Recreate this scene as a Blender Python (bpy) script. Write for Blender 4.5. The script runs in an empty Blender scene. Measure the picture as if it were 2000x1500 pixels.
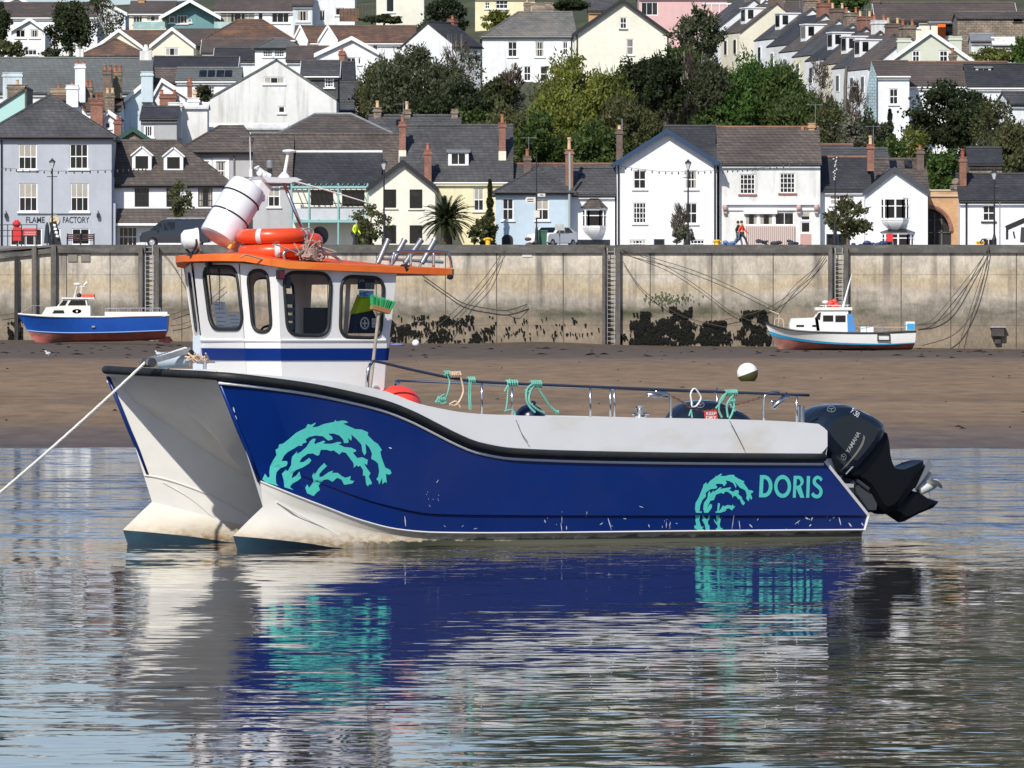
import bpy, math, random
from mathutils import Vector, Matrix
from mathutils.geometry import tessellate_polygon, delaunay_2d_cdt
from mathutils.bvhtree import BVHTree
from mathutils import noise as mnoise
S = bpy.context.scene
COL = S.collection
# ---------------------------------------------------------------- camera
FP = 13500.0            # focal length in photo pixels (2000 px wide)
HY = 628.0              # row of the horizon
EYE = 2.4
cd = bpy.data.cameras.new('camera'); cam = bpy.data.objects.new('camera', cd); COL.objects.link(cam)
cam.location = (0, 0, EYE); cam.rotation_euler = (math.radians(90), 0, 0)
cd.sensor_width = 36; cd.lens = 36*FP/2000; cd.shift_y = -(750-HY)/2000
cd.clip_start = 1; cd.clip_end = 5000
S.camera = cam
# ---------------------------------------------------------------- light
SUN_EL = math.radians(40); SUN_AZ = math.radians(21)      # sun stands behind the camera, to the left
w = bpy.data.worlds.new("World"); S.world = w; w.use_nodes = True
nt = w.node_tree; bg = nt.nodes['Background']
sky = nt.nodes.new('ShaderNodeTexSky'); sky.sky_type = 'NISHITA'; sky.sun_disc = False
sky.sun_elevation = SUN_EL; sky.sun_rotation = math.radians(180)+SUN_AZ
sky.air_density = 1.0; sky.dust_density = .6; sky.ozone_density = 3.5
mxs = nt.nodes.new('ShaderNodeMix'); mxs.data_type = 'RGBA'; mxs.blend_type = 'MULTIPLY'; mxs.inputs[0].default_value = 1; mxs.inputs[7].default_value = (.91, .89, 1., 1)
nt.links.new(sky.outputs[0], mxs.inputs[6]); nt.links.new(mxs.outputs[2], bg.inputs[0]); bg.inputs[1].default_value = .11
sd = bpy.data.lights.new('sun', 'SUN'); sun = bpy.data.objects.new('sun', sd); COL.objects.link(sun)
sd.energy = 4.6; sd.angle = math.radians(.5); sd.color = (1, .955, .88)
sv = Vector((-math.sin(SUN_AZ)*math.cos(SUN_EL), -math.cos(SUN_AZ)*math.cos(SUN_EL), math.sin(SUN_EL)))
sun.rotation_euler = sv.to_track_quat('Z', 'Y').to_euler()
S.view_settings.view_transform = 'Standard'; S.view_settings.look = 'None'
S.view_settings.exposure = 0.08; S.view_settings.gamma = 1
S.cycles.max_bounces = 6; S.cycles.transparent_max_bounces = 12; S.cycles.caustics_reflective = True
# ---------------------------------------------------------------- coordinates
def P(px, py, D): return Vector(((px-1000)/FP*D, D, EYE+(HY-py)/FP*D))
def ZP(py, D): return EYE+(HY-py)/FP*D
def k_(D): return D/FP
# ---------------------------------------------------------------- materials
MATS = {}
def mat(name, col, rough=.6, metal=0., spec=.5, var=None, stains=(), rows=None, bump=None, coat=0., island=False):
    """stains: (colour, (sx,sy,sz), lo, hi, strength); rows: (w, h, mortar colour, second colour); coordinates are object metres"""
    if name in MATS: return MATS[name]
    m = bpy.data.materials.new(name); m.use_nodes = True; nt = m.node_tree; N = nt.nodes; L = nt.links
    b = N['Principled BSDF']; b.inputs['Roughness'].default_value = rough; b.inputs['Metallic'].default_value = metal
    b.inputs['Specular IOR Level'].default_value = spec; b.inputs['Coat Weight'].default_value = coat
    c4 = tuple(col)+(1,)
    tc = N.new('ShaderNodeTexCoord'); oi = N.new('ShaderNodeObjectInfo')
    mul = N.new('ShaderNodeVectorMath'); mul.operation = 'MULTIPLY_ADD'; mul.inputs[1].default_value = (1, 1, 1)
    sc = N.new('ShaderNodeMath'); sc.operation = 'MULTIPLY'; sc.inputs[1].default_value = 57.; L.new(oi.outputs['Random'], sc.inputs[0])
    L.new(tc.outputs['Object'], mul.inputs[0]); L.new(sc.outputs[0], mul.inputs[2])
    vec = mul.outputs[0]
    rgb = N.new('ShaderNodeRGB'); rgb.outputs[0].default_value = c4; cur = rgb.outputs[0]
    def mix(fac, a, bb, mode='MIX'):
        x = N.new('ShaderNodeMix'); x.data_type = 'RGBA'; x.blend_type = mode
        if isinstance(fac, float): x.inputs[0].default_value = fac
        else: L.new(fac, x.inputs[0])
        if isinstance(a, tuple): x.inputs[6].default_value = a
        else: L.new(a, x.inputs[6])
        if isinstance(bb, tuple): x.inputs[7].default_value = bb
        else: L.new(bb, x.inputs[7])
        return x.outputs[2]
    def noise(scale, vecscale=(1, 1, 1), detail=4, src=None):
        v = N.new('ShaderNodeVectorMath'); v.operation = 'MULTIPLY'; v.inputs[1].default_value = vecscale; L.new(src or vec, v.inputs[0])
        n = N.new('ShaderNodeTexNoise'); n.inputs['Scale'].default_value = scale; n.inputs['Detail'].default_value = detail
        L.new(v.outputs[0], n.inputs['Vector']); return n
    def ramp(src, lo, hi):
        r = N.new('ShaderNodeMapRange'); r.inputs[1].default_value = lo; r.inputs[2].default_value = hi; L.new(src, r.inputs[0]); return r.outputs[0]
    h = None
    if rows:
        rw, rh, mort, c2 = rows
        sx = N.new('ShaderNodeSeparateXYZ'); L.new(tc.outputs['Object'], sx.inputs[0])
        ad = N.new('ShaderNodeMath'); L.new(sx.outputs[0], ad.inputs[0]); L.new(sx.outputs[1], ad.inputs[1])
        cx = N.new('ShaderNodeCombineXYZ'); L.new(ad.outputs[0], cx.inputs[0]); L.new(sx.outputs[2], cx.inputs[1])
        br = N.new('ShaderNodeTexBrick'); br.inputs['Scale'].default_value = 1; br.inputs['Brick Width'].default_value = rw
        br.inputs['Row Height'].default_value = rh; br.inputs['Mortar Size'].default_value = rh*.1; br.inputs['Bias'].default_value = -.1
        br.inputs['Color1'].default_value = c4; br.inputs['Color2'].default_value = tuple(c2)+(1,); br.inputs['Mortar'].default_value = tuple(mort)+(1,)
        L.new(cx.outputs[0], br.inputs['Vector']); cur = br.outputs['Color']
    if var:
        n = noise(var[0]); f = ramp(n.outputs[0], .3, .7)
        g = mix(f, (1-var[1],)*3+(1,), (1+var[1],)*3+(1,)); cur = mix(1.0, cur, g, 'MULTIPLY')
        n2 = noise(var[0]*7, detail=3); f2 = ramp(n2.outputs[0], .3, .7)
        g2 = mix(f2, (1-var[1]*.6,)*3+(1,), (1+var[1]*.6,)*3+(1,)); cur = mix(1.0, cur, g2, 'MULTIPLY')
    for (sc_, vs, lo, hi, st) in stains:
        n = noise(1.0, vs, 5); f = ramp(n.outputs[0], lo, hi)
        q = N.new('ShaderNodeMath'); q.operation = 'MULTIPLY'; q.inputs[1].default_value = st; L.new(f, q.inputs[0]); cur = mix(q.outputs[0], cur, tuple(sc_)+(1,))
    if island:
        ge = N.new('ShaderNodeNewGeometry'); f = ramp(ge.outputs['Random Per Island'], 0, 1)
        g = mix(f, (.7,)*3+(1,), (1.35,)*3+(1,)); cur = mix(1.0, cur, g, 'MULTIPLY')
    if bump:
        n = noise(bump[0], detail=5); bp = N.new('ShaderNodeBump'); bp.inputs['Strength'].default_value = bump[1]; bp.inputs['Distance'].default_value = bump[2] if len(bump) > 2 else .02
        L.new(n.outputs[0], bp.inputs['Height']); L.new(bp.outputs[0], b.inputs['Normal'])
    L.new(cur, b.inputs['Base Color'])
    MATS[name] = m; return m
def rendermat(name, col, dirt=.35, dc=(.23, .22, .19)):
    return mat(name, col, .85, var=(.35, .06), stains=[(dc, (2.2, 2.2, .18), .52, .8, dirt), (dc, (.5, .5, .3), .55, .8, dirt*.6)])
SLATE = mat('slate', (.06, .06, .063), .75, rows=(.42, .2, (.03, .03, .032), (.08, .079, .08)), var=(.35, .3), stains=[((.16, .15, .11), (1.2, 1.2, 1.2), .6, .75, .35)])
SLATE_D = mat('slate dark', (.032, .033, .038), .7, rows=(.4, .18, (.018, .019, .021), (.045, .045, .049)), var=(.35, .3), stains=[((.11, .1, .075), (1.1, 1.1, 1.1), .62, .76, .3)])
SLATE_B = mat('slate brown', (.082, .066, .056), .7, rows=(.42, .2, (.03, .026, .024), (.115, .095, .08)), var=(.3, .25), stains=[((.2, .15, .09), (1, 1, 1), .58, .72, .4)])
SLATE_G = mat('slate green grey', (.105, .115, .11), .7, rows=(.45, .22, (.075, .08, .078), (.13, .14, .135)), var=(.2, .15), stains=[((.2, .2, .18), (1.5, 1.5, .8), .6, .75, .4)])
TILE_R = mat('rust brown tile', (.12, .075, .052), .75, rows=(.3, .22, (.05, .035, .03), (.15, .09, .06)), var=(.3, .25), stains=[((.26, .12, .05), (.8, .8, 1.5), .52, .7, .6)])
TILE_B = mat('brown tile', (.085, .068, .06), .75, rows=(.3, .22, (.04, .034, .03), (.105, .08, .07)), var=(.3, .2), stains=[((.15, .1, .06), (.8, .8, 1.5), .55, .72, .4)])
BRICK = mat('red brick', (.27, .1, .06), .85, rows=(.22, .075, (.22, .18, .15), (.2, .075, .05)), var=(.9, .25))
BRICK_O = mat('buff orange brick', (.52, .31, .15), .85, rows=(.22, .075, (.42, .3, .2), (.46, .25, .11)), var=(.9, .15))
BRICK_D = mat('dark weathered brick', (.17, .11, .085), .85, rows=(.22, .075, (.16, .14, .12), (.11, .075, .06)), var=(.9, .25))
STONE = mat('rubble stone', (.19, .15, .11), .9, rows=(.5, .22, (.09, .08, .07), (.28, .22, .16)), var=(.8, .4))
TERRA = mat('terracotta', (.36, .13, .07), .8, var=(2, .2))
RIDGE = mat('rust ridge tiles', (.2, .1, .065), .85, var=(1.5, .3))
BUFF = mat('buff clay', (.6, .42, .24), .8, var=(2, .2))
WHITE = mat('white gloss paint', (.8, .8, .79), .45, var=(1, .03))
W1 = rendermat('white render', (.76, .77, .78), .3)
W2 = rendermat('weathered white render', (.7, .7, .67), .6)
W3 = rendermat('grey white render', (.42, .42, .42), .3)
CREAM = rendermat('cream render', (.76, .71, .56), .15)
CREAM2 = rendermat('pale cream render', (.74, .72, .6), .2)
YEL = rendermat('yellow render', (.75, .68, .44), .15)
BLUEG = rendermat('blue grey render', (.39, .415, .455), .2)
BLUE_ = rendermat('pale blue render', (.46, .56, .63), .2)
PBLUE = rendermat('ice blue render', (.55, .64, .68), .5)
PGREEN = rendermat('pale green render', (.55, .58, .47), .2)
PINK = rendermat('pink render', (.66, .42, .4), .15)
TEAL = mat('teal boards', (.12, .26, .26), .6, var=(1, .1))
TEALS = mat('blue slate hung', (.3, .42, .45), .7, rows=(.35, .25, (.16, .2, .22), (.26, .36, .4)), var=(.6, .15))
NAVYP = mat('navy paint', (.015, .045, .1), .5)
BLACKP = mat('black paint', (.016, .016, .018), .45)
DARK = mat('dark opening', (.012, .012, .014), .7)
GLASSD = mat('window glass', (.008, .01, .012), .08, spec=.4, stains=[((.06, .06, .058), (.9, .9, .9), .58, .7, .5)])
CURT = mat('blind', (.36, .33, .27), .7, var=(1, .1))
LEAD = mat('lead grey', (.2, .21, .22), .6, var=(1, .15))
GREENP = mat('dark green paint', (.02, .07, .055), .5)
STEEL = mat('stainless steel', (.62, .62, .62), .22, metal=1.)
GALV = mat('galvanised steel', (.42, .43, .44), .5, metal=.7, var=(3, .2))
TIMBER = mat('weathered timber', (.1, .088, .075), .85, var=(.8, .3), stains=[((.2, .19, .17), (5, 5, .3), .5, .7, .6)])
RED = mat('red plastic', (.62, .03, .03), .45)
YELP = mat('yellow paint', (.85, .5, .03), .5)
HIVIS = mat('hi vis', (.65, .85, .02), .6)
SKIN = mat('skin', (.55, .3, .2), .6)
# ---------------------------------------------------------------- mesh accumulator
class MB:
    def __init__(s): s.v = []; s.f = []; s.mi = []; s.cur = 0
    def add(s, vs, fs):
        o = len(s.v); s.v += [tuple(x) for x in vs]; s.f += [tuple(i+o for i in f) for f in fs]; s.mi += [s.cur]*len(fs); return s
    def box(s, c, d, M=None):
        x, y, z = d[0]/2, d[1]/2, d[2]/2
        vs = [Vector((sx*x, sy*y, sz*z)) for sx in (-1, 1) for sy in (-1, 1) for sz in (-1, 1)]
        if M is not None: vs = [M @ v for v in vs]
        vs = [v+Vector(c) for v in vs]
        return s.add(vs, [(0, 1, 3, 2), (4, 6, 7, 5), (0, 4, 5, 1), (2, 3, 7, 6), (0, 2, 6, 4), (1, 5, 7, 3)])
    def b2(s, x0, x1, y0, y1, z0, z1): return s.box(((x0+x1)/2, (y0+y1)/2, (z0+z1)/2), (abs(x1-x0), abs(y1-y0), abs(z1-z0)))
    def bar(s, a, b, w, h=None):
        a = Vector(a); b = Vector(b); d = b-a; h = h or w
        return s.box((a+b)/2, (w, h, d.length), d.to_track_quat('Z', 'Y').to_matrix())
    def tube(s, pts, r, n=8, closed=False, cap=True):
        pts = [Vector(p) for p in pts]; m = len(pts); rr = r if isinstance(r, (list, tuple)) else [r]*m
        tang = []
        for i in range(m):
            if closed: t = pts[(i+1) % m]-pts[i-1]
            else: t = pts[min(i+1, m-1)]-pts[max(i-1, 0)]
            tang.append(t.normalized() if t.length > 1e-9 else Vector((0, 0, 1)))
        ref = Vector((0, 0, 1)) if abs(tang[0].z) < .9 else Vector((1, 0, 0))
        u = tang[0].cross(ref).normalized(); vs = []
        for i in range(m):
            u = (u-tang[i]*u.dot(tang[i])); u = u.normalized() if u.length > 1e-6 else tang[i].orthogonal().normalized()
            w_ = tang[i].cross(u)
            for k in range(n):
                a = 2*math.pi*k/n; vs.append(pts[i]+(u*math.cos(a)+w_*math.sin(a))*rr[i])
        fs = []
        for i in range(m if closed else m-1):
            j = (i+1) % m
            for k in range(n): fs.append((i*n+k, i*n+(k+1) % n, j*n+(k+1) % n, j*n+k))
        if cap and not closed: fs += [tuple(range(n))[::-1], tuple((m-1)*n+k for k in range(n))]
        return s.add(vs, fs)
    def lathe(s, prof, c=(0, 0, 0), M=None, n=20):
        vs = []
        for (r, z) in prof:
            for k in range(n):
                a = 2*math.pi*k/n; v = Vector((r*math.cos(a), r*math.sin(a), z))
                if M is not None: v = M @ v
                vs.append(v+Vector(c))
        fs = []
        for i in range(len(prof)-1):
            for k in range(n): fs.append((i*n+k, i*n+(k+1) % n, (i+1)*n+(k+1) % n, (i+1)*n+k))
        return s.add(vs, fs)
    def ball(s, c, r, n=16, M=None, sc=(1, 1, 1)):
        prof = [(r*max(math.sin(math.pi*i/n), 1e-4), -r*math.cos(math.pi*i/n)) for i in range(n+1)]
        Ms = Matrix.Diagonal(sc); Ms = (M @ Ms) if M is not None else Ms
        return s.lathe(prof, c, Ms, n*2)
    def grid(s, rows):
        n = len(rows[0]); vs = [p for r in rows for p in r]; fs = []
        for i in range(len(rows)-1):
            for k in range(n-1): fs.append((i*n+k, i*n+k+1, (i+1)*n+k+1, (i+1)*n+k))
        return s.add(vs, fs)
    def poly(s, loops, fn=None):
        """loops: outer + holes of 2D points; fn maps (a,b) -> 3D"""
        L3 = [[Vector((a, b, 0)) for a, b in l] for l in loops]
        flat = [p for l in loops for p in l]; tri = tessellate_polygon(L3)
        return s.add([fn(a, b) for a, b in flat], [tuple(t) for t in tri])
    def prism(s, pts, f0, f1):
        """closed extrusion of the 2D outline pts between mappings f0 and f1"""
        s.poly([pts], f0); s.poly([pts], f1); n = len(pts)
        return s.add([f0(a, b) for a, b in pts]+[f1(a, b) for a, b in pts], [(i, (i+1) % n, n+(i+1) % n, n+i) for i in range(n)])
    def slab(s, pts, t):
        """polygon in 3D given a thickness t downwards along its normal"""
        pts = [Vector(p) for p in pts]; nn = (pts[1]-pts[0]).cross(pts[-1]-pts[0]).normalized()
        if nn.z < 0: nn = -nn
        n = len(pts); q = [p-nn*t for p in pts]
        return s.add(pts+q, [tuple(range(n)), tuple(range(2*n-1, n-1, -1))]+[(i, (i+1) % n, n+(i+1) % n, n+i) for i in range(n)])
    def build(s, name, mats, parent=None, smooth=False, loc=None):
        me = bpy.data.meshes.new(name); me.from_pydata(s.v, [], s.f)
        if not isinstance(mats, (list, tuple)): mats = [mats]
        for m in mats: me.materials.append(m)
        if len(mats) > 1: me.polygons.foreach_set('material_index', s.mi)
        if smooth:
            me.polygons.foreach_set('use_smooth', [True]*len(me.polygons))
            me.update()
            if smooth is not True: me.set_sharp_from_angle(angle=math.radians(smooth))
        me.validate(); me.update()
        o = bpy.data.objects.new(name, me); COL.objects.link(o)
        if parent: o.parent = parent
        if loc: o.location = loc
        return o
def tag(o, label=None, cat=None, group=None, kind=None):
    if label: o['label'] = label
    if cat: o['category'] = cat
    if group: o['group'] = group
    if kind: o['kind'] = kind
    return o
def thing(name, label, cat, loc=(0, 0, 0), rz=0, group=None):
    o = bpy.data.objects.new(name, None); COL.objects.link(o); o.empty_display_size = .3
    o.location = loc; o.rotation_euler = (0, 0, rz); return tag(o, label, cat, group)
def copy_tree(o, parent=None):
    c = o.copy(); COL.objects.link(c); c.parent = parent
    for ch in o.children: copy_tree(ch, c)
    return c
def dup(o, label=None, loc=None, rz=None):
    c = copy_tree(o)
    if label: c['label'] = label
    if loc is not None: c.location = loc
    if rz is not None: c.rotation_euler = (0, 0, rz)
    return c
def interp(kn, x):
    kn = sorted(kn)
    if x <= kn[0][0]: return kn[0][1]
    if x >= kn[-1][0]: return kn[-1][1]
    n = len(kn)
    for i in range(n-1):
        if kn[i][0] <= x <= kn[i+1][0]: break
    h = kn[i+1][0]-kn[i][0]; t = (x-kn[i][0])/h
    def sl(j):
        if j == 0: return (kn[1][1]-kn[0][1])/(kn[1][0]-kn[0][0])
        if j == n-1: return (kn[-1][1]-kn[-2][1])/(kn[-1][0]-kn[-2][0])
        a = (kn[j][1]-kn[j-1][1])/(kn[j][0]-kn[j-1][0]); b = (kn[j+1][1]-kn[j][1])/(kn[j+1][0]-kn[j][0])
        return 0 if a*b <= 0 else 2*a*b/(a+b)
    m0, m1 = sl(i), sl(i+1); a, b = kn[i][1], kn[i+1][1]
    return (2*t**3-3*t*t+1)*a+(t**3-2*t*t+t)*h*m0+(-2*t**3+3*t*t)*b+(t**3-t*t)*h*m1
def catmull(pts, n=8):
    pts = [Vector(p) for p in pts]; out = []
    for i in range(len(pts)-1):
        p0 = pts[max(i-1, 0)]; p1 = pts[i]; p2 = pts[i+1]; p3 = pts[min(i+2, len(pts)-1)]
        for k in range(n):
            t = k/n; out.append(.5*((2*p1)+(p2-p0)*t+(2*p0-5*p1+4*p2-p3)*t*t+(3*p1-p0-3*p2+p3)*t**3))
    return out+[pts[-1]]
def text_obj(txt, h, mt, M, parent=None, name='lettering', off=0., sx=1., align='CENTER', ext=.0):
    """lettering as a mesh; capital height h; M places it (x right, y up)"""
    cu = bpy.data.curves.new('t', 'FONT'); cu.body = txt; cu.size = h/.7; cu.offset = off; cu.extrude = ext; cu.align_x = align; cu.align_y = 'BOTTOM_BASELINE'
    to = bpy.data.objects.new('t', cu); COL.objects.link(to); dg = bpy.context.evaluated_depsgraph_get()
    me = bpy.data.meshes.new_from_object(to.evaluated_get(dg)); bpy.data.objects.remove(to); me.name = name
    me.transform(M @ Matrix.Diagonal((sx, 1, 1, 1))); me.materials.clear(); me.materials.append(mt)
    o = bpy.data.objects.new(name, me); COL.objects.link(o); o.parent = parent; return o
def skin(name, chains, mt, parent=None, sub=2):
    """one smooth body surface grown round connected joints. chains: list of [(point, radius), ...]; equal points are shared"""
    vs = []; rs = []; es = []; idx = {}
    for ch in chains:
        prev = None
        for p, r in ch:
            key = tuple(round(c, 4) for c in p)
            if key not in idx: idx[key] = len(vs); vs.append(p); rs.append(r)
            i = idx[key]
            if prev is not None and prev != i: es.append((prev, i))
            prev = i
    me = bpy.data.meshes.new(name); me.from_pydata(vs, es, []); o = bpy.data.objects.new(name, me); COL.objects.link(o)
    md = o.modifiers.new('s', 'SKIN'); md.use_smooth_shade = True
    sl = me.skin_vertices[0].data
    for i, r in enumerate(rs): sl[i].radius = (r, r); sl[i].use_root = (i == 0)
    sb = o.modifiers.new('u', 'SUBSURF'); sb.levels = sub
    dg = bpy.context.evaluated_depsgraph_get(); nm = bpy.data.meshes.new_from_object(o.evaluated_get(dg)); bpy.data.objects.remove(o)
    nm.name = name; nm.materials.clear(); nm.materials.append(mt)
    o = bpy.data.objects.new(name, nm); COL.objects.link(o); o.parent = parent; return o
# ================================================================ SETTING: water, sand, promenade, hill
def shore(x): return 131 - x*.11 + .8*math.sin(x*.9) + .4*math.sin(x*2.3+1)
def sandz(D): return interp([(100, -.5), (120, -.12), (131, 0), (180, .15), (240, .35), (330, .65), (390, .7), (446, .72), (456, .76), (464, .87), (480, .95)], D)
def water_mat():
    m = bpy.data.materials.new('river water'); m.use_nodes = True; nt = m.node_tree; N = nt.nodes; L = nt.links
    b = N['Principled BSDF']; b.inputs['Base Color'].default_value = (.034, .03, .03, 1); b.inputs['Roughness'].default_value = .02
    b.inputs['IOR'].default_value = 1.333; b.inputs['Specular IOR Level'].default_value = .4
    tc = N.new('ShaderNodeTexCoord')
    def noise(sx, sy, det, dist=0.):
        v = N.new('ShaderNodeVectorMath'); v.operation = 'MULTIPLY'; v.inputs[1].default_value = (sx, sy, 1); L.new(tc.outputs['Object'], v.inputs[0])
        n = N.new('ShaderNodeTexNoise'); n.inputs['Scale'].default_value = 1; n.inputs['Detail'].default_value = det; n.inputs['Roughness'].default_value = .55
        n.inputs['Distortion'].default_value = dist; L.new(v.outputs[0], n.inputs['Vector'])
        c = N.new('ShaderNodeVectorMath'); c.operation = 'SUBTRACT'; c.inputs[1].default_value = (.5, .5, .5); L.new(n.outputs['Color'], c.inputs[0]); return c.outputs[0], n
    a, _ = noise(1.9, 4.6, 2.5, .6); c, _ = noise(.3, .8, 2); f, _ = noise(4.5, 9, 2)
    _, pn = noise(.05, .035, 3)
    sx = N.new('ShaderNodeSeparateXYZ'); L.new(tc.outputs['Object'], sx.inputs[0])
    mr = N.new('ShaderNodeMapRange'); mr.inputs[1].default_value = 66; mr.inputs[2].default_value = 90; mr.inputs[3].default_value = 1.; mr.inputs[4].default_value = WAVE[3]; L.new(sx.outputs[1], mr.inputs[0])
    pr = N.new('ShaderNodeMapRange'); pr.inputs[1].default_value = .35; pr.inputs[2].default_value = .65; pr.inputs[3].default_value = .65; pr.inputs[4].default_value = 1.35; L.new(pn.outputs[0], pr.inputs[0])
    am = N.new('ShaderNodeMath'); am.operation = 'MULTIPLY'; L.new(mr.outputs[0], am.inputs[0]); L.new(pr.outputs[0], am.inputs[1])
    def scl(v, s):
        q = N.new('ShaderNodeVectorMath'); q.operation = 'SCALE'; q.inputs[3].default_value = s; L.new(v, q.inputs[0]); return q.outputs[0]
    def add(u, v):
        q = N.new('ShaderNodeVectorMath'); q.operation = 'ADD'; L.new(u, q.inputs[0]); L.new(v, q.inputs[1]); return q.outputs[0]
    tot = add(add(scl(a, WAVE[0]), scl(c, WAVE[1])), scl(f, WAVE[2]))
    q = N.new('ShaderNodeVectorMath'); q.operation = 'SCALE'; L.new(tot, q.inputs[0]); L.new(am.outputs[0], q.inputs[3])
    fl = N.new('ShaderNodeVectorMath'); fl.operation = 'MULTIPLY'; fl.inputs[1].default_value = (.8, 1, 0); L.new(q.outputs[0], fl.inputs[0])
    up = N.new('ShaderNodeVectorMath'); up.operation = 'ADD'; up.inputs[1].default_value = (0, 0, 1); L.new(fl.outputs[0], up.inputs[0])
    nm = N.new('ShaderNodeVectorMath'); nm.operation = 'NORMALIZE'; L.new(up.outputs[0], nm.inputs[0]); L.new(nm.outputs[0], b.inputs['Normal'])
    return m
WAVE = (.052, .03, .018, 20.)      # medium ripples, swell, fine ripples, roughening further out
m = MB(); m.grid([[(x, y, 0) for x in range(-400, 401, 40)] for y in list(range(-60, 160, 20))+[200]])
tag(m.build('water', water_mat()), kind='structure')
SAND = bpy.data.materials.new('wet sand'); SAND.use_nodes = True
def sand_mat():
    nt = SAND.node_tree; N = nt.nodes; L = nt.links; b = N['Principled BSDF']
    tc = N.new('ShaderNodeTexCoord'); sx = N.new('ShaderNodeSeparateXYZ'); L.new(tc.outputs['Object'], sx.inputs[0])
    def noise(s, vs, det=4):
        v = N.new('ShaderNodeVectorMath'); v.operation = 'MULTIPLY'; v.inputs[1].default_value = vs; L.new(tc.outputs['Object'], v.inputs[0])
        n = N.new('ShaderNodeTexNoise'); n.inputs['Scale'].default_value = s; n.inputs['Detail'].default_value = det; L.new(v.outputs[0], n.inputs['Vector']); return n.outputs[0]
    n1 = noise(1, (.05, .02, 1), 5)
    ma = N.new('ShaderNodeMath'); ma.operation = 'MULTIPLY_ADD'; ma.inputs[1].default_value = 34; L.new(n1, ma.inputs[0]); L.new(sx.outputs[1], ma.inputs[2])
    mr = N.new('ShaderNodeMapRange'); mr.inputs[1].default_value = 140; mr.inputs[2].default_value = 500; L.new(ma.outputs[0], mr.inputs[0])
    cr = N.new('ShaderNodeValToRGB'); e = cr.color_ramp.elements
    def pos(D): return (D+17-140)/360
    st = [(pos(130), (.1, .075, .062)), (pos(143), (.13, .098, .078)), (pos(160), (.2, .132, .072)), (pos(185), (.25, .168, .092)), (pos(189), (.18, .122, .068)), (pos(215), (.235, .157, .086)), (pos(290), (.215, .144, .08)),
          (pos(322), (.19, .128, .076)), (pos(332), (.13, .094, .062)), (pos(350), (.11, .08, .054)), (pos(470), (.092, .07, .05))]
    e[0].position = max(st[0][0], 0); e[0].color = st[0][1]+(1,); e[1].position = st[-1][0]; e[1].color = st[-1][1]+(1,)
    for p_, c_ in st[1:-1]:
        x = e.new(max(p_, 0.001)); x.color = c_+(1,)
    L.new(mr.outputs[0], cr.inputs[0])
    n2 = noise(1, (1.2, .25, 1), 6); r2 = N.new('ShaderNodeMapRange'); r2.inputs[1].default_value = .3; r2.inputs[2].default_value = .7; r2.inputs[3].default_value = .76; r2.inputs[4].default_value = 1.2; L.new(n2, r2.inputs[0])
    mx = N.new('ShaderNodeMix'); mx.data_type = 'RGBA'; mx.blend_type = 'MULTIPLY'; mx.inputs[0].default_value = 1; L.new(cr.outputs[0], mx.inputs[6]); L.new(r2.outputs[0], mx.inputs[7]); L.new(mx.outputs[2], b.inputs['Base Color'])
    n3 = noise(1, (3, .9, 1), 5); bp = N.new('ShaderNodeBump'); bp.inputs['Strength'].default_value = .8; bp.inputs['Distance'].default_value = .12; L.new(n3, bp.inputs['Height']); L.new(bp.outputs[0], b.inputs['Normal'])
    b.inputs['Roughness'].default_value = .75; b.inputs['Specular IOR Level'].default_value = .25
sand_mat()
QD = 465.0
random.seed(3)
def hump(x, y):
    if y > 380: return -.3*x/34*min(1, (y-380)/50)+(.18*math.exp(-((x-2)/3.5)**2)*min(1, (y-445)/12) if y > 445 else 0)
    if y > 445: return .18*math.exp(-((x-2)/3.5)**2)*min(1, (y-445)/12)
    return 0
rows = []
ys = [96]+[shore(0)-10+i*1.5 for i in range(14)]+[shore(0)+13+i*4 for i in range(84)]
for y in ys:
    if y > QD+3: break
    r = []
    for i in range(-75, 76):
        x = i*1.5*(.3+y/QD)
        yy = y + (131-shore(x))*-1*max(0, 1-abs(y-131)/60)
        zz = sandz(y)+.025*math.sin(x*.31+y*.13)*math.sin(y*.21+x*.05)*min(1, max(0, (y-133)/30))+hump(x, y)
        r.append((x, yy, zz))
    rows.append(r)
m = MB(); m.grid(rows); tag(m.build('sand', SAND, smooth=True), kind='structure')
# scattered weed and stones on the mud
KELP = mat('black seaweed', (.008, .008, .006), .7, spec=.15, var=(3, .4))
m = MB(); random.seed(8)
for i in range(230):
    y = random.uniform(335, 463) if i % 3 else random.uniform(150, 335); x = random.uniform(-37, 37)*y/QD; s = random.uniform(.06, .2)*(1 if y > 330 else .3)
    z = sandz(y)+hump(x, y)+.01; n = 7; sc = random.uniform(1, 3)
    a = [(x+s*sc*math.cos(6.283*k/n)*random.uniform(.6, 1.2), y+s*math.sin(6.283*k/n)*2*random.uniform(.6, 1.2), z-.03) for k in range(n)]
    m.add(a+[(x, y, z+s*.35)], [(k, (k+1) % n, n) for k in range(n)])
tag(m.build('weed_scatter', KELP), 'black scraps of weed strewn over the mud and sand', 'seaweed', kind='stuff')
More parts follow.
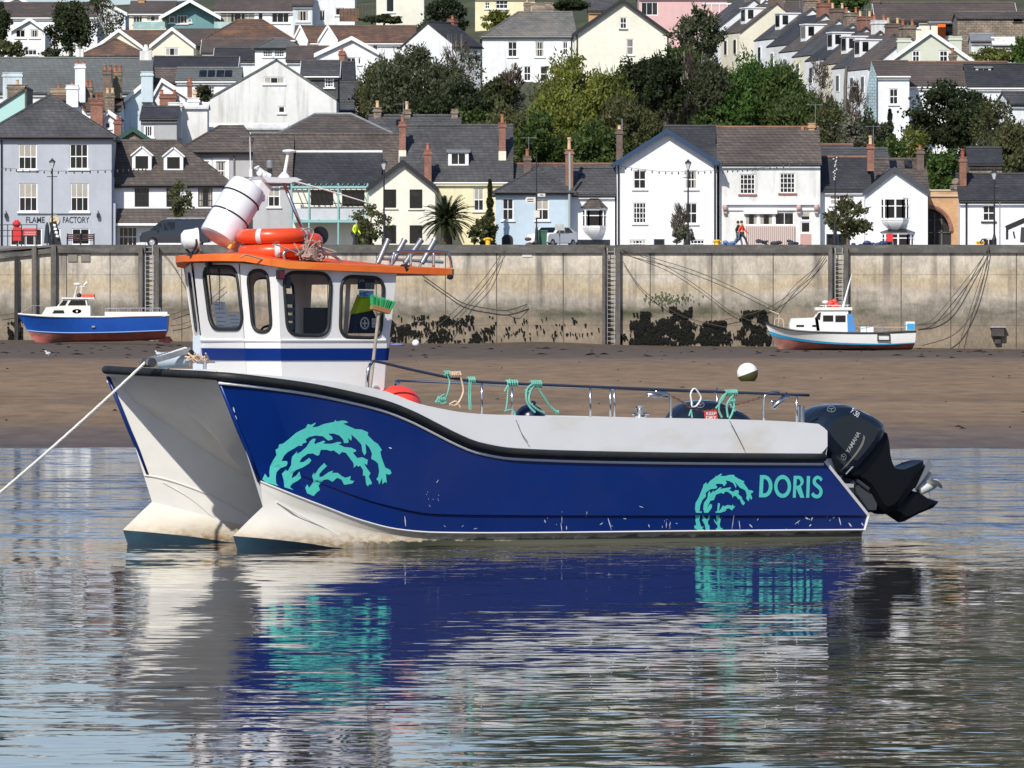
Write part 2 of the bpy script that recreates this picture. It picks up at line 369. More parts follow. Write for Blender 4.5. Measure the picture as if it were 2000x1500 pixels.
# promenade and hillside ground
ZQ = ZP(487, 488)          # street level
HILL = mat('rough grass slope', (.05, .06, .025), .9, var=(.05, .4), stains=[((.09, .075, .045), (.15, .15, .15), .5, .7, .7), ((.025, .035, .012), (.4, .4, .4), .5, .7, .8)])
ASPH = mat('promenade paving', (.16, .155, .15), .85, var=(.2, .15))
m = MB(); m.b2(-220, 220, QD+.6, 500, ZQ-.5, ZQ); tag(m.build('promenade', ASPH), kind='structure')
def hillz(X, D):
    u = 1000+X/D*FP
    cy = interp([(-3000, 10), (0, 16), (450, 14), (700, -20), (1000, -150), (1500, -260), (2000, -300), (6000, -250)], u)
    cD = interp([(-2000, 760), (500, 765), (1000, 840), (1600, 900), (6000, 900)], u)
    zc = EYE+(HY-cy)/FP*cD; t = (D-498)/(cD-498)
    return ZQ-.06+(zc-ZQ)*(max(t, 0)**1.3) if t < 1 else zc-(D-cD)*.03
rows = []
for D in list(range(499, 960, 14))+[1100, 1400]:
    rows.append([(x, D, hillz(x, D)+(.8*math.sin(x*.05+D*.02) if D > 600 else 0)) for x in range(-500, 501, 20)])
m = MB(); m.grid(rows); tag(m.build('hillside', HILL, smooth=True), kind='structure')
# ================================================================ QUAY WALL
def quay_mat():
    m = bpy.data.materials.new('tide stained concrete'); m.use_nodes = True; nt = m.node_tree; N = nt.nodes; L = nt.links; b = N['Principled BSDF']
    b.inputs['Roughness'].default_value = .9; b.inputs['Specular IOR Level'].default_value = .2
    tc = N.new('ShaderNodeTexCoord'); sx = N.new('ShaderNodeSeparateXYZ'); L.new(tc.outputs['Object'], sx.inputs[0])
    def noise(vs, det=5, ro=.55):
        v = N.new('ShaderNodeVectorMath'); v.operation = 'MULTIPLY'; v.inputs[1].default_value = vs; L.new(tc.outputs['Object'], v.inputs[0])
        n = N.new('ShaderNodeTexNoise'); n.inputs['Scale'].default_value = 1; n.inputs['Detail'].default_value = det; n.inputs['Roughness'].default_value = ro; L.new(v.outputs[0], n.inputs['Vector']); return n.outputs[0]
    def mth(op, a, b_=None, c_=None):
        q = N.new('ShaderNodeMath'); q.operation = op
        for i, s in enumerate((a, b_, c_)):
            if s is None: continue
            if isinstance(s, (int, float)): q.inputs[i].default_value = s
            else: L.new(s, q.inputs[i])
        return q.outputs[0]
    def rmp(s, lo, hi, a=0, c=1):
        r = N.new('ShaderNodeMapRange'); r.inputs[1].default_value = lo; r.inputs[2].default_value = hi; r.inputs[3].default_value = a; r.inputs[4].default_value = c; L.new(s, r.inputs[0]); return r.outputs[0]
    def mix(f, a, c, mode='MIX'):
        x = N.new('ShaderNodeMix'); x.data_type = 'RGBA'; x.blend_type = mode
        if isinstance(f, float): x.inputs[0].default_value = f
        else: L.new(f, x.inputs[0])
        for i, s in ((6, a), (7, c)):
            if isinstance(s, tuple): x.inputs[i].default_value = s+(1,)
            else: L.new(s, x.inputs[i])
        return x.outputs[2]
    z = sx.outputs[2]
    zz = mth('ADD', z, mth('MULTIPLY', mth('SUBTRACT', noise((.065, .09, .25), 4), .5), 4.4))
    zz = mth('ADD', zz, mth('MULTIPLY', mth('SUBTRACT', noise((1.5, 1, .6), 5), .5), 1.0))
    cr = N.new('ShaderNodeValToRGB'); L.new(rmp(zz, 0, 7.5), cr.inputs[0]); e = cr.color_ramp.elements
    st = [(0, (.2, .16, .12)), (1.2, (.27, .22, .16)), (2.4, (.27, .22, .165)), (3.1, (.2, .18, .14)), (3.6, (.3, .27, .22)), (4.1, (.46, .41, .34)), (4.7, (.46, .38, .26)), (5.2, (.49, .42, .3)), (5.6, (.52, .47, .38)), (6.5, (.55, .5, .42)), (7.5, (.56, .51, .43))]
    e[0].position = 0; e[0].color = st[0][1]+(1,); e[1].position = 1; e[1].color = st[-1][1]+(1,)
    for p_, c_ in st[1:-1]:
        q = e.new(p_/7.5); q.color = c_+(1,)
    c = cr.outputs[0]
    c = mix(1.0, c, mix(rmp(noise((.45, 1, .4), 8, .75), .3, .7), (.55, .55, .56), (1.3, 1.28, 1.25)), 'MULTIPLY')
    c = mix(1.0, c, mix(rmp(noise((6, 1, 3), 4, .7), .3, .7), (.8, .8, .8), (1.15, 1.15, 1.15)), 'MULTIPLY')
    # vertical weeping stains from the coping
    f = mth('MULTIPLY', rmp(noise((.9, 1, .06), 4), .56, .68), rmp(z, 3.2, 5.8)); c = mix(mth('MULTIPLY', f, .75), c, (.13, .12, .11))
    f = mth('MULTIPLY', rmp(noise((1.6, 1, .12), 4), .56, .72), rmp(z, 1.0, 3.2)); c = mix(mth('MULTIPLY', f, .5), c, (.1, .09, .07))
    # green algae belt
    g = mth('MULTIPLY', rmp(noise((.28, 1, .9), 4), .5, .66), mth('MULTIPLY', rmp(z, 2.2, 2.9), rmp(z, 3.9, 3.2))); c = mix(mth('MULTIPLY', g, .8), c, (.055, .06, .03))
    # pale bloom
    g = mth('MULTIPLY', rmp(noise((1.1, 1, 1.6), 6, .7), .55, .7), mth('MULTIPLY', rmp(z, 2.8, 3.6), rmp(z, 5.2, 4.2))); c = mix(mth('MULTIPLY', g, .7), c, (.46, .42, .36))
    L.new(c, b.inputs['Base Color'])
    bp = N.new('ShaderNodeBump'); bp.inputs['Strength'].default_value = .5; bp.inputs['Distance'].default_value = .03; L.new(noise((5, 1, 5), 6, .7), bp.inputs['Height']); L.new(bp.outputs[0], b.inputs['Normal'])
    return m
QM = quay_mat()
COPE = mat('dark coping concrete', (.1, .095, .085), .9, var=(.5, .25), stains=[((.2, .19, .17), (1, 1, 3), .55, .7, .5)])
def qx(px, D=QD): return (px-1000)/FP*D
ZC0, ZC1 = ZP(494, QD), ZP(478, QD)
qw = thing('quay_wall', 'long tide stained concrete quay wall below the promenade', 'quay wall', (0, QD, 0))
m = MB()
slots = [(284, 301), (1181, 1203), (1626, 1648)]
xs = [-90]+[qx(v) for s in slots for v in s]+[90]
for i in range(0, len(xs), 2): m.b2(xs[i], xs[i+1], 0, 1.2, -.3, ZC0+.1)
for s in slots: m.b2(qx(s[0])-.02, qx(s[1])+.02, .45, 1.21, -.3, ZC0+.1)
m.build('wall_face', QM, qw)
m = MB()
last = -90
for s in slots+[(5400, 5400)]:
    m.b2(qx(107) if last == -90 else last, min(qx(s[0]), 90), -.22, 1.3, ZC0, ZC1); last = qx(s[1])
for s in slots: m.b2(qx(s[0])+.003, qx(s[1])-.003, .3, 1.29, ZC0, ZC1-.03)
m.build('coping', COPE, qw)
m = MB()           # sloping end of the coping on the left
a, b2_ = qx(107), qx(-60)
for (za, zb, t, y0) in ((ZP(484, QD), ZP(503, QD), .32, -.26), (ZP(478, QD), ZP(491, QD), .14, -.3)):
    m.add([(a, y0, za), (a, 1.3, za), (a, 1.3, za-t), (a, y0, za-t), (b2_, y0, zb), (b2_, 1.3, zb), (b2_, 1.3, zb-t), (b2_, y0, zb-t)], [(0, 1, 2, 3), (4, 7, 6, 5), (0, 4, 5, 1), (3, 2, 6, 7), (0, 3, 7, 4), (1, 5, 6, 2)])
m.build('ramp_coping', COPE, qw)
m = MB()
for px in (130, 215, 355, 530, 640, 735, 870, 970, 1100, 1270, 1390, 1510, 1760, 1857, 1985): m.b2(qx(px)-.03, qx(px)+.03, -.012, .05, .6, ZC0)
for zz in (2.15, 5.55): m.b2(-60, 60, -.004, .05, zz-.008, zz+.008)
m.build('joint', mat('dark joint', (.09, .075, .06), .9, var=(.4, .3)), qw)
m = MB()
for (x0, x1) in ((133, 151), (158, 176)): m.b2(qx(x0), qx(x1), -.09, .03, ZP(511, QD), ZP(491, QD))
for o in (m.build('inspection_plate', mat('plate concrete', (.19, .17, .14), .9, var=(2, .2)), qw),): pass
m = MB(); m.b2(qx(1020), qx(1039), -.05, .03, ZP(502, QD), ZP(492, QD)); m.build('notice_plate', W2, qw)
# fender piles
PILE = mat('wet pile timber', (.07, .062, .055), .8, var=(.8, .3), stains=[((.012, .012, .01), (3, 3, .2), .45, .6, .8)])
def pile(x0, x1, ytop, ybot, label, mt=TIMBER):
    t = MB(); wv = qx(x1)-qx(x0); z0 = ZP(ybot, QD)-.3; z1 = ZP(ytop, QD)
    t.b2(-wv/2, wv/2, -.5, -.24, 0, z1-z0); o = t.build('timber_pile', mt); o.location = (qx((x0+x1)/2), QD, z0)
    return tag(o, label, 'timber pile', 'timber piles standing against the quay wall')
pile(29, 36, 500, 668, 'black weedy timber pile at far left, partly behind the blue boat bow', PILE)
pile(63, 72, 481, 640, 'timber pile rising behind the wheelhouse of the blue boat, second from left')
pile(100, 110, 478, 640, 'timber pile under the end of the level coping')
pile(271, 279, 482, 665, 'timber pile on the left of the ladder above the blue boat stern')
pile(301, 311, 482, 665, 'timber pile on the right of the ladder above the blue boat stern')
pile(1176, 1182, 488, 672, 'timber pile on the left of the ladder in mid wall')
pile(1202, 1211, 488, 672, 'timber pile on the right of the ladder in mid wall')
pile(1617, 1625, 483, 640, 'timber pile on the left of the ladder behind the white boat')
pile(1648, 1656, 483, 640, 'timber pile on the right of the ladder behind the white boat')
def ladder(x0, x1, y0, y1, label):
    o = MB(); W = qx(x1)-qx(x0); z0 = ZP(y1, QD)
    H = ZP(y0, QD)-z0
    for s in (-1, 1): o.b2(s*W/2-.03, s*W/2+.03, -.02, .05, 0, H)
    r = thing('wall_ladder', label, 'ladder', (qx((x0+x1)/2), QD-.1, z0), 0, 'steel ladders down the quay wall'); o.build('rail', GALV, r)
    for i in range(int(H/.3)): q = MB(); q.b2(-W/2, W/2, 0, .04, .2+i*.3, .235+i*.3); q.build('rung', GALV, r)
ladder(284, 298, 474, 655, 'steel ladder above the stern of the blue boat')
ladder(1186, 1200, 484, 672, 'steel ladder in the middle of the wall')
ladder(1631, 1645, 484, 640, 'steel ladder behind the white boat wheelhouse')
# hanging weed on the wall
def weed(regs, label, seed):
    random.seed(seed); m = MB()
    for (x0, x1, y0, y1, n) in regs:
        n = int(n*.8)
        for i in range(int(n*2.2)):
            px = random.uniform(x0-6, x1+6); py = random.uniform(y0, y1)
            if mnoise.noise((px*.06, py*.075, seed*3.3))+mnoise.noise((px*.2, py*.12, seed))*.5+mnoise.noise((px*.7, py*.22, seed))*.5+random.gauss(0, .07)+(py-y0)/(y1-y0)*.35-abs(px-(x0+x1)/2)/(x1-x0)*.3 < (.13 if n > 450 else .24): continue
            X = qx(px); Z = ZP(py, QD); w_ = random.uniform(.03, .08); l = random.uniform(.12, .42); y = -random.uniform(.01, .09); dx = random.uniform(-.05, .05)
            m.add([(X-w_, y, Z), (X+w_, y+.05, Z), (X+w_*.7+dx, y-.04, Z-l*.6), (X+dx, y-.02, Z-l), (X-w_*.7+dx, y-.05, Z-l*.6)], [(0, 1, 2, 4), (4, 2, 3)])
    o = m.build('hanging_seaweed', KELP); o.location = (0, QD, 0); return tag(o, label, 'seaweed', kind='stuff')
weed([(1236, 1290, 608, 668, 1500), (1292, 1345, 598, 668, 1100), (1345, 1420, 625, 670, 620)], 'big black curtains of bladderwrack hanging on the wall right of the mid ladder', 1)
weed([(765, 960, 615, 665, 650), (765, 800, 620, 660, 260), (850, 1190, 618, 660, 180), (920, 970, 650, 668, 120), (1210, 1225, 640, 668, 90)], 'scattered black weed tufts on the wall behind the wheelhouse', 2)
weed([(1450, 1500, 605, 668, 1000), (1400, 1450, 640, 668, 110)], 'black weed clump on the wall ahead of the white boat', 4)
weed([(22, 38, 600, 664, 320), (330, 345, 650, 668, 60)], 'black weed round the foot of the far left pile', 5)
OLIVE = mat('olive weed', (.06, .075, .02), .7, var=(2, .4))
m = MB(); random.seed(12)
for i in range(120):
    X = qx(random.gauss(1305, 24)); Z = ZP(random.gauss(582, 6), QD); s = random.uniform(.03, .09); m.add([(X-s, -.05, Z), (X, -.1, Z-s*2), (X+s, -.03, Z)], [(0, 1, 2)])
o = m.build('green_weed', OLIVE); o.location = (0, QD, 0); tag(o, 'thin green weed growing on the wall above the black curtains', 'seaweed', kind='stuff')
# outfall box on the right
t = thing('outfall_box', 'dark metal outfall flap box low on the wall at right', 'outfall', (qx(1948), QD, ZP(668, QD)))
h = ZP(640, QD)-ZP(668, QD)
m = MB(); m.b2(-.42, .42, -.55, 0, h-.72+.15, h+.0); m.build('flap', mat('rusty plate', (.06, .05, .045), .8, var=(2, .3)), t)
m = MB(); m.b2(-.52, .52, -.62, 0, h+.003, h+.08); m.build('lid', GALV, t)
m = MB(); m.b2(-.2, .2, -.3, 0, -.1, h-.58); m.build('outlet', mat('rusty plate', (.06, .05, .045)), t)
# ================================================================ TOWN BUILDERS
def chimney(parent, x, y, z0, z1, w_, d, mt, pots=(2, TERRA), cap=True, base=None):
    m = MB(); m.b2(x-w_/2, x+w_/2, y-d/2, y+d/2, z0, z1)
    ms = [mt, pots[1] if pots else TERRA, base[0] if base else mt]
    if cap: m.b2(x-w_/2-.07, x+w_/2+.07, y-d/2-.07, y+d/2+.07, z1-.28, z1-.12); m.b2(x-w_/2-.04, x+w_/2+.04, y-d/2-.04, y+d/2+.04, z1, z1+.07)
    if base: m.cur = 2; m.b2(x-w_/2-.03, x+w_/2+.03, y-d/2-.03, y+d/2+.03, z0, base[1])
    if pots:
        m.cur = 1
        for i in range(pots[0]):
            px = x+(0 if pots[0] == 1 else (i/(pots[0]-1)-.5)*max(w_-.3, .01)); ph = pots[2] if len(pots) > 2 else .45
            m.lathe([(.13, 0), (.11, ph*.8), (.15, ph*.85), (.15, ph), (.09, ph), (.08, ph*.6)], (px, y, z1+.07), n=8)
    return m.build('chimney', ms, parent)
def window(parent, x0, x1, z0, z1, y=0., cols=2, rows=2, frame=None, t=.075, sill=True, curtain=0, surround=0, name='window', sillm=None, proud=False):
    """a framed window; y is the wall face; the frame sits in the reveal unless proud"""
    fm = frame or WHITE; m = MB(); yf = y+.05 if not proud else y-.05; d = .06
    m.b2(x0, x0+t, yf, yf+d, z0, z1); m.b2(x1-t, x1, yf, yf+d, z0, z1); m.b2(x0+t, x1-t, yf, yf+d, z0, z0+t); m.b2(x0+t, x1-t, yf, yf+d, z1-t, z1)
    bt = .022
    for i in range(1, cols):
        xx = x0+(x1-x0)*i/cols; m.b2(xx-bt, xx+bt, yf+.004, yf+d-.004, z0+t, z1-t)
    for j in range(1, rows):
        zz = z0+(z1-z0)*j/rows; b3 = .035 if rows == 2 else bt; m.b2(x0+t, x1-t, yf+.007, yf+d-.007, zz-b3, zz+b3)
    if surround:
        s = surround; m.b2(x0-s, x0-.002, y-.05, y+.02, z0-.02, z1+s); m.b2(x1+.002, x1+s, y-.05, y+.02, z0-.02, z1+s); m.b2(x0-.002, x1+.002, y-.05, y+.02, z1+.002, z1+s)
    wo = m.build(name, fm, parent)
    rv_ = (x0*7.3+z0*3.1+x1*1.7) % 1
    if not curtain and fm is WHITE and rv_ < .3: curtain = 1 if rv_ < .14 else 2
    g = MB(); g.b2(x0+t*.5, x1-t*.5, yf+d*.6, yf+d+.03, z0+t*.5, z1-t*.5); g.build('pane', GLASSD, wo)
    if curtain:
        c = MB()
        if curtain == 1: c.b2(x0+t, x1-t, yf+d*.45, yf+d*.59, z0+(z1-z0)*.52, z1-t)
        else: c.b2(x0+t, x0+(x1-x0)*.32, yf+d*.45, yf+d*.59, z0+t, z1-t); c.b2(x1-(x1-x0)*.3, x1-t, yf+d*.45, yf+d*.59, z0+t, z1-t)
        c.build('curtain', CURT, wo)
    if sill:
        q = MB(); q.b2(x0-.12, x1+.12, y-.12, y+.04, z0-.11, z0-.01); q.build('sill', sillm or fm, wo)
    return wo
def dormer(roof, x, z, w_, h, y, depth, wallm=None, roofm=None, gable=True, cols=1, rows=1, side=None):
    """small roofed window standing out of a slope"""
    wm = wallm or WHITE; m = MB(); x0, x1 = x-w_/2, x+w_/2; rh = w_*.42 if gable else .12
    t = w_*.17
    m.b2(x0, x0+t, y, y+depth, z, z+h); m.b2(x1-t, x1, y, y+depth, z, z+h); m.b2(x0+t, x1-t, y+.001, y+.2, z, z+t*.8); m.b2(x0+t, x1-t, y+.001, y+.2, z+h-t*.6, z+h)
    if gable: m.add([(x0, y, z+h), (x1, y, z+h), (x, y, z+h+rh), (x0, y+.1, z+h), (x1, y+.1, z+h), (x, y+.1, z+h+rh)], [(0, 1, 2), (3, 4, 5)])
    d = m.build('dormer', wm, roof)
    r = MB(); ov = .14
    if gable:
        s = rh/(w_/2)
        for sx in (-1, 1): r.slab([(x, y-ov, z+h+rh+.03), (x+sx*(w_/2+ov), y-ov, z+h-ov*s+.03), (x+sx*(w_/2+ov), y+depth, z+h-ov*s+.03), (x, y+depth, z+h+rh+.03)], .09)
    else: r.slab([(x0-ov, y-ov, z+h+.02), (x1+ov, y-ov, z+h+.02), (x1+ov, y+depth, z+h+rh+.1), (x0-ov, y+depth, z+h+rh+.1)], .1)
    # the covering is one sub-part mesh with the dormer's own window
    me = MB(); me.v = r.v; me.f = r.f; me.mi = r.mi; me.cur = 1
    n = len(me.v)
    me.b2(x0+t, x1-t, y+.07, y+.13, z+t*.8, z+h-t*.6); me.cur = 2
    for i in range(1, cols): xx = x0+t+(x1-x0-2*t)*i/cols; me.b2(xx-.025, xx+.025, y+.03, y+.08, z+t*.8, z+h-t*.6)
    for j in range(1, rows): zz = z+t*.8+(h-t*1.4)*j/rows; me.b2(x0+t, x1-t, y+.035, y+.075, zz-.025, zz+.025)
    o = me.build('dormer_covering', [roofm or SLATE, GLASSD, WHITE], roof)
    return d
def house(label, D, px0, px1, pyb, pye, pyr, kind='eaves', apex=None, wall=W1, roof=SLATE, wins=(), chim=(), dorm=(), depth=None, yaw=0., name='house', cat='house',
          verge=None, group=None, ov=.25, ridge=None, wallback=None, gutter=BLACKP, yq=None, skyl=(), drain=(), hipin=None, sidewins=(), ridgem=None, half=None):
    k = k_(D); xc = (px0+px1)/2; W = (px1-px0)*k; zb = ZP(pyb, D); ze = (pyb-pye)*k; zr = (pyb-pyr)*k
    r = thing(name, label, cat, ((xc-1000)*k, D, zb), math.radians(yaw), group)
    X = lambda px: (px-xc)*k
    Z = lambda py: (pyb-py)*k
    rise = zr-ze; hw = W/2
    if kind == 'gable': dp = depth or 8.
    else: dp = depth or max(4., min(12., 2*rise/.85))
    # walls
    ax = X(apex) if apex is not None else 0.
    holes = []
    for q in wins:
        x0, y0, x1, y1 = q[:4]; holes.append((X(x0), X(x1), Z(y1), Z(y0)))
    outer = [(-hw, 0), (hw, 0), (hw, ze)]+([(ax, zr)] if kind == 'gable' else [])+[(-hw, ze if not half else half)]
    if yq: outer = yq
    m = MB(); fn = lambda a, b: (a, 0, b)
    m.poly([outer]+[[(a, c), (b, c), (b, d), (a, d)] for a, b, c, d in holes], fn)
    for a, b, c, d in holes:
        rv = .16; m.add([(a, 0, c), (b, 0, c), (b, 0, d), (a, 0, d), (a, rv, c), (b, rv, c), (b, rv, d), (a, rv, d)], [(0, 1, 5, 4), (1, 2, 6, 5), (2, 3, 7, 6), (3, 0, 4, 7)])
    m.add([(-hw, 0, 0), (-hw, dp, 0), (-hw, dp, ze), (-hw, 0, ze)], [(0, 1, 2, 3)]); m.add([(hw, 0, 0), (hw, dp, 0), (hw, dp, ze), (hw, 0, ze)], [(0, 1, 2, 3)])
    if kind == 'gable': m.add([(-hw, dp, 0), (hw, dp, 0), (hw, dp, ze), (ax, dp, zr), (-hw, dp, ze)], [(0, 1, 2, 3, 4)])
    else: m.add([(-hw, dp, 0), (hw, dp, 0), (hw, dp, ze), (-hw, dp, ze)], [(0, 1, 2, 3)])
    if kind == 'eaves':
        for sx in (-hw, hw): m.add([(sx, 0, ze), (sx, dp, ze), (sx, dp/2, zr)], [(0, 1, 2)])
    m.build('wall', wall, r)
    # roof
    t = .14; m = MB(); s = rise/(dp/2)
    if kind == 'eaves':
        sl = .1 if not verge else .16
        m.slab([(-hw-sl, -ov, ze-ov*s+t), (hw+sl, -ov, ze-ov*s+t), (hw+sl, dp/2, zr+t), (-hw-sl, dp/2, zr+t)], t)
        m.slab([(-hw-sl, dp+ov, ze-ov*s+t), (hw+sl, dp+ov, ze-ov*s+t), (hw+sl, dp/2, zr+t), (-hw-sl, dp/2, zr+t)], t)
    elif kind == 'gable':
        for sx, wd in ((-1, hw+ax), (1, hw-ax)):
            g = rise/max(wd, .01)
            m.slab([(ax, -ov, zr+t), (sx*hw+sx*ov*.6, -ov, ze-ov*.6*g+t), (sx*hw+sx*ov*.6, dp+ov, ze-ov*.6*g+t), (ax, dp+ov, zr+t)], t)
    elif kind == 'hip':
        hi = hipin if hipin is not None else (dp/2*.95, dp/2*.95)
        a = -hw+min(hi[0], hw+ax); b = hw-min(hi[1], hw-ax)
        if apex is not None: a = b = ax
        E = [(-hw-ov, -ov, ze-.08), (hw+ov, -ov, ze-.08), (hw+ov, dp+ov, ze-.08), (-hw-ov, dp+ov, ze-.08)]; A = (a, dp/2, zr+t); B = (b, dp/2, zr+t)
        if b-a < .02:
            for i in range(4): m.slab([E[i], E[(i+1) % 4], A], t)
        else: m.slab([E[0], E[1], B, A], t); m.slab([E[2], E[3], A, B], t); m.slab([E[1], E[2], B], t); m.slab([E[3], E[0], A], t)
        m.b2(-hw-ov, hw+ov, -ov, dp+ov, ze-.2, ze-.1)
    ms = [roof]
    if ridgem or kind != 'gable':
        m.cur = 1; ms.append(ridgem or roof)
        if kind == 'eaves': m.tube([(-hw-.1, dp/2, zr+t+.0), (hw+.1, dp/2, zr+t+.0)], .13, 6)
        elif kind == 'gable': m.tube([(ax, -ov, zr+t), (ax, dp+ov, zr+t)], .12, 6)
        else:
            for i, q in ((0, A), (1, B), (2, B), (3, A)): m.tube([E[i], q], .1, 6)
            if b-a > .02: m.tube([A, B], .12, 6)
    ro = m.build('roof', ms, r)
    for (x0, y0, x1, y1) in skyl:
        q = MB(); zz0, zz1 = Z(y1), Z(y0); f = lambda z: (z-ze)/s
        q.slab([(X(x0), f(zz0)-.05, zz0+t+.06), (X(x1), f(zz0)-.05, zz0+t+.06), (X(x1), f(zz1)-.05, zz1+t+.06), (X(x0), f(zz1)-.05, zz1+t+.06)], .1); q.build('skylight', GLASSD, ro)
    if verge:      # bargeboards
        if kind == 'gable':
            for sx, wd in ((-1, hw+ax), (1, hw-ax)):
                q = MB(); g = rise/max(wd, .01); e = ov*.6+.03
                q.prism([(ax, zr+t+.02), (sx*(hw+e), ze-e*g+t+.02), (sx*(hw+e), ze-e*g-.2), (ax, zr-.2)], lambda a, b: (a, -ov-.05, b), lambda a, b: (a, -ov-.005, b)); q.build('bargeboard', verge, r)
        else:
            for sx in (-1, 1):
                q = MB(); q.prism([(-ov, ze-ov*s-.08), (dp/2, zr-.08), (dp+ov, ze-ov*s-.08), (dp+ov, ze-ov*s+t+.03), (dp/2, zr+t+.03), (-ov, ze-ov*s+t+.03)], lambda a, b: (sx*(hw+.165), a, b), lambda a, b: (sx*(hw+.2), a, b)); q.build('bargeboard', verge, r)
    if gutter and kind in ('eaves', 'hip'):
        q = MB(); q.tube([(-hw-.1, -ov-.07, ze-ov*s*(kind == 'eaves')-.02), (hw+.1, -ov-.07, ze-ov*s*(kind == 'eaves')-.02)], .075, 6); q.build('gutter', gutter, r)
    for px in drain:
        q = MB(); q.tube([(X(px), -.12, 0), (X(px), -.12, ze-.1)], .06, 6); q.build('drainpipe', BLACKP if wall is not W3 else LEAD, r)
    for q in wins:
        kw = dict(q[4]) if len(q) > 4 else {}
        window(r, X(q[0]), X(q[2]), Z(q[3]), Z(q[1]), **kw)
    for (sx, ya, yb_, za, zb_) in sidewins:       # windows on a side wall, metres
        q = MB(); xx = sx*hw; o = sx*.05
        q.b2(min(xx, xx+o), max(xx, xx+o), ya, yb_, za, zb_); wo = q.build('window', WHITE, r); g = MB(); g.b2(min(xx+o*.5, xx+o*1.3), max(xx+o*.5, xx+o*1.3), ya+.09, yb_-.09, za+.09, zb_-.09); g.build('pane', GLASSD, wo)
    for q in chim:   # (px, ytop, ybase, wpx, material, pots, opts)
        px, yt, yb2, wp, mt = q[:5]; pots = q[5] if len(q) > 5 else (2, TERRA); op = q[6] if len(q) > 6 else {}
        yy = op.get('y', dp/2)
        base = (op['base'][0], Z(op['base'][1])) if 'base' in op else None
        chimney(ro, X(px), yy, Z(yb2)-.4, Z(yt), wp*k, op.get('d', .8), mt, pots, op.get('cap', True), base)
    for q in dorm:   # (px centre, ytop of wall, ybottom, wpx, opts)
        px, yt, yb2, wp = q[:4]; op = dict(q[4]) if len(q) > 4 else {}
        zz = Z(yb2); yy = (zz-ze)/s-.06; dormer(ro, X(px), zz, wp*k, (yb2-yt)*k, yy, (yb2-yt)*k/s+.5, **op)
    r['_k'] = 0; del r['_k']
    return r
# ---------------------------------------------------------------- trees
def leafmat(name, col, c2):
    m = mat(name, col, .6, spec=.25, var=(.6, .3), stains=[(c2, (.5, .5, .5), .45, .65, .8)], island=True)
    nt = m.node_tree; b = nt.nodes['Principled BSDF']; b.inputs['Transmission Weight'].default_value = 0
    tr = nt.nodes.new('ShaderNodeBsdfTranslucent'); mx = nt.nodes.new('ShaderNodeMixShader'); mx.inputs[0].default_value = .5
    src = b.inputs['Base Color'].links[0].from_socket; nt.links.new(src, tr.inputs[0]); nt.links.new(b.outputs[0], mx.inputs[1]); nt.links.new(tr.outputs[0], mx.inputs[2])
    nt.links.new(mx.outputs[0], nt.nodes['Material Output'].inputs[0]); return m
L_DARK = leafmat('dark evergreen leaves', (.045, .062, .025), (.075, .092, .035))
L_MID = leafmat('mid green leaves', (.08, .125, .032), (.12, .16, .05))
L_BRIGHT = leafmat('fresh green leaves', (.08, .155, .035), (.13, .19, .045))
L_YEL = leafmat('yellow green leaves', (.19, .21, .045), (.13, .16, .04))
L_OLIVE = leafmat('olive leaves', (.11, .12, .048), (.15, .15, .07))
L_GREY = leafmat('grey green leaves', (.09, .105, .055), (.125, .135, .075))
L_BLOS = leafmat('pale blossom leaves', (.3, .29, .22), (.07, .09, .03))
L_TWIG = leafmat('twigs', (.13, .1, .07), (.2, .17, .13))
BARK = mat('bark', (.12, .09, .065), .9, var=(3, .3)); BIRCH = mat('pale bark', (.42, .39, .34), .8, var=(3, .3))
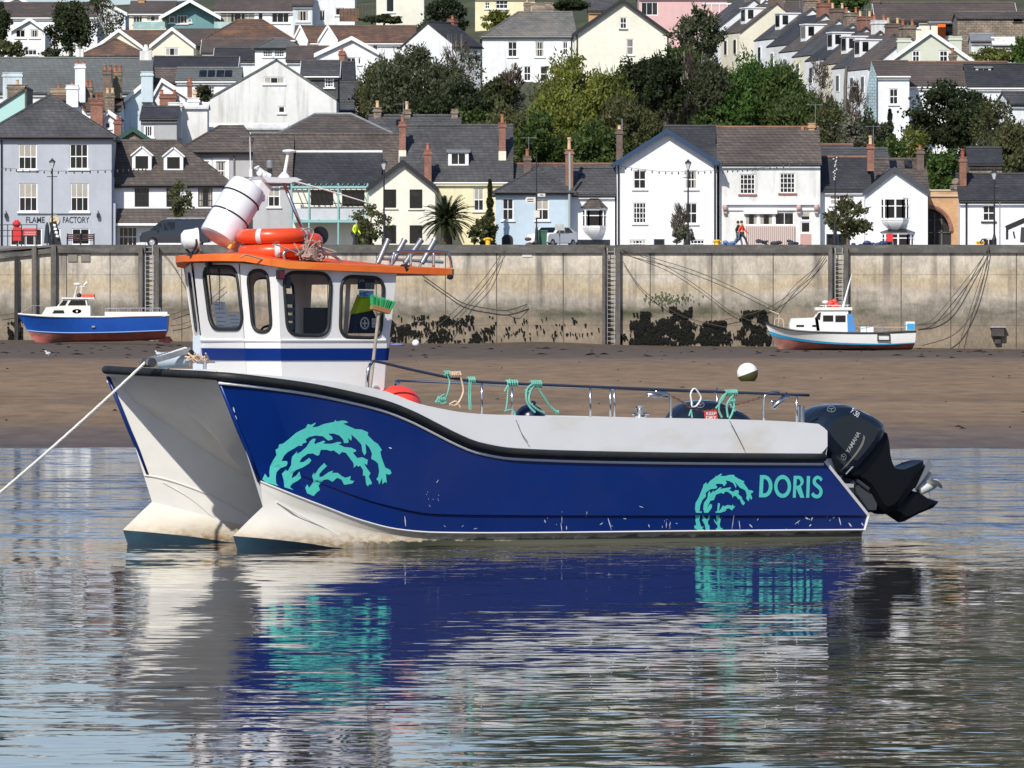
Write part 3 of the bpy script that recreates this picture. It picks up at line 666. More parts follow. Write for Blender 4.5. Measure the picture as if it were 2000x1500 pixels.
def crown_mesh(kind, seed, W, H, dp=1.):
    """crown in a box: width 1 in x/y, height 1 in z; leaf cards keep their real size in metres"""
    rnd = random.Random(seed); m = MB(); g = rnd.gauss; size = (W*W*H)**(1/3)
    ls = {'broad': .2, 'dense': .19, 'willow': .14, 'bare': .075, 'shrub': .16, 'conifer': .2, 'airy': .14}[kind]
    n = int({'broad': 14000, 'dense': 15500, 'willow': 19000, 'bare': 2600, 'shrub': 8000, 'conifer': 6500, 'airy': 3800}[kind]*max(.3, min(1.5, (size/10)**1.5)))
    inv = Vector((1/W, 1/(W*dp), 1/H)); blobs = []
    nb = {'broad': 50, 'dense': 60, 'willow': 80, 'bare': 34, 'shrub': 36, 'conifer': 1, 'airy': 34}[kind]
    for i in range(nb):
        while True:
            p = Vector((rnd.uniform(-1, 1), rnd.uniform(-1, 1), rnd.uniform(-1, 1)))
            if p.length < 1: break
        if p.length < .5: p = p.normalized()*rnd.uniform(.5, 1)
        q = Vector((p.x*.41, p.y*.41, .5+p.z*.41))
        if q.z > .5: f = 1-.3*((q.z-.5)/.5); q.x *= f; q.y *= f
        elif kind != 'airy': q.x *= 1.08
        blobs.append((q, rnd.uniform(.07, .16)))
    def card(p, s, up=None, el=1.):
        a = Vector((g(0, 1), g(0, 1), g(0, 1))).normalized(); b_ = a.orthogonal().normalized()
        b_ = (Matrix.Rotation(rnd.uniform(0, 6.28), 3, a) @ b_); c = a.cross(b_)
        if up: c = (c*.45+Vector(up)).normalized(); b_ = c.cross(a).normalized() if c.cross(a).length > .1 else c.orthogonal().normalized()
        b_ = b_*s*.5*inv; c = c*s*.62*el*inv
        m.add([p-b_-c*.4, p+b_*.8-c, p+b_+c*.5, p-b_*.5+c], [(0, 1, 2, 3)])
    if kind == 'conifer':
        for i in range(n):
            z = rnd.random()**.8; r = .5*(1-z)**.8*(.7+.3*math.sin(z*30)); a = rnd.uniform(0, 6.283); rr = r*math.sqrt(rnd.uniform(.2, 1))
            card(Vector((rr*math.cos(a), rr*math.sin(a), z)), ls*rnd.uniform(.7, 1.3))
        return m
    for i in range(n):
        q, r = rnd.choice(blobs)
        d = Vector((g(0, 1), g(0, 1), g(0, .8))).normalized()*r*(rnd.uniform(.4, 1.15)); d.z *= .85
        if rnd.random() < .12: d *= 1.35
        p = q+d
        if kind == 'willow': card(p, ls*rnd.uniform(.6, 1.3), up=(q.x*.9+g(0, .3), q.y*.5+g(0, .3), .6), el=1.9)
        elif kind == 'bare': card(p, ls*rnd.uniform(.6, 1.2), up=(q.x+g(0, .3), g(0, .3), 1), el=5.)
        else: card(p, ls*rnd.uniform(.6, 1.4))
    if kind not in ('dense', 'airy'):
        for i in range(150):
            q, r = rnd.choice(blobs)
            if q.z < .45: continue
            d = Vector((q.x*1.2+g(0, .1), q.y+g(0, .1), .35+g(0, .15))).normalized(); L = rnd.uniform(.04, .11)
            for j in range(9): card(q+d*(r+L*j/9), ls*rnd.uniform(.5, .9)*(1-j/14), up=tuple(d), el=1.6)
    return m
def limbs_mesh(kind, seed, hz=.35):
    rnd = random.Random(seed); m = MB()
    if kind == 'conifer': m.tube([(0, 0, -.05), (0, 0, .9)], [.03, .008], 7); return m
    if kind in ('bare',):
        for i in range(7):
            a = rnd.uniform(-.14, .14); x = rnd.uniform(-.1, .1); m.tube(catmull([(x, 0, -.05), (x+a*.6, rnd.uniform(-.05, .05), .3), (x+a*1.6, rnd.uniform(-.1, .1), .65), (x+a*2.4, rnd.uniform(-.1, .1), .95)], 4), [.014*(1-j/14) for j in range(13)], 5)
        return m
    m.tube([(0, 0, -.06), (.01, 0, hz*.6), (-.01, .01, hz+.2), (.02, 0, .75)], [.034, .028, .02, .008], 7)
    for i in range(9):
        a = rnd.uniform(0, 6.28); z = hz*.5+rnd.random()*.35; r = rnd.uniform(.2, .38)
        m.tube(catmull([(0, 0, z), (r*.5*math.cos(a), r*.5*math.sin(a), z+.12), (r*math.cos(a), r*math.sin(a), min(z+.32, .92))], 4), [.014, .013, .012, .011, .009, .008, .006, .004, .003], 5)
    return m
def tree(name, label, D, px, ytop, ybase, wpx, kind, lm, seed=1, cat='tree', group='trees and bushes between the houses', depth=1., bark=None, trunkh=0.):
    k = k_(D); H = (ybase-ytop)*k; W = wpx*k; r = thing(name, label, 'bush' if 'bush' in name or 'shrub' in name else cat, ((px-1000)*k, D, ZP(ybase, D)), 0, group); base = trunkh*H
    c = crown_mesh(kind, seed, W, H-base, depth).build('crown', lm, r); t = limbs_mesh(kind, seed).build('trunk', bark or (BIRCH if kind == 'bare' else BARK), r)
    c.scale = (W, W*depth, H-base); c.location = (0, 0, base); t.scale = (max(W*.8, H*.5), max(W*.8, H*.5), H); return r
# ================================================================ THE QUAYSIDE ROW
D1 = 488.0; G = 487
SASH = dict(cols=2, rows=2, surround=.0); SS = dict(cols=3, rows=2)
# blue-grey restaurant
h = house('blue grey restaurant with a tall slate hip roof at the left end', D1, -38, 218, G, 268, 185, 'hip', apex=90, wall=BLUEG, roof=SLATE, depth=9.2, ov=.35, gutter=BLACKP,
      wins=[(36, 282, 72, 331, SS), (136, 281, 172, 330, SS), (37, 358, 73, 413, dict(SS, curtain=1)), (138, 358, 173, 413, dict(SS, curtain=1)), (140, 446, 175, 478, dict(cols=2, rows=1)), (20, 446, 82, 480, dict(cols=4, rows=1, sill=False)), (97, 446, 118, 480, dict(cols=2, rows=1, sill=False))],
      drain=(3,))
k1 = k_(D1); xc = 90
def wall_M(h, px, py, D, xc, pyb, y=-.03):
    k = k_(D); return Matrix.Translation(((px-xc)*k, y, (pyb-py)*k)) @ Matrix.Rotation(math.radians(90), 4, 'X')
LET = mat('dark lettering', (.03, .04, .05), .6)
text_obj('FLAME', .42, LET, wall_M(h, 69, 435, D1, xc, G), h, 'lettering', .008, .78)
text_obj('FACTORY', .42, LET, wall_M(h, 148, 435, D1, xc, G), h, 'lettering', .008, .7)
m = MB(); cx, cz = (106-xc)*k1, (G-430)*k1
m.lathe([(.001, 0), (.33, 0), (.33, .04), (.001, .04)], (cx, -.02, cz), Matrix.Rotation(math.radians(90), 3, 'X'), 20); m.cur = 1
m.tube([(cx+.37*math.cos(a*.3142), -.05, cz+.37*math.sin(a*.3142)) for a in range(20)], .045, 6, closed=True)
m.tube([(cx-.1, -.08, cz-.2), (cx-.12, -.08, cz), (cx+.02, -.08, cz+.2), (cx+.12, -.08, cz-.02), (cx+.06, -.08, cz-.2)], .03, 5)
m.build('round_sign', [mat('sign cream', (.6, .48, .25), .6), BLUEG], h)
for px in (12, 192): 
    m = MB(); m.box(((px-xc)*k1, -.2, (G-421)*k1), (.2, .25, .3)); m.tube([((px-xc)*k1, 0, (G-415)*k1), ((px-xc)*k1, -.25, (G-412)*k1)], .04, 5); m.build('wall_lamp', BLACKP, h)
m = MB(); m.b2((34-xc)*k1, (176-xc)*k1, -.12, -.02, (G-418)*k1, (G-416.5)*k1); m.build('sign_rail', LEAD, h)
m = MB()           # stepped buttress on its right corner
m.b2((218-xc)*k1, (220-xc)*k1+.02, .3, 2, 0, (G-345)*k1); m.b2((218-xc)*k1, (225-xc)*k1, .28, 1.9, 0, (G-397)*k1); m.build('buttress', BLUEG, h)
# brown roofed house with two dormers
DORW = dict(wallm=WHITE, roofm=WHITE, gable=True)
h = house('low white house with a brown hipped roof and two white dormers beside the restaurant', D1+2, 216, 452, G, 362, 276, 'hip', wall=W1, roof=SLATE_B, depth=8.4, hipin=(.2, 4.2), ov=.3,
      wins=[(263, 366, 291, 404, dict(cols=4, rows=3, frame=BLACKP, sill=False)), (325, 366, 352, 404, dict(cols=4, rows=3, frame=BLACKP, sill=False)), (387, 366, 415, 404, dict(cols=4, rows=3, frame=BLACKP, sill=False, curtain=2)), (232, 443, 268, 482, dict(cols=4, rows=2, frame=WHITE, sill=False))],
      dorm=[(275, 300, 334, 38, DORW), (337, 302, 334, 38, DORW)])
k = k_(D1+2); xc = 334
m = MB()
m.slab([((220-xc)*k, -1.3, (G-435)*k), ((452-xc)*k, -1.3, (G-435)*k), ((452-xc)*k, -.01, (G-407)*k), ((220-xc)*k, -.01, (G-407)*k)], .12); o = m.build('porch_roof', SLATE_B, h)
m = MB(); m.b2((224-xc)*k, (400-xc)*k, -1.32, -1.2, (G-441)*k, (G-436.5)*k); m.build('fascia', WHITE, h)
# grey hip roofed house behind
h = house('grey rendered house with hipped slate roof and white framed sash windows', D1+9, 350, 497, G, 297, 247, 'hip', wall=W3, roof=SLATE_B, depth=9, hipin=(3.5, 1.), ov=.45,
      wins=[(386, 315, 408, 352, dict(SASH, surround=.22, curtain=2)), (422, 315, 441, 352, dict(SASH, surround=.25, curtain=2))], drain=(457,))
h = house('plain grey house with one curtained sash window, seen past the radar arm', D1+1, 494, 568, G, 355, 262, 'eaves', wall=W3, roof=SLATE_B, depth=10, wins=[(523, 363, 547, 404, dict(cols=2, rows=2, curtain=1, surround=0))])
h = house('long brown slate roofed building behind the scaffolded terrace', D1+14, 488, 782, G, 345, 262, 'eaves', wall=W3, roof=SLATE_B, depth=10)
h = house('hipped brown slate roof with grey edges above the terrace building', D1+24, 535, 778, G, 266, 222, 'hip', wall=W3, roof=SLATE_B, depth=11, hipin=(2.9, 3.6), ov=.2, ridgem=LEAD)
# terrace with the turquoise scaffold
h = house('white building with dark slate roof behind a turquoise balcony frame', D1+1, 568, 742, G, 361, 298, 'eaves', wall=CREAM2, roof=SLATE_D, depth=8,
      wins=[(607, 371, 651, 401, dict(cols=1, rows=1, frame=BLACKP, sill=False, t=.05)), (668, 371, 712, 403, dict(cols=2, rows=1, frame=BLACKP, sill=False, t=.05)), (617, 448, 634, 466, dict(cols=1, rows=1, frame=BLACKP, sill=False))], ridgem=W2)
k = k_(D1+1); xc = 655; TQ = mat('turquoise paint', (.24, .46, .44), .5)
t = thing('balcony', 'turquoise steel balcony frame on the white terrace building', 'balcony', ((xc-1000)*k, D1+1, ZP(G, D1+1)))
m = MB()
for px in (571, 605, 662, 719): m.tube([((px-xc)*k, -1.7, 0), ((px-xc)*k, -1.7, (G-359)*k)], .07, 8)
m.build('post', TQ, t)
m = MB()
for py, r_ in ((366, .08), (433, .1)): m.b2((571-xc)*k, (719-xc)*k, -1.78, -1.62, (G-py)*k-.08, (G-py)*k+.08)
for i in range(14): xx = (575+i*10.6-xc)*k; m.tube([(xx, -1.9, (G-361)*k), (xx, 0, (G-359)*k)], .04, 5)
m.build('beam', TQ, t)
m = MB(); m.b2((573-xc)*k, (717-xc)*k, -1.6, -.02, (G-431)*k-.1, (G-430)*k); m.build('deck', LEAD, t)
m = MB(); m.b2((573-xc)*k, (717-xc)*k, -1.6, -1.5, (G-429.5)*k, (G-408)*k); m.build('parapet_panel', mat('hazy panel', (.5, .52, .53), .5, stains=[((.33, .36, .37), (1.2, 1, 1.2), .5, .7, .6)]), t)
m = MB(); m.tube([((571-xc)*k, -1.7, (G-398)*k), ((719-xc)*k, -1.7, (G-398)*k)], .03, 5); m.build('handrail', BLACKP, t)
# cream gable
BKW = dict(cols=1, rows=1, frame=BLACKP, t=.05, sillm=CREAM2)
h = house('cream gable fronted house with black windows beside the palm', D1-1, 722, 850, G, 366, 316, 'gable', apex=787, wall=CREAM2, roof=SLATE_D, depth=9, verge=BLACKP, ov=.35,
      wins=[(750, 370, 774, 406, BKW), (800, 370, 825, 407, BKW), (750, 440, 774, 476, dict(BKW, sill=False)), (800, 440, 825, 476, dict(BKW, sill=False))])
# yellow house
h = house('tall yellow house with dark slate roof, one flat dormer and brick chimneys', D1+8, 782, 1000, G, 352, 245, 'eaves', wall=YEL, roof=SLATE, depth=10.5, gutter=WHITE,
      wins=[(925, 368, 945, 412, dict(cols=2, rows=2))],
      dorm=[(895, 295, 325, 40, dict(gable=False, cols=2, roofm=LEAD))],
      chim=[(785, 238, 310, 13, BRICK, (1, TERRA, .5), dict(y=2.6, base=(CREAM, 292))), (981, 240, 315, 13, BRICK, (1, TERRA, .6), dict(y=2.2, base=(CREAM, 294))), (836, 295, 352, 14, BRICK, (1, TERRA, .5), dict(y=-.4))])
h = house('dark slate roofed building behind the yellow house with stone chimneys', D1+26, 720, 898, G, 290, 226, 'eaves', wall=STONE, roof=SLATE, depth=9,
      chim=[(735, 208, 240, 15, STONE, (1, BUFF, .5)), (793, 212, 245, 14, STONE, (1, BUFF, .6)), (887, 211, 248, 12, STONE, None, dict(base=(W1, 238)))], skyl=[(772, 236, 781, 247)])
# blue hip house
h = house('pale blue cottage with a pyramid slate roof beside the signpost', D1-1, 968, 1117, G, 376, 330, 'hip', apex=1048, wall=BLUE_, roof=SLATE, depth=7, ov=.35,
      wins=[(981, 387, 1003, 430, SASH), (1046, 388, 1072, 430, SASH)])
k = k_(D1-1); xc = 1042.5
m = MB(); m.prism([(-.4, 0), (.4, 0), (.4, .55)]+[(.4*math.cos(a), .55+.35*math.sin(a)) for a in (.5, 1, 1.57, 2.1, 2.6)]+[(-.4, .55)], lambda a, b: ((991-xc)*k+a, -.02, b+.15), lambda a, b: ((991-xc)*k+a, .1, b+.15)); m.build('arched_window', DARK, h)
h = house('long slate roof with a red clay ridge behind the blue cottage', D1+7, 1004, 1208, G, 378, 322, 'eaves', wall=W2, roof=SLATE, depth=8, ridgem=RIDGE,
      chim=[(1030, 305, 340, 14, BRICK_D, (1, TERRA, .5), dict(y=2)), (1086, 323, 330, 8, TERRA, None, dict(cap=False))])
h = house('narrow white cottage with a projecting oriel window', D1, 1117, 1201, G, 379, 330, 'eaves', wall=W1, roof=SLATE, depth=7,
      wins=[(1125, 468, 1192, 483, dict(cols=1, rows=1, sill=False, frame=NAVYP))], skyl=[(1131, 343, 1143, 351)],
      chim=[(1112, 293, 372, 15, BRICK, (1, BUFF, .85), dict(y=1.0))])
def bay(h, xc, G, D, px0, px1, py0, py1, roofh, bracket=True, cols=4, rm=SLATE_B):
    """three sided projecting window"""
    k = k_(D); x0, x1 = (px0-xc)*k, (px1-xc)*k; z0, z1 = (G-py1)*k, (G-py0)*k; d = .7; c = .45
    pl = [(x0, 0), (x0+c, -d), (x1-c, -d), (x1, 0)]
    m = MB(); m.prism(pl, lambda a, b: (a, b, z0-.08), lambda a, b: (a, b, z0+.08)); m.prism(pl, lambda a, b: (a, b, z1-.1), lambda a, b: (a, b, z1+.05))
    for (a, b) in zip(pl[:-1], pl[1:]):
        A = Vector((a[0], a[1], 0)); B = Vector((b[0], b[1], 0)); n = max(1, round((B-A).length/.55))
        for i in range(n+1):
            p = A.lerp(B, i/n); m.b2(p.x-.06, p.x+.06, p.y-.045, p.y+.045, z0+.08, z1-.1)
        zz = z0+(z1-z0)*.62; m.bar(A+Vector((0, 0, zz)), B+Vector((0, 0, zz)), .07)
    w_ = m.build('bay_window', WHITE, h)
    g = MB(); pi = [(x0+.06, -.0), (x0+c+.02, -d+.08), (x1-c-.02, -d+.08), (x1-.06, -.0)]
    g.add([(a, b, z) for z in (z0+.08, z1-.1) for a, b in pi], [(0, 1, 5, 4), (1, 2, 6, 5), (2, 3, 7, 6)]); g.build('pane', GLASSD, w_)
    if roofh:
        e = .14; po = [(x0-e, 0, z1+.06), (x0+c-.05, -d-e, z1+.06), (x1-c+.05, -d-e, z1+.06), (x1+e, 0, z1+.06)]; a, b = (x0+c+.1, 0, z1+roofh), (x1-c-.1, 0, z1+roofh)
        m = MB(); m.add(po+[a, b], [(0, 1, 4), (1, 2, 5, 4), (2, 3, 5), (0, 3, 2, 1)]); m.build('bay_roof', rm, w_)
    if bracket:
        m = MB(); rs = []
        for j in range(6):
            f = 1-(j/5)**1.6*.72; z = z0-.1-j*.14; rs.append([((x0+x1)/2+(a-(x0+x1)/2)*f, b*f, z) for a, b in pl])
        m.grid(rs); m.add([rs[-1][i] for i in range(4)], [(0, 1, 2, 3)]); m.build('bay_base', WHITE, w_)
bay(h, 1159, G, D1, 1137, 1184, 408, 443, .75)
t = thing('drainpipe', 'tall pale drainpipe between the blue cottage and the oriel cottage', 'drainpipe', ((1112-1000)*k_(D1-1.4), D1-1.4, ZP(G, D1)))
m = MB(); m.tube([(0, 0, 0), (0, 0, (G-380)*k1), (.05, .6, (G-378)*k1), (.03, .6, (G-298)*k1)], .085, 8); m.build('pipe', mat('pale green pipe', (.33, .37, .34), .5), t)
# big white gable with blue bargeboards
h = house('big white gable fronted house with dark blue bargeboards', D1-1, 1205, 1400, G, 318, 256, 'gable', apex=1302, wall=W1, roof=SLATE_D, depth=10, verge=NAVYP, ov=.5,
      wins=[(1237, 332, 1262, 369, SASH), (1338, 332, 1362, 369, SASH), (1237, 396, 1262, 436, dict(cols=4, rows=4, t=.06)), (1338, 396, 1362, 437, SASH), (1228, 468, 1262, 484, dict(cols=5, rows=2)), (1348, 468, 1376, 484, dict(cols=4, rows=2)), (1277, 467, 1298, 487, dict(cols=1, rows=1, frame=NAVYP, sill=False))], drain=(1208, 1396))
m = MB(); kk = k_(D1-1); m.box(((1207-1302.5)*kk, -.4, (G-320)*kk), (.5, .45, .22)); m.box(((1398-1302.5)*kk, -.4, (G-320)*kk), (.5, .45, .22)); m.build('eaves_return', NAVYP, h)
h = house('dark blue slate roof running back from the blue trimmed gable', D1+4, 1302, 1406, G, 318, 247, 'eaves', wall=W1, roof=SLATE_D, depth=9, chim=[(1211, 252, 300, 12, BRICK_D, (1, BUFF, .3), dict(y=3, cap=True))])
# casement house with shop front
RS = dict(cols=4, rows=4, t=.07, sillm=mat('red sill', (.3, .1, .07), .8))
h = house('white house with twelve pane windows on red sills above a shuttered shop front', D1, 1405, 1602, G, 318, 249, 'eaves', wall=W2, roof=SLATE_B, depth=9, ridgem=RIDGE,
      wins=[(1445, 340, 1475, 379, RS), (1523, 338, 1553, 377, RS), (1455, 414, 1480, 440, dict(cols=1, rows=1, sill=False, curtain=2)), (1483, 414, 1510, 440, dict(cols=1, rows=1, sill=False)), (1513, 414, 1551, 440, dict(cols=2, rows=1, sill=False)), (1564, 415, 1583, 431, dict(cols=1, rows=1, sill=False)), (1564, 433, 1583, 455, dict(cols=1, rows=1, sill=False))],
      chim=[(1572, 243, 255, 6, TERRA, None, dict(cap=False)), (1590, 239, 255, 12, BRICK_O, None)])
k = k_(D1); xc = 1503.5
m = MB(); m.b2((1412-xc)*k, (1598-xc)*k, -.35, -.01, (G-400)*k, (G-397)*k); m.b2((1412-xc)*k, (1598-xc)*k, -.12, -.01, (G-411)*k, (G-400)*k-.01); m.build('shop_fascia', WHITE, h)
m = MB(); m.b2((1452-xc)*k, (1518-xc)*k, -.2, -.13, (G-418)*k, (G-408)*k); m.build('shop_sign', mat('pale sign', (.72, .68, .66), .6), h)
m = MB()
for i in range(25): xx = (1455+i*3.9-xc)*k; m.b2(xx, xx+.1, -.22, -.05, .1, (G-441)*k)
m.b2((1454-xc)*k, (1553-xc)*k, -.05, -.02, .1, (G-441)*k); m.build('ribbed_shutter', mat('pinkish boards', (.62, .5, .44), .7), h)
for px in (1416, 1560, 1594):
    m = MB(); xx = (px-xc)*k; m.lathe([(.02, 0), (.16, .1), (.2, .25), (.16, .42), (.02, .5)], (xx, -.25, (G-412)*k), n=10); m.b2(xx-.12, xx+.12, -.3, -.02, (G-417)*k, (G-414)*k); m.build('wall_lantern', mat('lantern glass', (.5, .35, .32), .4), h)
m = MB(); m.b2((1563-xc)*k, (1584-xc)*k, -.06, .02, .05, (G-457)*k); m.build('door_panel', mat('door red white', (.5, .3, .26), .6), h)
# white house with gable and bay
h = house('white cottage with a blue door, left of the bay window gable', D1+1, 1600, 1700, G, 370, 308, 'eaves', wall=W1, roof=SLATE_D, depth=8.5, ridgem=RIDGE,
      wins=[(1621, 380, 1668, 400, dict(cols=5, rows=2)), (1614, 457, 1660, 487, dict(cols=2, rows=1, frame=NAVYP, sill=False))], chim=[(1703, 282, 322, 13, BRICK, (1, BUFF, .6), dict(y=2))])
h = house('white gable with a three sided bay window next to the brick arch', D1-1, 1690, 1812, G, 374, 330, 'gable', apex=1747, wall=W1, roof=SLATE_D, depth=9, verge=mat('dark slate verge', (.05, .055, .065), .6), ov=.25)
bay(h, 1751, G, D1-1, 1720, 1775, 387, 428, 0, rm=BLACKP)
bay(h, 1751, G, D1-1, 1722, 1784, 455, 482, .3, bracket=False, rm=BLACKP)
h = house('slate roof with two small skylights behind the bay window gable', D1+4, 1690, 1812, G, 370, 312, 'eaves', wall=W2, roof=SLATE_B, depth=8, skyl=[(1742, 316, 1756, 330), (1771, 316, 1786, 331)], chim=[(1802, 291, 330, 14, BRICK_D, (1, TERRA, .3), dict(y=3))])
h = house('low slate roof with a red ridge behind the cottages', D1+18, 1598, 1668, G, 330, 284, 'eaves', wall=W2, roof=SLATE, depth=7, ridgem=RIDGE)
h = house('long low slate roof behind the red chimney', D1+16, 1600, 1736, G, 330, 292, 'eaves', wall=W2, roof=SLATE, depth=7)
# brick arch
D = D1+1; k = k_(D); xc = 1843
t = thing('brick_archway', 'buff brick archway with a red arch ring between two white houses', 'archway', ((xc-1000)*k, D, ZP(G, D)))
z = lambda py: (G-py)*k
xx = lambda px: (px-xc)*k
arc = [(xx(1813)+0, z(404))]+[(xx(1813)+(xx(1858)-xx(1813))*math.sin(a), z(452)+(z(404)-z(452))*math.cos(a)) for a in [i*math.pi/20 for i in range(1, 11)]]
m = MB(); m.prism([(xx(1813), z(372)), (xx(1873), z(372)), (xx(1873), 0), (xx(1858), 0)]+arc[::-1], lambda a, b: (a, 0, b), lambda a, b: (a, .8, b)); m.build('brickwork', BRICK_O, t)
m = MB(); m.b2(xx(1812), xx(1875), -.14, .9, z(384), z(380)); m.b2(xx(1812), xx(1875), -.06, .85, z(373)+.0, z(370)); m.build('cornice', mat('pale stone band', (.5, .4, .3), .8), t)
m = MB(); m.tube([(a, -.03, b) for a, b in arc], .16, 6); m.build('arch_ring', BRICK, t)
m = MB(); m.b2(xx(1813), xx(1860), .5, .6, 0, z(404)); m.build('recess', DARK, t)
m = MB()
for px in (1826, 1840): m.b2(xx(px)-.05, xx(px)+.05, .4, .48, 0, z(415))
m.b2(xx(1813), xx(1857), .4, .47, z(455), z(453)); m.b2(xx(1813), xx(1857), .4, .47, z(430), z(429)); m.build('glazing_bars', TIMBER, t)
m = MB(); m.b2(xx(1856), xx(1873), -.2, .7, z(372)+.1, z(362)); m.ball((xx(1867), .2, z(356)), .3, 8); m.build('ball_finial', STONE, t)
h = house('white house at the right end of the quay with a mossy dark slate roof', D1-1, 1875, 2140, G, 391, 342, 'eaves', wall=W1, roof=SLATE_D, depth=7, gutter=BLACKP,
      wins=[(1919, 400, 1943, 432, dict(cols=2, rows=2, t=.09, sillm=BLACKP)), (1919, 466, 1943, 480, dict(cols=2, rows=1))], chim=[(1884, 307, 352, 13, BRICK, (1, mat('red pot', (.3, .06, .04), .6), .55), dict(y=2))], drain=(1887,))
h = house('rubble stone outbuilding with a small dark slate roof behind the right end house', D1+14, 1893, 1957, G, 320, 291, 'eaves', wall=STONE, roof=SLATE_D, depth=5)
# ================================================================ THE HILLSIDE
# left
SW = dict(cols=2, rows=2)
h = house('very long grey green slate roof across the left hillside', 592, -60, 293, 260, 180, 113, 'eaves', wall=W2, roof=SLATE_G, depth=8.5)
h = house('big weathered white gable end with a triple window high up', 560, 405, 657, 330, 195, 118, 'gable', apex=540, wall=W2, roof=SLATE_G, depth=8, ov=.1,
      wins=[(515, 150, 556, 164, dict(cols=3, rows=1, t=.09)), (543, 207, 557, 221, dict(cols=1, rows=1, t=.09))])
h = house('slate clad white framed house wing right of the big white gable', 566, 590, 660, 330, 148, 120, 'eaves', wall=SLATE, roof=SLATE, depth=6, wins=[(634, 150, 652, 171, dict(cols=3, rows=3, t=.1))], gutter=WHITE, verge=WHITE)
h = house('white cottage with a hipped slate roof and a long twelve pane dormer band', 620, 498, 588, 240, 94, 76, 'hip', wall=WHITE, roof=SLATE_G, depth=6, hipin=(1.6, 1.6), wins=[(514, 95, 532, 111, dict(cols=4, rows=3, t=.06)), (536, 95, 555, 111, dict(cols=4, rows=3, t=.06)), (559, 95, 578, 111, dict(cols=4, rows=3, t=.06))])
h = house('white gable house with French windows and a plant on the wall', 610, 618, 745, 260, 106, 74, 'gable', apex=687, wall=W1, roof=TILE_B, depth=9, verge=WHITE, ov=.3, wins=[(677, 112, 695, 145, dict(cols=2, rows=1)), (699, 112, 705, 126, dict(cols=1, rows=1))], chim=[(668, 102, 125, 11, BRICK, (1, TERRA, .3), dict(y=-.5))])
h = house('dark slate low roof in front of the French windows', 596, 600, 690, 260, 158, 122, 'eaves', wall=CREAM, roof=SLATE_D, depth=7)
h = house('cream walled yard house with stone flank beside the trees', 585, 655, 705, 300, 195, 162, 'eaves', wall=STONE, roof=SLATE, depth=5)
h = house('white rendered building with solar panels on its slate roof', 585, 345, 470, 260, 158, 134, 'eaves', wall=W1, roof=SLATE_G, depth=5, wins=[(398, 168, 419, 187, dict(cols=4, rows=3, t=.07))], skyl=[(388, 140, 402, 153), (405, 140, 418, 153), (422, 140, 436, 153), (438, 140, 452, 153)], gutter=WHITE)
h = house('dark slate roof with a red clay eave line above the solar panels', 604, 300, 462, 260, 133, 112, 'eaves', wall=W1, roof=SLATE_D, depth=5, verge=WHITE)
h = house('dark stone gable sliver below the red tiled eave', 598, 295, 352, 260, 160, 136, 'eaves', wall=STONE, roof=SLATE_B, depth=4)
h = house('brown mono roof block with white gable edge left of the long dormer', 640, 420, 500, 240, 118, 95, 'eaves', wall=W1, roof=SLATE_D, depth=5, verge=WHITE)
h = house('dark low slate roof right of the white cottage', 612, 560, 640, 240, 118, 92, 'eaves', wall=W1, roof=TILE_B, depth=5)
h = house('brown slate house with a white apex behind the dormer cottage', 650, 395, 530, 240, 102, 78, 'eaves', wall=W1, roof=TILE_B, depth=6, verge=WHITE)
# twin cream gables
h = house('cream bungalow gable with white bargeboards, left of the pair', 660, 190, 275, 200, 90, 59, 'gable', apex=232, wall=CREAM, roof=TILE_B, depth=9, verge=WHITE, ov=.3)
h = house('cream bungalow gable with a white window, right of the pair', 655, 296, 378, 200, 88, 56, 'gable', apex=336, wall=CREAM, roof=TILE_B, depth=9, verge=WHITE, ov=.3, wins=[(322, 92, 350, 110, dict(cols=3, rows=1, t=.12))])
h = house('brown tiled roof linking the two cream gables', 664, 232, 345, 200, 88, 60, 'eaves', wall=CREAM, roof=TILE_R, depth=8)
h = house('low brown pyramid roof in front of the left cream gable', 645, 165, 280, 200, 105, 76, 'hip', apex=222, wall=SLATE, roof=TILE_R, depth=7, gutter=None)
h = house('brown tiled roof descending right of the cream gables', 668, 340, 425, 200, 88, 57, 'eaves', wall=SLATE, roof=TILE_B, depth=8)
h = house('rust ridged hip roof left of the two tiny white gables', 660, 395, 575, 200, 80, 38, 'hip', wall=CREAM, roof=TILE_R, depth=9, hipin=(3.2, 3.2), gutter=WHITE)
h = house('long brown tiled bungalow roof with two tiny white gables', 672, 575, 812, 200, 84, 50, 'eaves', wall=W1, roof=TILE_R, depth=9, gutter=WHITE, wins=[(728, 88, 738, 100, dict(cols=1, rows=2))])
for (a, c, b2_, lab) in ((572, 586, 600, 'tiny white gable standing on the brown roof, left one'), (622, 640, 658, 'tiny white gable standing on the brown roof, right one')):
    h = house(lab, 668, a, b2_, 110, 78, 50, 'gable', apex=c, wall=WHITE, roof=TILE_B, depth=5, verge=WHITE, ov=.1)
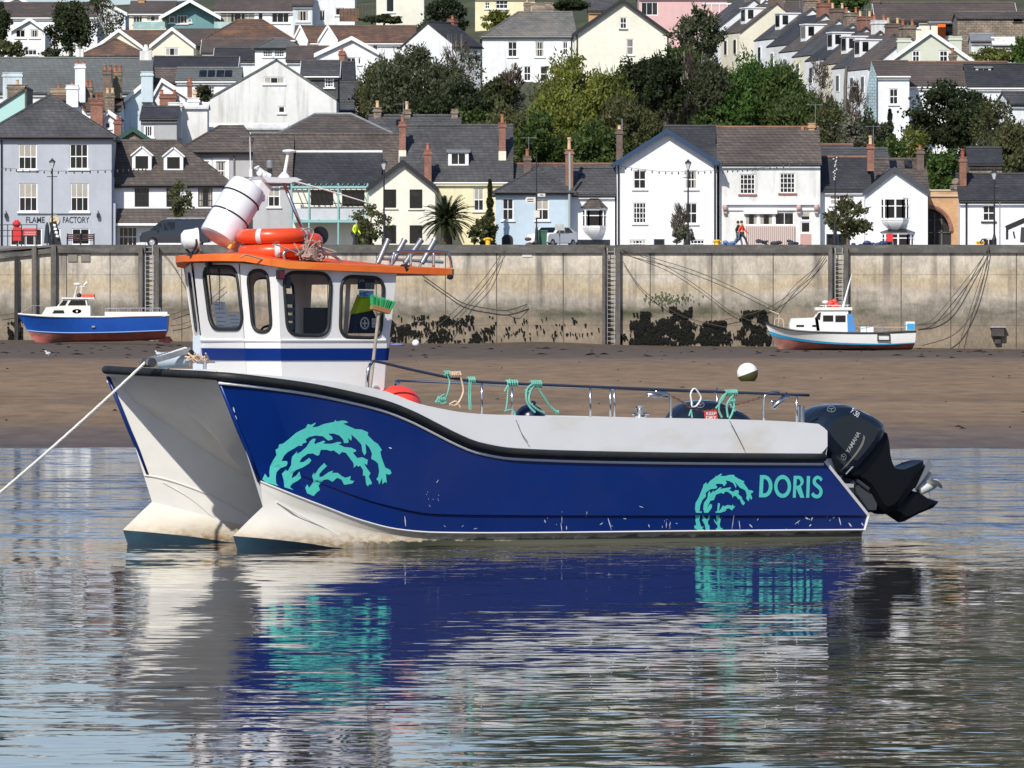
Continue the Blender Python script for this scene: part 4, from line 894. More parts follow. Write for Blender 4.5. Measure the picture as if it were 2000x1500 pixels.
# upper left
h = house('white gabled house with two picture windows at far left', 700, 22, 88, 150, 58, 37, 'gable', apex=58, wall=W1, roof=TILE_B, depth=9, verge=WHITE, ov=.3, wins=[(30, 57, 50, 74, dict(cols=2, rows=1, t=.11)), (58, 57, 77, 74, dict(cols=2, rows=1, t=.11)), (48, 97, 72, 108, dict(cols=3, rows=1))])
h = house('brown roofed house behind the far left gable', 716, 0, 190, 150, 34, 4, 'eaves', wall=W1, roof=TILE_B, depth=10, verge=WHITE, gutter=WHITE, chim=[(68, 8, 26, 7, BRICK_D, (1, TERRA, .2))])
h = house('white bungalow peak at the very top left', 735, -10, 68, 120, 14, -6, 'gable', apex=33, wall=W1, roof=SLATE, depth=8, verge=WHITE, ov=.3)
h = house('white bungalow hidden behind the airy tree on the skyline', 735, 165, 245, 120, 26, -2, 'gable', apex=190, wall=W1, roof=SLATE, depth=8, verge=WHITE, ov=.3)
h = house('bungalow with glass balcony and a brown roof under the skyline', 705, 252, 340, 120, 27, 2, 'eaves', wall=CREAM, roof=TILE_B, depth=9, gutter=WHITE, wins=[(260, 31, 278, 46, dict(cols=3, rows=1)), (286, 31, 311, 42, dict(cols=3, rows=1))], chim=[(272, -8, 14, 12, BRICK_O, None)])
h = house('teal boarded gable with a deep shaded porch', 702, 326, 418, 120, 28, 2, 'gable', apex=372, wall=TEAL, roof=TILE_B, depth=9, verge=WHITE, ov=1.2, wins=[(330, 32, 342, 45, dict(cols=1, rows=1, t=.1)), (346, 30, 366, 46, dict(cols=3, rows=1)), (368, 36, 374, 44, dict(cols=1, rows=1))])
for (x0, x1, lab) in ((260, 322, 'green glass balcony screen in front of the bungalow'), (418, 495, 'glass balcony screen below the brown roofed veranda')):
    t = MB(); kk = k_(698); t.b2(0, (x1-x0)*kk, 0, .04, 0, .75); o = t.build('balcony_screen', mat('green glass', (.3, .45, .42), .2, stains=[((.5, .6, .58), (1, 1, 1), .5, .6, .6)])); o.location = P(x0, 57, 698); tag(o, lab, 'screen')
h = house('brown roofed veranda house with wide windows on the skyline', 708, 420, 575, 120, 22, -12, 'eaves', wall=W1, roof=TILE_B, depth=9, gutter=WHITE, wins=[(430, 24, 498, 46, dict(cols=5, rows=1, sill=False)), (504, 24, 514, 42, dict(cols=1, rows=1)), (530, 24, 565, 45, dict(cols=3, rows=1, t=.1)), (548, 25, 570, 45, dict(cols=2, rows=1))][:3])
h = house('pale teal rendered bay block between white houses', 700, 572, 610, 120, 10, -14, 'eaves', wall=PBLUE, roof=TILE_B, depth=6, wins=[(579, 20, 604, 42, dict(cols=2, rows=1, t=.1))])
h = house('white tall house wall with a garden door at the top', 704, 606, 693, 120, -10, -40, 'eaves', wall=W1, roof=SLATE, depth=8, wins=[(624, 20, 635, 41, dict(cols=2, rows=1, sill=False)), (655, 15, 672, 30, dict(cols=2, rows=1))])
h = house('cream house wall with a tall net curtained window behind a brown fence', 690, 735, 828, 120, -20, -50, 'eaves', wall=CREAM2, roof=SLATE, depth=8, wins=[(754, -5, 770, 24, dict(cols=1, rows=1))])
t = MB(); kk = k_(684); t.b2(0, 38*kk, 0, .08, 0, 1.3); [t.b2(i*.35, i*.35+.06, -.05, 0, 0, 1.35) for i in range(6)]; o = t.build('board_fence', TILE_R); o.location = P(663, 42, 684); tag(o, 'brown board fence on the terrace in front of the cream house', 'fence')
t = MB(); [t.tube([(i*.33, 0, 0), (i*.33, 0, 1.3)], .03, 4) for i in range(6)]; t.tube([(0, 0, 1.3), (1.65, 0, 1.3)], .035, 4); o = t.build('balcony_rail', TIMBER); o.location = P(702, 35, 684); tag(o, 'thin rails beside the brown board fence', 'railing')
h = house('yellow cream house half hidden by trees at top centre', 720, 928, 1045, 120, -6, -40, 'eaves', wall=YEL, roof=SLATE, depth=8, wins=[(947, 4, 957, 17, dict(cols=2, rows=2)), (968, 0, 992, 17, dict(cols=3, rows=2))])
h = house('ruined stone chimney stack house behind the grey roof', 700, 1040, 1080, 120, 30, 8, 'eaves', wall=CREAM, roof=STONE, depth=5, chim=[(1030, 4, 25, 14, STONE, (1, BUFF, .3)), (1070, 4, 25, 12, STONE, None)])
h = house('orange brick chimney house behind the cream gable', 700, 1150, 1200, 120, 20, -4, 'eaves', wall=BRICK_O, roof=SLATE, depth=5)
# middle villas
h = house('white villa with a weathered grey slate roof and sash windows', 668, 942, 1122, 260, 72, 22, 'hip', wall=W1, roof=mat('weathered slate', (.12, .115, .105), .8, rows=(.45, .22, (.07, .07, .065), (.15, .145, .13)), var=(.2, .3), stains=[((.2, .17, .12), (.5, .5, .5), .55, .7, .5)]), depth=10, hipin=(3.5, .2), gutter=LEAD,
      wins=[(992, 81, 1010, 111, SW), (1045, 81, 1063, 111, SW), (1099, 81, 1109, 108, SW), (1023, 129, 1037, 158, SW), (1055, 129, 1070, 160, dict(cols=1, rows=2))], drain=(1116,))
h = house('cream gable end villa with black bargeboards and two windows', 660, 1122, 1307, 260, 66, 0, 'gable', apex=1216, wall=CREAM2, roof=SLATE_D, depth=10, verge=BLACKP, ov=.4, wins=[(1211, 34, 1224, 56, dict(cols=2, rows=2, sillm=LEAD)), (1223, 76, 1238, 107, dict(cols=2, rows=2))], drain=(1127, 1304))
h = house('house under scaffolding with a blue slate roof above the big trees', 655, 878, 950, 200, 90, 45, 'eaves', wall=W1, roof=SLATE_D, depth=7, yaw=48, chim=[(948, 35, 60, 12, BRICK, (1, TERRA, .3))])
h = house('pink rendered house with a white porch at the top', 700, 1248, 1420, 160, -6, -40, 'eaves', wall=PINK, roof=SLATE, depth=9, wins=[(1252, 4, 1285, 30, dict(cols=3, rows=1, sill=False))])
t = MB(); kk = k_(694); t.b2(0, 78*kk, 0, 1.5, 1.35, 1.5); [t.tube([(i*.8+.1, 0, 0), (i*.8+.1, 0, 1.4)], .05, 5) for i in range(5)]; o = t.build('glazed_porch', WHITE); o.location = P(1372, 35, 694); tag(o, 'white glazed porch roof above the hillside hedge', 'porch')
# stepped terrace climbing away on the right
cols_ = [W1, W2, CREAM, W1, CREAM, W1, W2, W1, CREAM, W1]
roofs_ = [SLATE_B, SLATE, SLATE_B, SLATE_D, SLATE, SLATE_B, SLATE_D, SLATE, SLATE_B, SLATE]
tt = [(1690, 137, 604), (1662, 133, 610), (1636, 126, 616), (1609, 118, 622), (1583, 110, 628), (1557, 101, 635), (1532, 90, 642), (1507, 78, 650), (1440, 66, 668), (1396, 57, 680)]
lab = ['nearest white house of the stepped terrace, under the telegraph pole', 'second house up the stepped terrace, weathered white with a white dormer', 'cream house third up the stepped terrace with a white paned dormer', 'fourth house up the stepped terrace with a near black roof', 'fifth house up the stepped terrace, cream, behind the bare trees', 'sixth house up the stepped terrace with a white cheeked dormer', 'seventh house up the stepped terrace with a dark roof', 'eighth house up the stepped terrace with a slim white dormer', 'ninth house up the terrace, cream, with its gable dormer at the top', 'topmost house of the stepped terrace beside the bushy tree']
chs = [STONE, BRICK_D, W2, BRICK, STONE, BRICK_D, BRICK, STONE, BRICK_D, STONE]
for i, (ex, ey, D) in enumerate(tt):
    k = k_(D); Wm = 7.6/math.cos(math.radians(14)); wpx = 7.6/k; rise = 2.9/k
    h = house(lab[i], D, ex, ex+wpx, ey+130, ey, ey-rise, 'gable', apex=ex+wpx*.5, wall=cols_[i], roof=roofs_[i], depth=5.6, yaw=17, ov=.12, group=None,
              chim=[(ex+wpx*.52, ey-rise-22, ey-rise, 26, chs[i], (2, (TERRA, BUFF)[i % 2], .5), dict(y=.7, d=1.0))], sidewins=[(-1, .8, 1.7, 4.2-2+(130*k-4.2), 5.8-2+(130*k-4.2)-.1), (-1, 3.6, 4.5, 4.2-2+(130*k-4.2), 5.8-2+(130*k-4.2)-.1)])
    ro = [c for c in h.children if c.name.startswith('roof')][0]
    if i in (1, 2, 5, 7, 8, 3):      # dormer looking down the slope to the left
        zb = 130*k; m = MB(); x0 = -3.8+1.1; m.b2(x0, x0+2.0, 1.4, 2.8, zb+1.0, zb+2.5); m.b2(x0-.1, x0+2.1, 1.3, 2.9, zb+2.5, zb+2.6)
        m.cur = 1; m.b2(x0-.03, x0+.1, 1.55, 2.65, zb+1.3, zb+2.35); m.b2(x0+.25, x0+.8, 1.37, 1.45, zb+1.5, zb+2.35)
        m.build('dormer', [WHITE, GLASSD], ro)
h = house('pale green gable house with twin chimney shoulders', 590, 1738, 1898, 260, 118, 62, 'gable', apex=1817, wall=PGREEN, roof=SLATE, depth=8, verge=WHITE, ov=.25,
      wins=[(1781, 98, 1797, 121, dict(cols=2, rows=2, t=.11)), (1834, 98, 1852, 121, dict(cols=2, rows=2, t=.11))], chim=[(1766, 76, 130, 26, PGREEN, (1, BUFF, .01), dict(y=.6)), (1866, 72, 130, 25, PGREEN, None, dict(y=.6)), (1855, 110, 128, 14, STONE, (1, TERRA, .5), dict(y=-4))])
h = house('white wing with a blue slate hung flank and one sash window', 572, 1711, 1776, 300, 148, 120, 'eaves', wall=W1, roof=TILE_B, depth=7, wins=[(1737, 173, 1754, 204, SW)], gutter=WHITE)
k = k_(571.6)
o = MB(); o.prism([(0, 0), ((1712-1683)*k, 0), ((1712-1683)*k, 100*k), ((1702-1683)*k, 128*k)], lambda a, b: (a, 0, b), lambda a, b: (a, .3, b)); o = o.build('slate_hung_wall', TEALS); o.location = P(1683, 247, 571.6); tag(o, 'pale blue slate hung end wall beside the white wing', 'wall')
h = house('long white house with a brown slate roof behind the round dark tree', 578, 1770, 1970, 300, 168, 121, 'eaves', wall=W1, roof=TILE_B, depth=8, ridgem=RIDGE, gutter=WHITE, wins=[(1915, 176, 1938, 205, dict(cols=1, rows=1, frame=BRICK_D, sill=False))], dorm=[(1922, 130, 157, 30, dict(gable=False, cols=2, roofm=LEAD))])
h = house('white house with dark slate roof at the right edge of the hillside', 576, 1890, 2060, 300, 170, 125, 'eaves', wall=W1, roof=SLATE_D, depth=8, gutter=WHITE)
h = house('small dark roofed lean to at the right edge', 566, 1972, 2060, 300, 203, 182, 'eaves', wall=W1, roof=SLATE, depth=4, yaw=15)
h = house('long low bungalow with a grey brown roof and an orange door', 660, 1712, 1985, 160, 40, 4, 'eaves', wall=CREAM2, roof=TILE_B, depth=9, verge=WHITE, wins=[(1750, 43, 1796, 55, dict(cols=4, rows=1)), (1842, 45, 1872, 70, dict(cols=1, rows=1, frame=TIMBER, sill=False))], chim=[(1716, -4, 14, 14, BRICK_D, None)])
t = MB(); kk = k_(659); t.b2(0, .75, -.1, .05, 0, 1.5); o = t.build('door', mat('orange door', (.85, .17, .02), .5)); o.location = P(1831, 74, 659.4)-Vector((0, .3, 0)); tag(o, 'bright orange door of the porch on the long bungalow', 'door')
t = thing('porch', 'grey flat roofed porch round the orange door', 'porch', P(1842, 78, 656)); kk = k_(656)
m = MB(); m.b2(-28*kk, 32*kk, 0, 2.5, 33*kk, 37*kk); m.build('flat_roof', LEAD, t)
m = MB(); [m.b2(x*kk, x*kk+.12, 0, .12, 0, 33*kk) for x in (-26, 29)]; m.build('post', TIMBER, t)
h = house('old rubble stone barn with a sagging slate roof at top right', 640, 1870, 2060, 160, 36, 24, 'eaves', wall=STONE, roof=SLATE_B, depth=7, wins=[(1980, 34, 1996, 42, dict(cols=3, rows=1, frame=BLACKP))], gutter=None)
h = house('white garden outhouse below the stone barn', 622, 1897, 1940, 160, 80, 68, 'eaves', wall=W2, roof=LEAD, depth=3)
h = house('white shed right of the outhouse below the stone barn', 621, 1940, 1982, 160, 88, 76, 'eaves', wall=W2, roof=W2, depth=3)
h = house('dark brown gable house peeping above the terrace roofs', 690, 1628, 1672, 120, 35, 20, 'gable', apex=1650, wall=STONE, roof=SLATE_B, depth=7, verge=WHITE)
h = house('small cream gable with dark green bargeboards above the terrace', 640, 1712, 1756, 120, 58, 42, 'gable', apex=1735, wall=CREAM2, roof=SLATE, depth=7, verge=GREENP)
h = house('brown roofs at the head of the terrace', 700, 1520, 1610, 120, 28, 4, 'eaves', wall=W2, roof=TILE_B, depth=8, chim=[(1530, -2, 16, 12, STONE, (1, BUFF, .3))])
h = house('pale gable at the head of the terrace', 712, 1470, 1530, 120, 18, -4, 'gable', apex=1495, wall=W1, roof=TILE_B, depth=8, verge=WHITE)
# left foreground cluster between restaurant and big gable
h = house('ice blue gable end with a tall chimney breast rising through it', 545, 232, 300, 330, 205, 168, 'gable', apex=276, wall=PBLUE, roof=TILE_B, depth=8, verge=WHITE, chim=[(288, 142, 190, 23, PBLUE, None, dict(y=-.3, d=.9))])
h = house('white gable with a brick lean to chimney behind the ice blue wall', 552, 300, 362, 330, 185, 156, 'gable', apex=316, wall=W1, roof=TILE_R, depth=8, verge=WHITE, chim=[(329, 186, 225, 32, BRICK, (2, TERRA, .35), dict(y=-.6))])
h = house('narrow white gable with one tiny window above the restaurant roof', 548, 122, 176, 330, 230, 188, 'gable', apex=143, wall=W1, roof=TILE_R, depth=7, ov=.1, wins=[(141, 203, 146, 208, dict(cols=1, rows=1, t=.04))], chim=[(154, 125, 190, 20, W1, (2, TERRA, .25), dict(y=2)), (142, 168, 200, 23, W1, (1, TERRA, .2), dict(y=-.3))])
h = house('small white gable above the brown hipped roof with one dark window', 530, 200, 232, 330, 232, 218, 'gable', apex=212, wall=W1, roof=TILE_B, depth=5, verge=WHITE, wins=[(205, 239, 216, 251, dict(cols=1, rows=1))], chim=[(190, 198, 250, 24, BRICK, (1, BRICK, .4), dict(y=-.6)), (231, 236, 260, 14, BRICK, (1, TERRA, .3), dict(y=-.5))])
h = house('small dark gable with green bargeboards behind the brown hipped roof', 512, 228, 290, 330, 272, 252, 'gable', apex=260, wall=STONE, roof=SLATE_B, depth=5, verge=GREENP)
h = house('aqua walled cottage at far left behind the restaurant', 560, -10, 52, 330, 212, 172, 'gable', apex=52, wall=mat('aqua render', (.4, .62, .58), .8), roof=SLATE_B, depth=7, chim=[(32, 166, 185, 38, STONE, (1, BUFF, .4), dict(y=1)), (18, 140, 200, 38, PBLUE, None, dict(y=4))])
h = house('half timbered dark gable with white posts behind the brown hipped roof', 520, 275, 345, 330, 232, 210, 'eaves', wall=W3, roof=SLATE_D, depth=6, wins=[(280, 244, 300, 268, dict(cols=5, rows=1, t=.12))])
h = house('whitewashed yard wall with a stepped chimney breast', 524, 330, 405, 330, 212, 205, 'eaves', wall=W2, roof=W2, depth=3, gutter=None, chim=[(343, 203, 260, 26, W2, None, dict(y=-.5, d=1)), (377, 192, 215, 22, W2, None, dict(y=1)), (368, 160, 200, 8, BRICK, (1, TERRA, .3), dict(y=2)), (378, 175, 200, 6, BUFF, None, dict(y=2))])
h = house('cluttered brick chimneys on a brown roof left of the ice blue gable', 540, 170, 235, 330, 215, 195, 'eaves', wall=W1, roof=TILE_R, depth=6, chim=[(209, 138, 215, 18, BRICK_D, (2, TERRA, .4), dict(y=1)), (226, 139, 180, 17, mat('mossy stone', (.2, .17, .1), .9, var=(2, .2)), (2, TERRA, .45), dict(y=2.5)), (216, 184, 215, 17, STONE, (2, BUFF, .4), dict(y=-.5))])
h = house('brown roof with orange chimney pots behind the narrow white gable', 556, 150, 200, 330, 205, 182, 'eaves', wall=W1, roof=TILE_R, depth=6, chim=[(158, 163, 200, 12, BRICK, (1, TERRA, .3), dict(y=0)), (172, 170, 205, 15, STONE, (2, TERRA, .5), dict(y=1))])
h = house('low cream chimney house beside the roof peak of the restaurant', 550, 92, 130, 330, 195, 185, 'eaves', wall=BRICK_D, roof=TILE_R, depth=4, chim=[(112, 173, 186, 30, mat('buff stone', (.35, .27, .18), .9, var=(1, .2)), (1, TERRA, .4))])
h = house('black panelled gable of the tall white gate beside the palm row', 575, 655, 690, 330, 218, 200, 'eaves', wall=W1, roof=SLATE, depth=4)
h = house('white stone based lower wall behind the brown hipped roofs', 530, 395, 560, 330, 252, 246, 'eaves', wall=W2, roof=W2, depth=2, gutter=None)
t = thing('lime_chimney', 'white capped chimney stack standing over the long grey roof', 'chimney', P(285, 118, 584)); kk = k_(584)
m = MB(); m.b2(-.5, .5, -.4, .4, 0, 18*kk); m.lathe([(.25, 18*kk), (.3, 19*kk), (.25, 24*kk), (.12, 31*kk)], n=10); m.build('stack', W2, t)
t = thing('garden_chimney', 'small white chimney with a red pot left of the brown pyramid roof', 'chimney', P(156, 112, 640)); kk = k_(640)
m = MB(); m.b2(-.35, .35, -.35, .35, 0, 16*kk); m.cur = 1; m.lathe([(.13, 16*kk), (.1, 22*kk)], n=8); m.build('stack', [W2, BRICK], t)
# ================================================================ TREES AND BUSHES
T = tree
T('dense_tree', 'large dark evergreen tree left of the airy skyline tree', 692, 137, -8, 112, 100, 'dense', L_DARK, 1)
T('airy_tree', 'thin grey green tree with a pale branching trunk on the skyline', 694, 208, -12, 92, 88, 'airy', L_GREY, 2, bark=BIRCH)
T('airy_tree', 'ragged grey green tree top right of the dark evergreen', 698, 190, -10, 30, 70, 'airy', L_GREY, 5)
T('conifer', 'dark fir cut off by the left edge of the photo', 690, -4, -12, 95, 52, 'dense', L_DARK, 2)
T('bush', 'brown green bush below the far left gable house', 680, 22, 76, 118, 62, 'shrub', L_OLIVE, 1)
T('bush', 'round bush between the far left house and the evergreen', 682, 100, 88, 116, 40, 'shrub', L_GREY, 2)
T('dense_tree', 'tall dark tree behind the scaffolded house at top centre', 682, 868, -12, 80, 100, 'dense', L_DARK, 3)
T('cordyline', 'spiky cabbage palm tree left of the tall dark tree', 668, 840, 38, 88, 62, 'willow', L_GREY, 3)
T('bush', 'low dark hedge under the cream house and the board fence', 680, 750, 28, 48, 90, 'shrub', L_DARK, 4)
T('bush', 'pale yellow green laurel beside the brick chimney at top centre', 675, 968, 16, 62, 62, 'shrub', L_YEL, 5)
T('bush', 'dark bush on the ridge behind the grey villa roof', 690, 1115, -4, 22, 70, 'dense', L_DARK, 6)
T('willow', 'broad grey green willow spreading in front of the hillside villas', 570, 812, 84, 262, 195, 'willow', L_GREY, 7)
T('willow', 'looser left half of the broad willow by the white gable house', 572, 745, 112, 250, 110, 'willow', L_OLIVE, 8)
T('ash_tree', 'bare branched ash between the willow and the white villa', 575, 912, 78, 210, 90, 'airy', L_GREY, 9, bark=BIRCH)
T('ash_tree', 'thin spring branches in front of the scaffolded house', 577, 895, 60, 190, 70, 'bare', L_TWIG, 9)
T('dense_tree', 'dark green laurel mass below the white villa', 548, 895, 158, 262, 160, 'broad', L_DARK, 10)
T('dense_tree', 'dark laurel shoulder sloping down to the right of the willow', 552, 960, 172, 280, 130, 'broad', L_DARK, 11)
T('dense_tree', 'deep green bush behind the yellow house roof', 545, 830, 190, 262, 110, 'broad', L_DARK, 12)
T('willow', 'olive willow bush left of the big yellow green willow', 536, 990, 192, 330, 110, 'willow', L_OLIVE, 13)
T('willow', 'big yellow green spring willow in the middle of the slope', 542, 1128, 92, 320, 185, 'willow', L_YEL, 14)
T('willow', 'lower yellow green willow skirt above the oriel cottage', 534, 1090, 160, 345, 150, 'willow', L_YEL, 15)
T('evergreen', 'dark ivy covered evergreen right of the yellow green willow', 556, 1240, 98, 270, 100, 'dense', L_DARK, 16)
T('evergreen', 'dark evergreen top in front of the cream gable villa', 560, 1285, 104, 230, 80, 'dense', L_DARK, 17)
T('green_tree', 'mid green tree behind the dark blue gable roof', 538, 1215, 180, 340, 120, 'willow', L_OLIVE, 18)
T('green_tree', 'green bush behind the red ridge of the long slate roof', 528, 1060, 218, 350, 130, 'broad', L_MID, 19)
T('green_tree', 'green bush between the dark chimneys left of the big gable', 526, 1165, 228, 350, 120, 'broad', L_MID, 20)
T('birch', 'bare pale birch clump in front of the bright green tree', 545, 1350, 92, 262, 95, 'bare', L_TWIG, 21)
T('birch', 'bare pale birch stems left of the clump', 547, 1308, 120, 262, 60, 'bare', L_TWIG, 22)
T('willow', 'twiggy brown willow behind the bare birches', 552, 1345, 110, 290, 110, 'willow', L_OLIVE, 23)
T('bushy_tree', 'grey green bushy tree right of the cream gable villa', 610, 1362, 8, 130, 105, 'broad', L_GREY, 24)
T('bushy_tree', 'green undergrowth below the grey green bushy tree', 590, 1330, 88, 180, 110, 'broad', L_MID, 25)
T('green_tree', 'large fresh green tree in front of the stepped terrace', 548, 1480, 88, 262, 165, 'willow', L_BRIGHT, 26)
T('green_tree', 'rounded fresh green tree overlapping the terrace from the left', 546, 1525, 118, 290, 120, 'willow', L_MID, 27)
T('green_tree', 'lower left skirt of the fresh green trees above the slate ridge', 542, 1430, 130, 290, 100, 'willow', L_BRIGHT, 28)
T('ash_tree', 'bare thin tree in front of the cream terrace house', 565, 1600, 108, 240, 60, 'bare', L_TWIG, 29)
T('ash_tree', 'second bare thin tree in front of the terrace house walls', 566, 1668, 150, 250, 50, 'bare', L_TWIG, 30)
T('bush', 'olive garden bush below the cream terrace house', 535, 1625, 200, 310, 110, 'shrub', L_OLIVE, 31)
T('bush', 'bronze garden bush below the slate hung wall', 534, 1700, 212, 320, 100, 'shrub', L_GREY, 32)
T('conifer', 'narrow dark conifer left of the round evergreen', 536, 1738, 214, 320, 34, 'conifer', L_DARK, 33)
T('bush', 'pale blossom bush above the terrace end roofs', 530, 1660, 232, 300, 60, 'shrub', L_BLOS, 34)
T('evergreen', 'great round dark evergreen on the right hillside', 555, 1855, 152, 300, 190, 'dense', L_DARK, 35)
T('evergreen', 'lower dark bough of the great round evergreen', 552, 1900, 190, 310, 150, 'dense', L_DARK, 36)
T('bush', 'bright yellow green bush under the round evergreen', 526, 1780, 250, 345, 90, 'shrub', L_YEL, 37)
T('bush', 'bright green bush filling the gap above the brick archway', 503, 1842, 286, 400, 72, 'broad', L_BRIGHT, 38)
T('bush', 'green bush behind the two skylights', 520, 1745, 262, 350, 80, 'shrub', L_MID, 39)
T('green_tree', 'airy olive tree at the right edge above the stone outbuilding', 520, 1978, 222, 370, 90, 'willow', L_OLIVE, 40)
T('green_tree', 'grey tree behind the small slate roofed outbuilding', 530, 1925, 262, 360, 90, 'willow', L_GREY, 41)
T('bush', 'garden shrubs below the white sheds at upper right', 600, 1935, 92, 130, 100, 'shrub', L_YEL, 42)
T('bush', 'green creeper bush right of the white sheds', 604, 1995, 70, 130, 40, 'shrub', L_BRIGHT, 43)
T('bush', 'round green tree above the terrace chimneys', 720, 1655, -8, 26, 90, 'broad', L_MID, 44)
T('bush', 'sprawling bush on the left below the ice blue gable', 556, 398, 165, 200, 34, 'shrub', L_GREY, 45)
T('green_tree', 'olive bush closing the gap above the dark slate roof', 533, 930, 240, 300, 90, 'broad', L_OLIVE, 46)
for i, (px, D, yt, wd) in enumerate([(1560, 770, -60, 150), (1680, 775, -40, 160), (1800, 770, -50, 170), (1930, 772, -40, 170), (2060, 775, -60, 170), (1440, 775, -40, 150), (1320, 780, -60, 150), (1200, 780, -40, 150), (1060, 785, -40, 160), (700, 770, -16, 120), (800, 775, -20, 120)]):
    T('woodland_tree', ['dark tree of the wood along the top of the picture, behind the long bungalow roof', 'tree on the top skyline hidden behind the terrace chimneys', 'wood edge tree on the skyline above the stone barn', 'wood edge tree on the skyline left of the stone barn', 'wood edge tree at the far top right corner', 'wood edge tree behind the head of the terrace', 'wood edge tree behind the pink house', 'wood edge tree behind the cream villa ridge', 'wood edge tree behind the grey villa roof', 'small skyline tree behind the cream house', 'small skyline tree behind the tall dark tree'][i], D, px, yt-60, 12, wd, 'broad', [L_DARK, L_MID, L_DARK, L_MID][i % 4], 50+i % 3, group='wood along the skyline')
# wood on the upper slope, above the picture but mirrored in the river
m = MB(); random.seed(77)
cr = crown_mesh('broad', 99, 9, 9)
n0 = len(cr.v)//1
for i in range(60):
    px = random.uniform(950, 2500); D = random.uniform(800, 900); X = (px-1000)/FP*D; z = hillz(X, D); s = random.uniform(9, 14)
    step = 6; fs = cr.f[i % 3::step]
    o = len(m.v)
    for f in fs:
        b = len(m.v); m.v += [(X+cr.v[j][0]*s, D+cr.v[j][1]*s, z-2+cr.v[j][2]*s) for j in f]; m.f.append(tuple(range(b, b+len(f)))); m.mi.append(0)
tag(m.build('far_woodland', L_DARK), 'far wood covering the upper hillside', 'wood', kind='stuff')
for a in [(930, 205, 300, 120, 'broad', L_MID, 71, 'mid green bush right of the laurel mass'), (1010, 232, 345, 130, 'willow', L_OLIVE, 72, 'olive bush above the long red ridge'), (1195, 128, 330, 120, 'willow', L_YEL, 73, 'right shoulder of the yellow green willow'), (1265, 200, 330, 110, 'willow', L_OLIVE, 74, 'brown olive thicket behind the blue trimmed gable'), (1405, 190, 290, 110, 'willow', L_MID, 75, 'green thicket below the birch clump'), (1560, 175, 300, 130, 'willow', L_MID, 76, 'green skirt of trees below the terrace wall'), (1120, 200, 340, 140, 'willow', L_YEL, 77, 'sunlit foot of the yellow green willow'), (1620, 190, 300, 80, 'shrub', L_GREY, 78, 'grey garden bush left of the telegraph pole'), (1950, 190, 320, 110, 'shrub', L_OLIVE, 79, 'olive shrubs right of the round evergreen'), (1000, 165, 240, 60, 'airy', L_BLOS, 80, 'pale blossom sprays below the white villa windows'), (1300, 85, 240, 90, 'broad', L_DARK, 81, 'dark bush right of the cream gable villa wall'), (1690, 225, 330, 90, 'broad', L_GREY, 82, 'grey green bush above the red ridged roof'), (1055, 150, 250, 90, 'airy', L_BLOS, 83, 'white blossom bush at the foot of the white villa'), (975, 150, 215, 80, 'broad', L_DARK, 84, 'dark bush at the left foot of the white villa'), (1385, 110, 230, 90, 'willow', L_GREY, 85, 'grey willow thicket behind the birch clump'), (1000, 120, 190, 50, 'bare', L_TWIG, 86, 'bare twigs beside the white villa corner')]: T('bush' if 'bush' in a[7] else 'thicket', a[7], 550-a[6]*.1, a[0], a[1], a[2], a[3], a[4], a[5], a[6])
# ---- small planting on the promenade
k = k_(482)
T('street_tree', 'feathery small tree partly hiding the person in the yellow jacket', 481, 725, 390, 488, 96, 'airy', L_OLIVE, 61, group='small trees on the promenade', trunkh=.12)
T('bush', 'dense low foliage of the feathery tree at the foot of the lamp', 481.3, 712, 432, 486, 52, 'shrub', L_OLIVE, 62, group='small trees on the promenade')
T('street_tree', 'round leafy street tree in front of the blue door', 480, 1655, 380, 484, 112, 'shrub', L_OLIVE, 63, group='small trees on the promenade', trunkh=.14)
T('street_tree', 'thin sapling in front of the brown roofed house', 484, 352, 345, 430, 56, 'airy', L_OLIVE, 64, group='small trees on the promenade')
T('shrub', 'pale grey shrub at the foot of the lamp before the big gable', 482, 1338, 436, 487, 46, 'airy', L_BLOS, 65, group='small trees on the promenade')
T('conifer', 'narrow dark conifer left of the pale blue cottage', 484, 957, 352, 487, 29, 'conifer', L_DARK, 66, group='small trees on the promenade')
T('bush', 'yellowish reed bush beneath the narrow conifer', 483, 945, 418, 487, 56, 'shrub', L_OLIVE, 67, group='small trees on the promenade')
T('twiggy_shrub', 'leafless twigs beside the lamp post of the big gable', 482.5, 1328, 395, 470, 36, 'bare', L_TWIG, 68, group='small trees on the promenade')
# date palm
pt = thing('palm_tree', 'large date palm with arching fronds beside the cream gable', 'palm tree', P(872, 487, 483))
PB = mat('palm trunk', (.06, .045, .03), .9, var=(3, .4)); PL = leafmat('palm fronds', (.035, .052, .018), (.06, .07, .025))
m = MB(); m.tube([(0, 0, 0), (0, 0, 1.6), (0, 0, 2.2)], [.45, .4, .25], 10); m.build('trunk', PB, pt)
m = MB(); random.seed(5)
for i in range(120):
    a = random.uniform(0, 6.283); el = random.uniform(-.25, 1.35); L = random.uniform(1.7, 2.6); d = Vector((math.cos(a)*math.cos(el), math.sin(a)*math.cos(el), math.sin(el)))
    pts = []; p = Vector((0, 0, 1.9)); v = d.copy()
    for j in range(9):
        pts.append(p.copy()); p = p+v*(L/8); v = (v+Vector((0, 0, -.16))).normalized()
    for j in range(1, 9):
        t_ = (pts[j]-pts[j-1]).normalized(); sd_ = t_.cross(Vector((0, 0, 1)))
        sd_ = sd_.normalized() if sd_.length > .05 else Vector((1, 0, 0)); ll = .38*(1-abs(j-4)/7)
        for s in (-1, 1):
            for q in range(3):
                b = pts[j-1].lerp(pts[j], q/3); e = b+(sd_*s*.75+t_*.8+Vector((0, 0, -.1))).normalized()*ll; m.add([b-t_*.055, b+t_*.055, e], [(0, 1, 2)])
    m.tube(pts, .02, 3)
m.build('fronds', PL, pt)
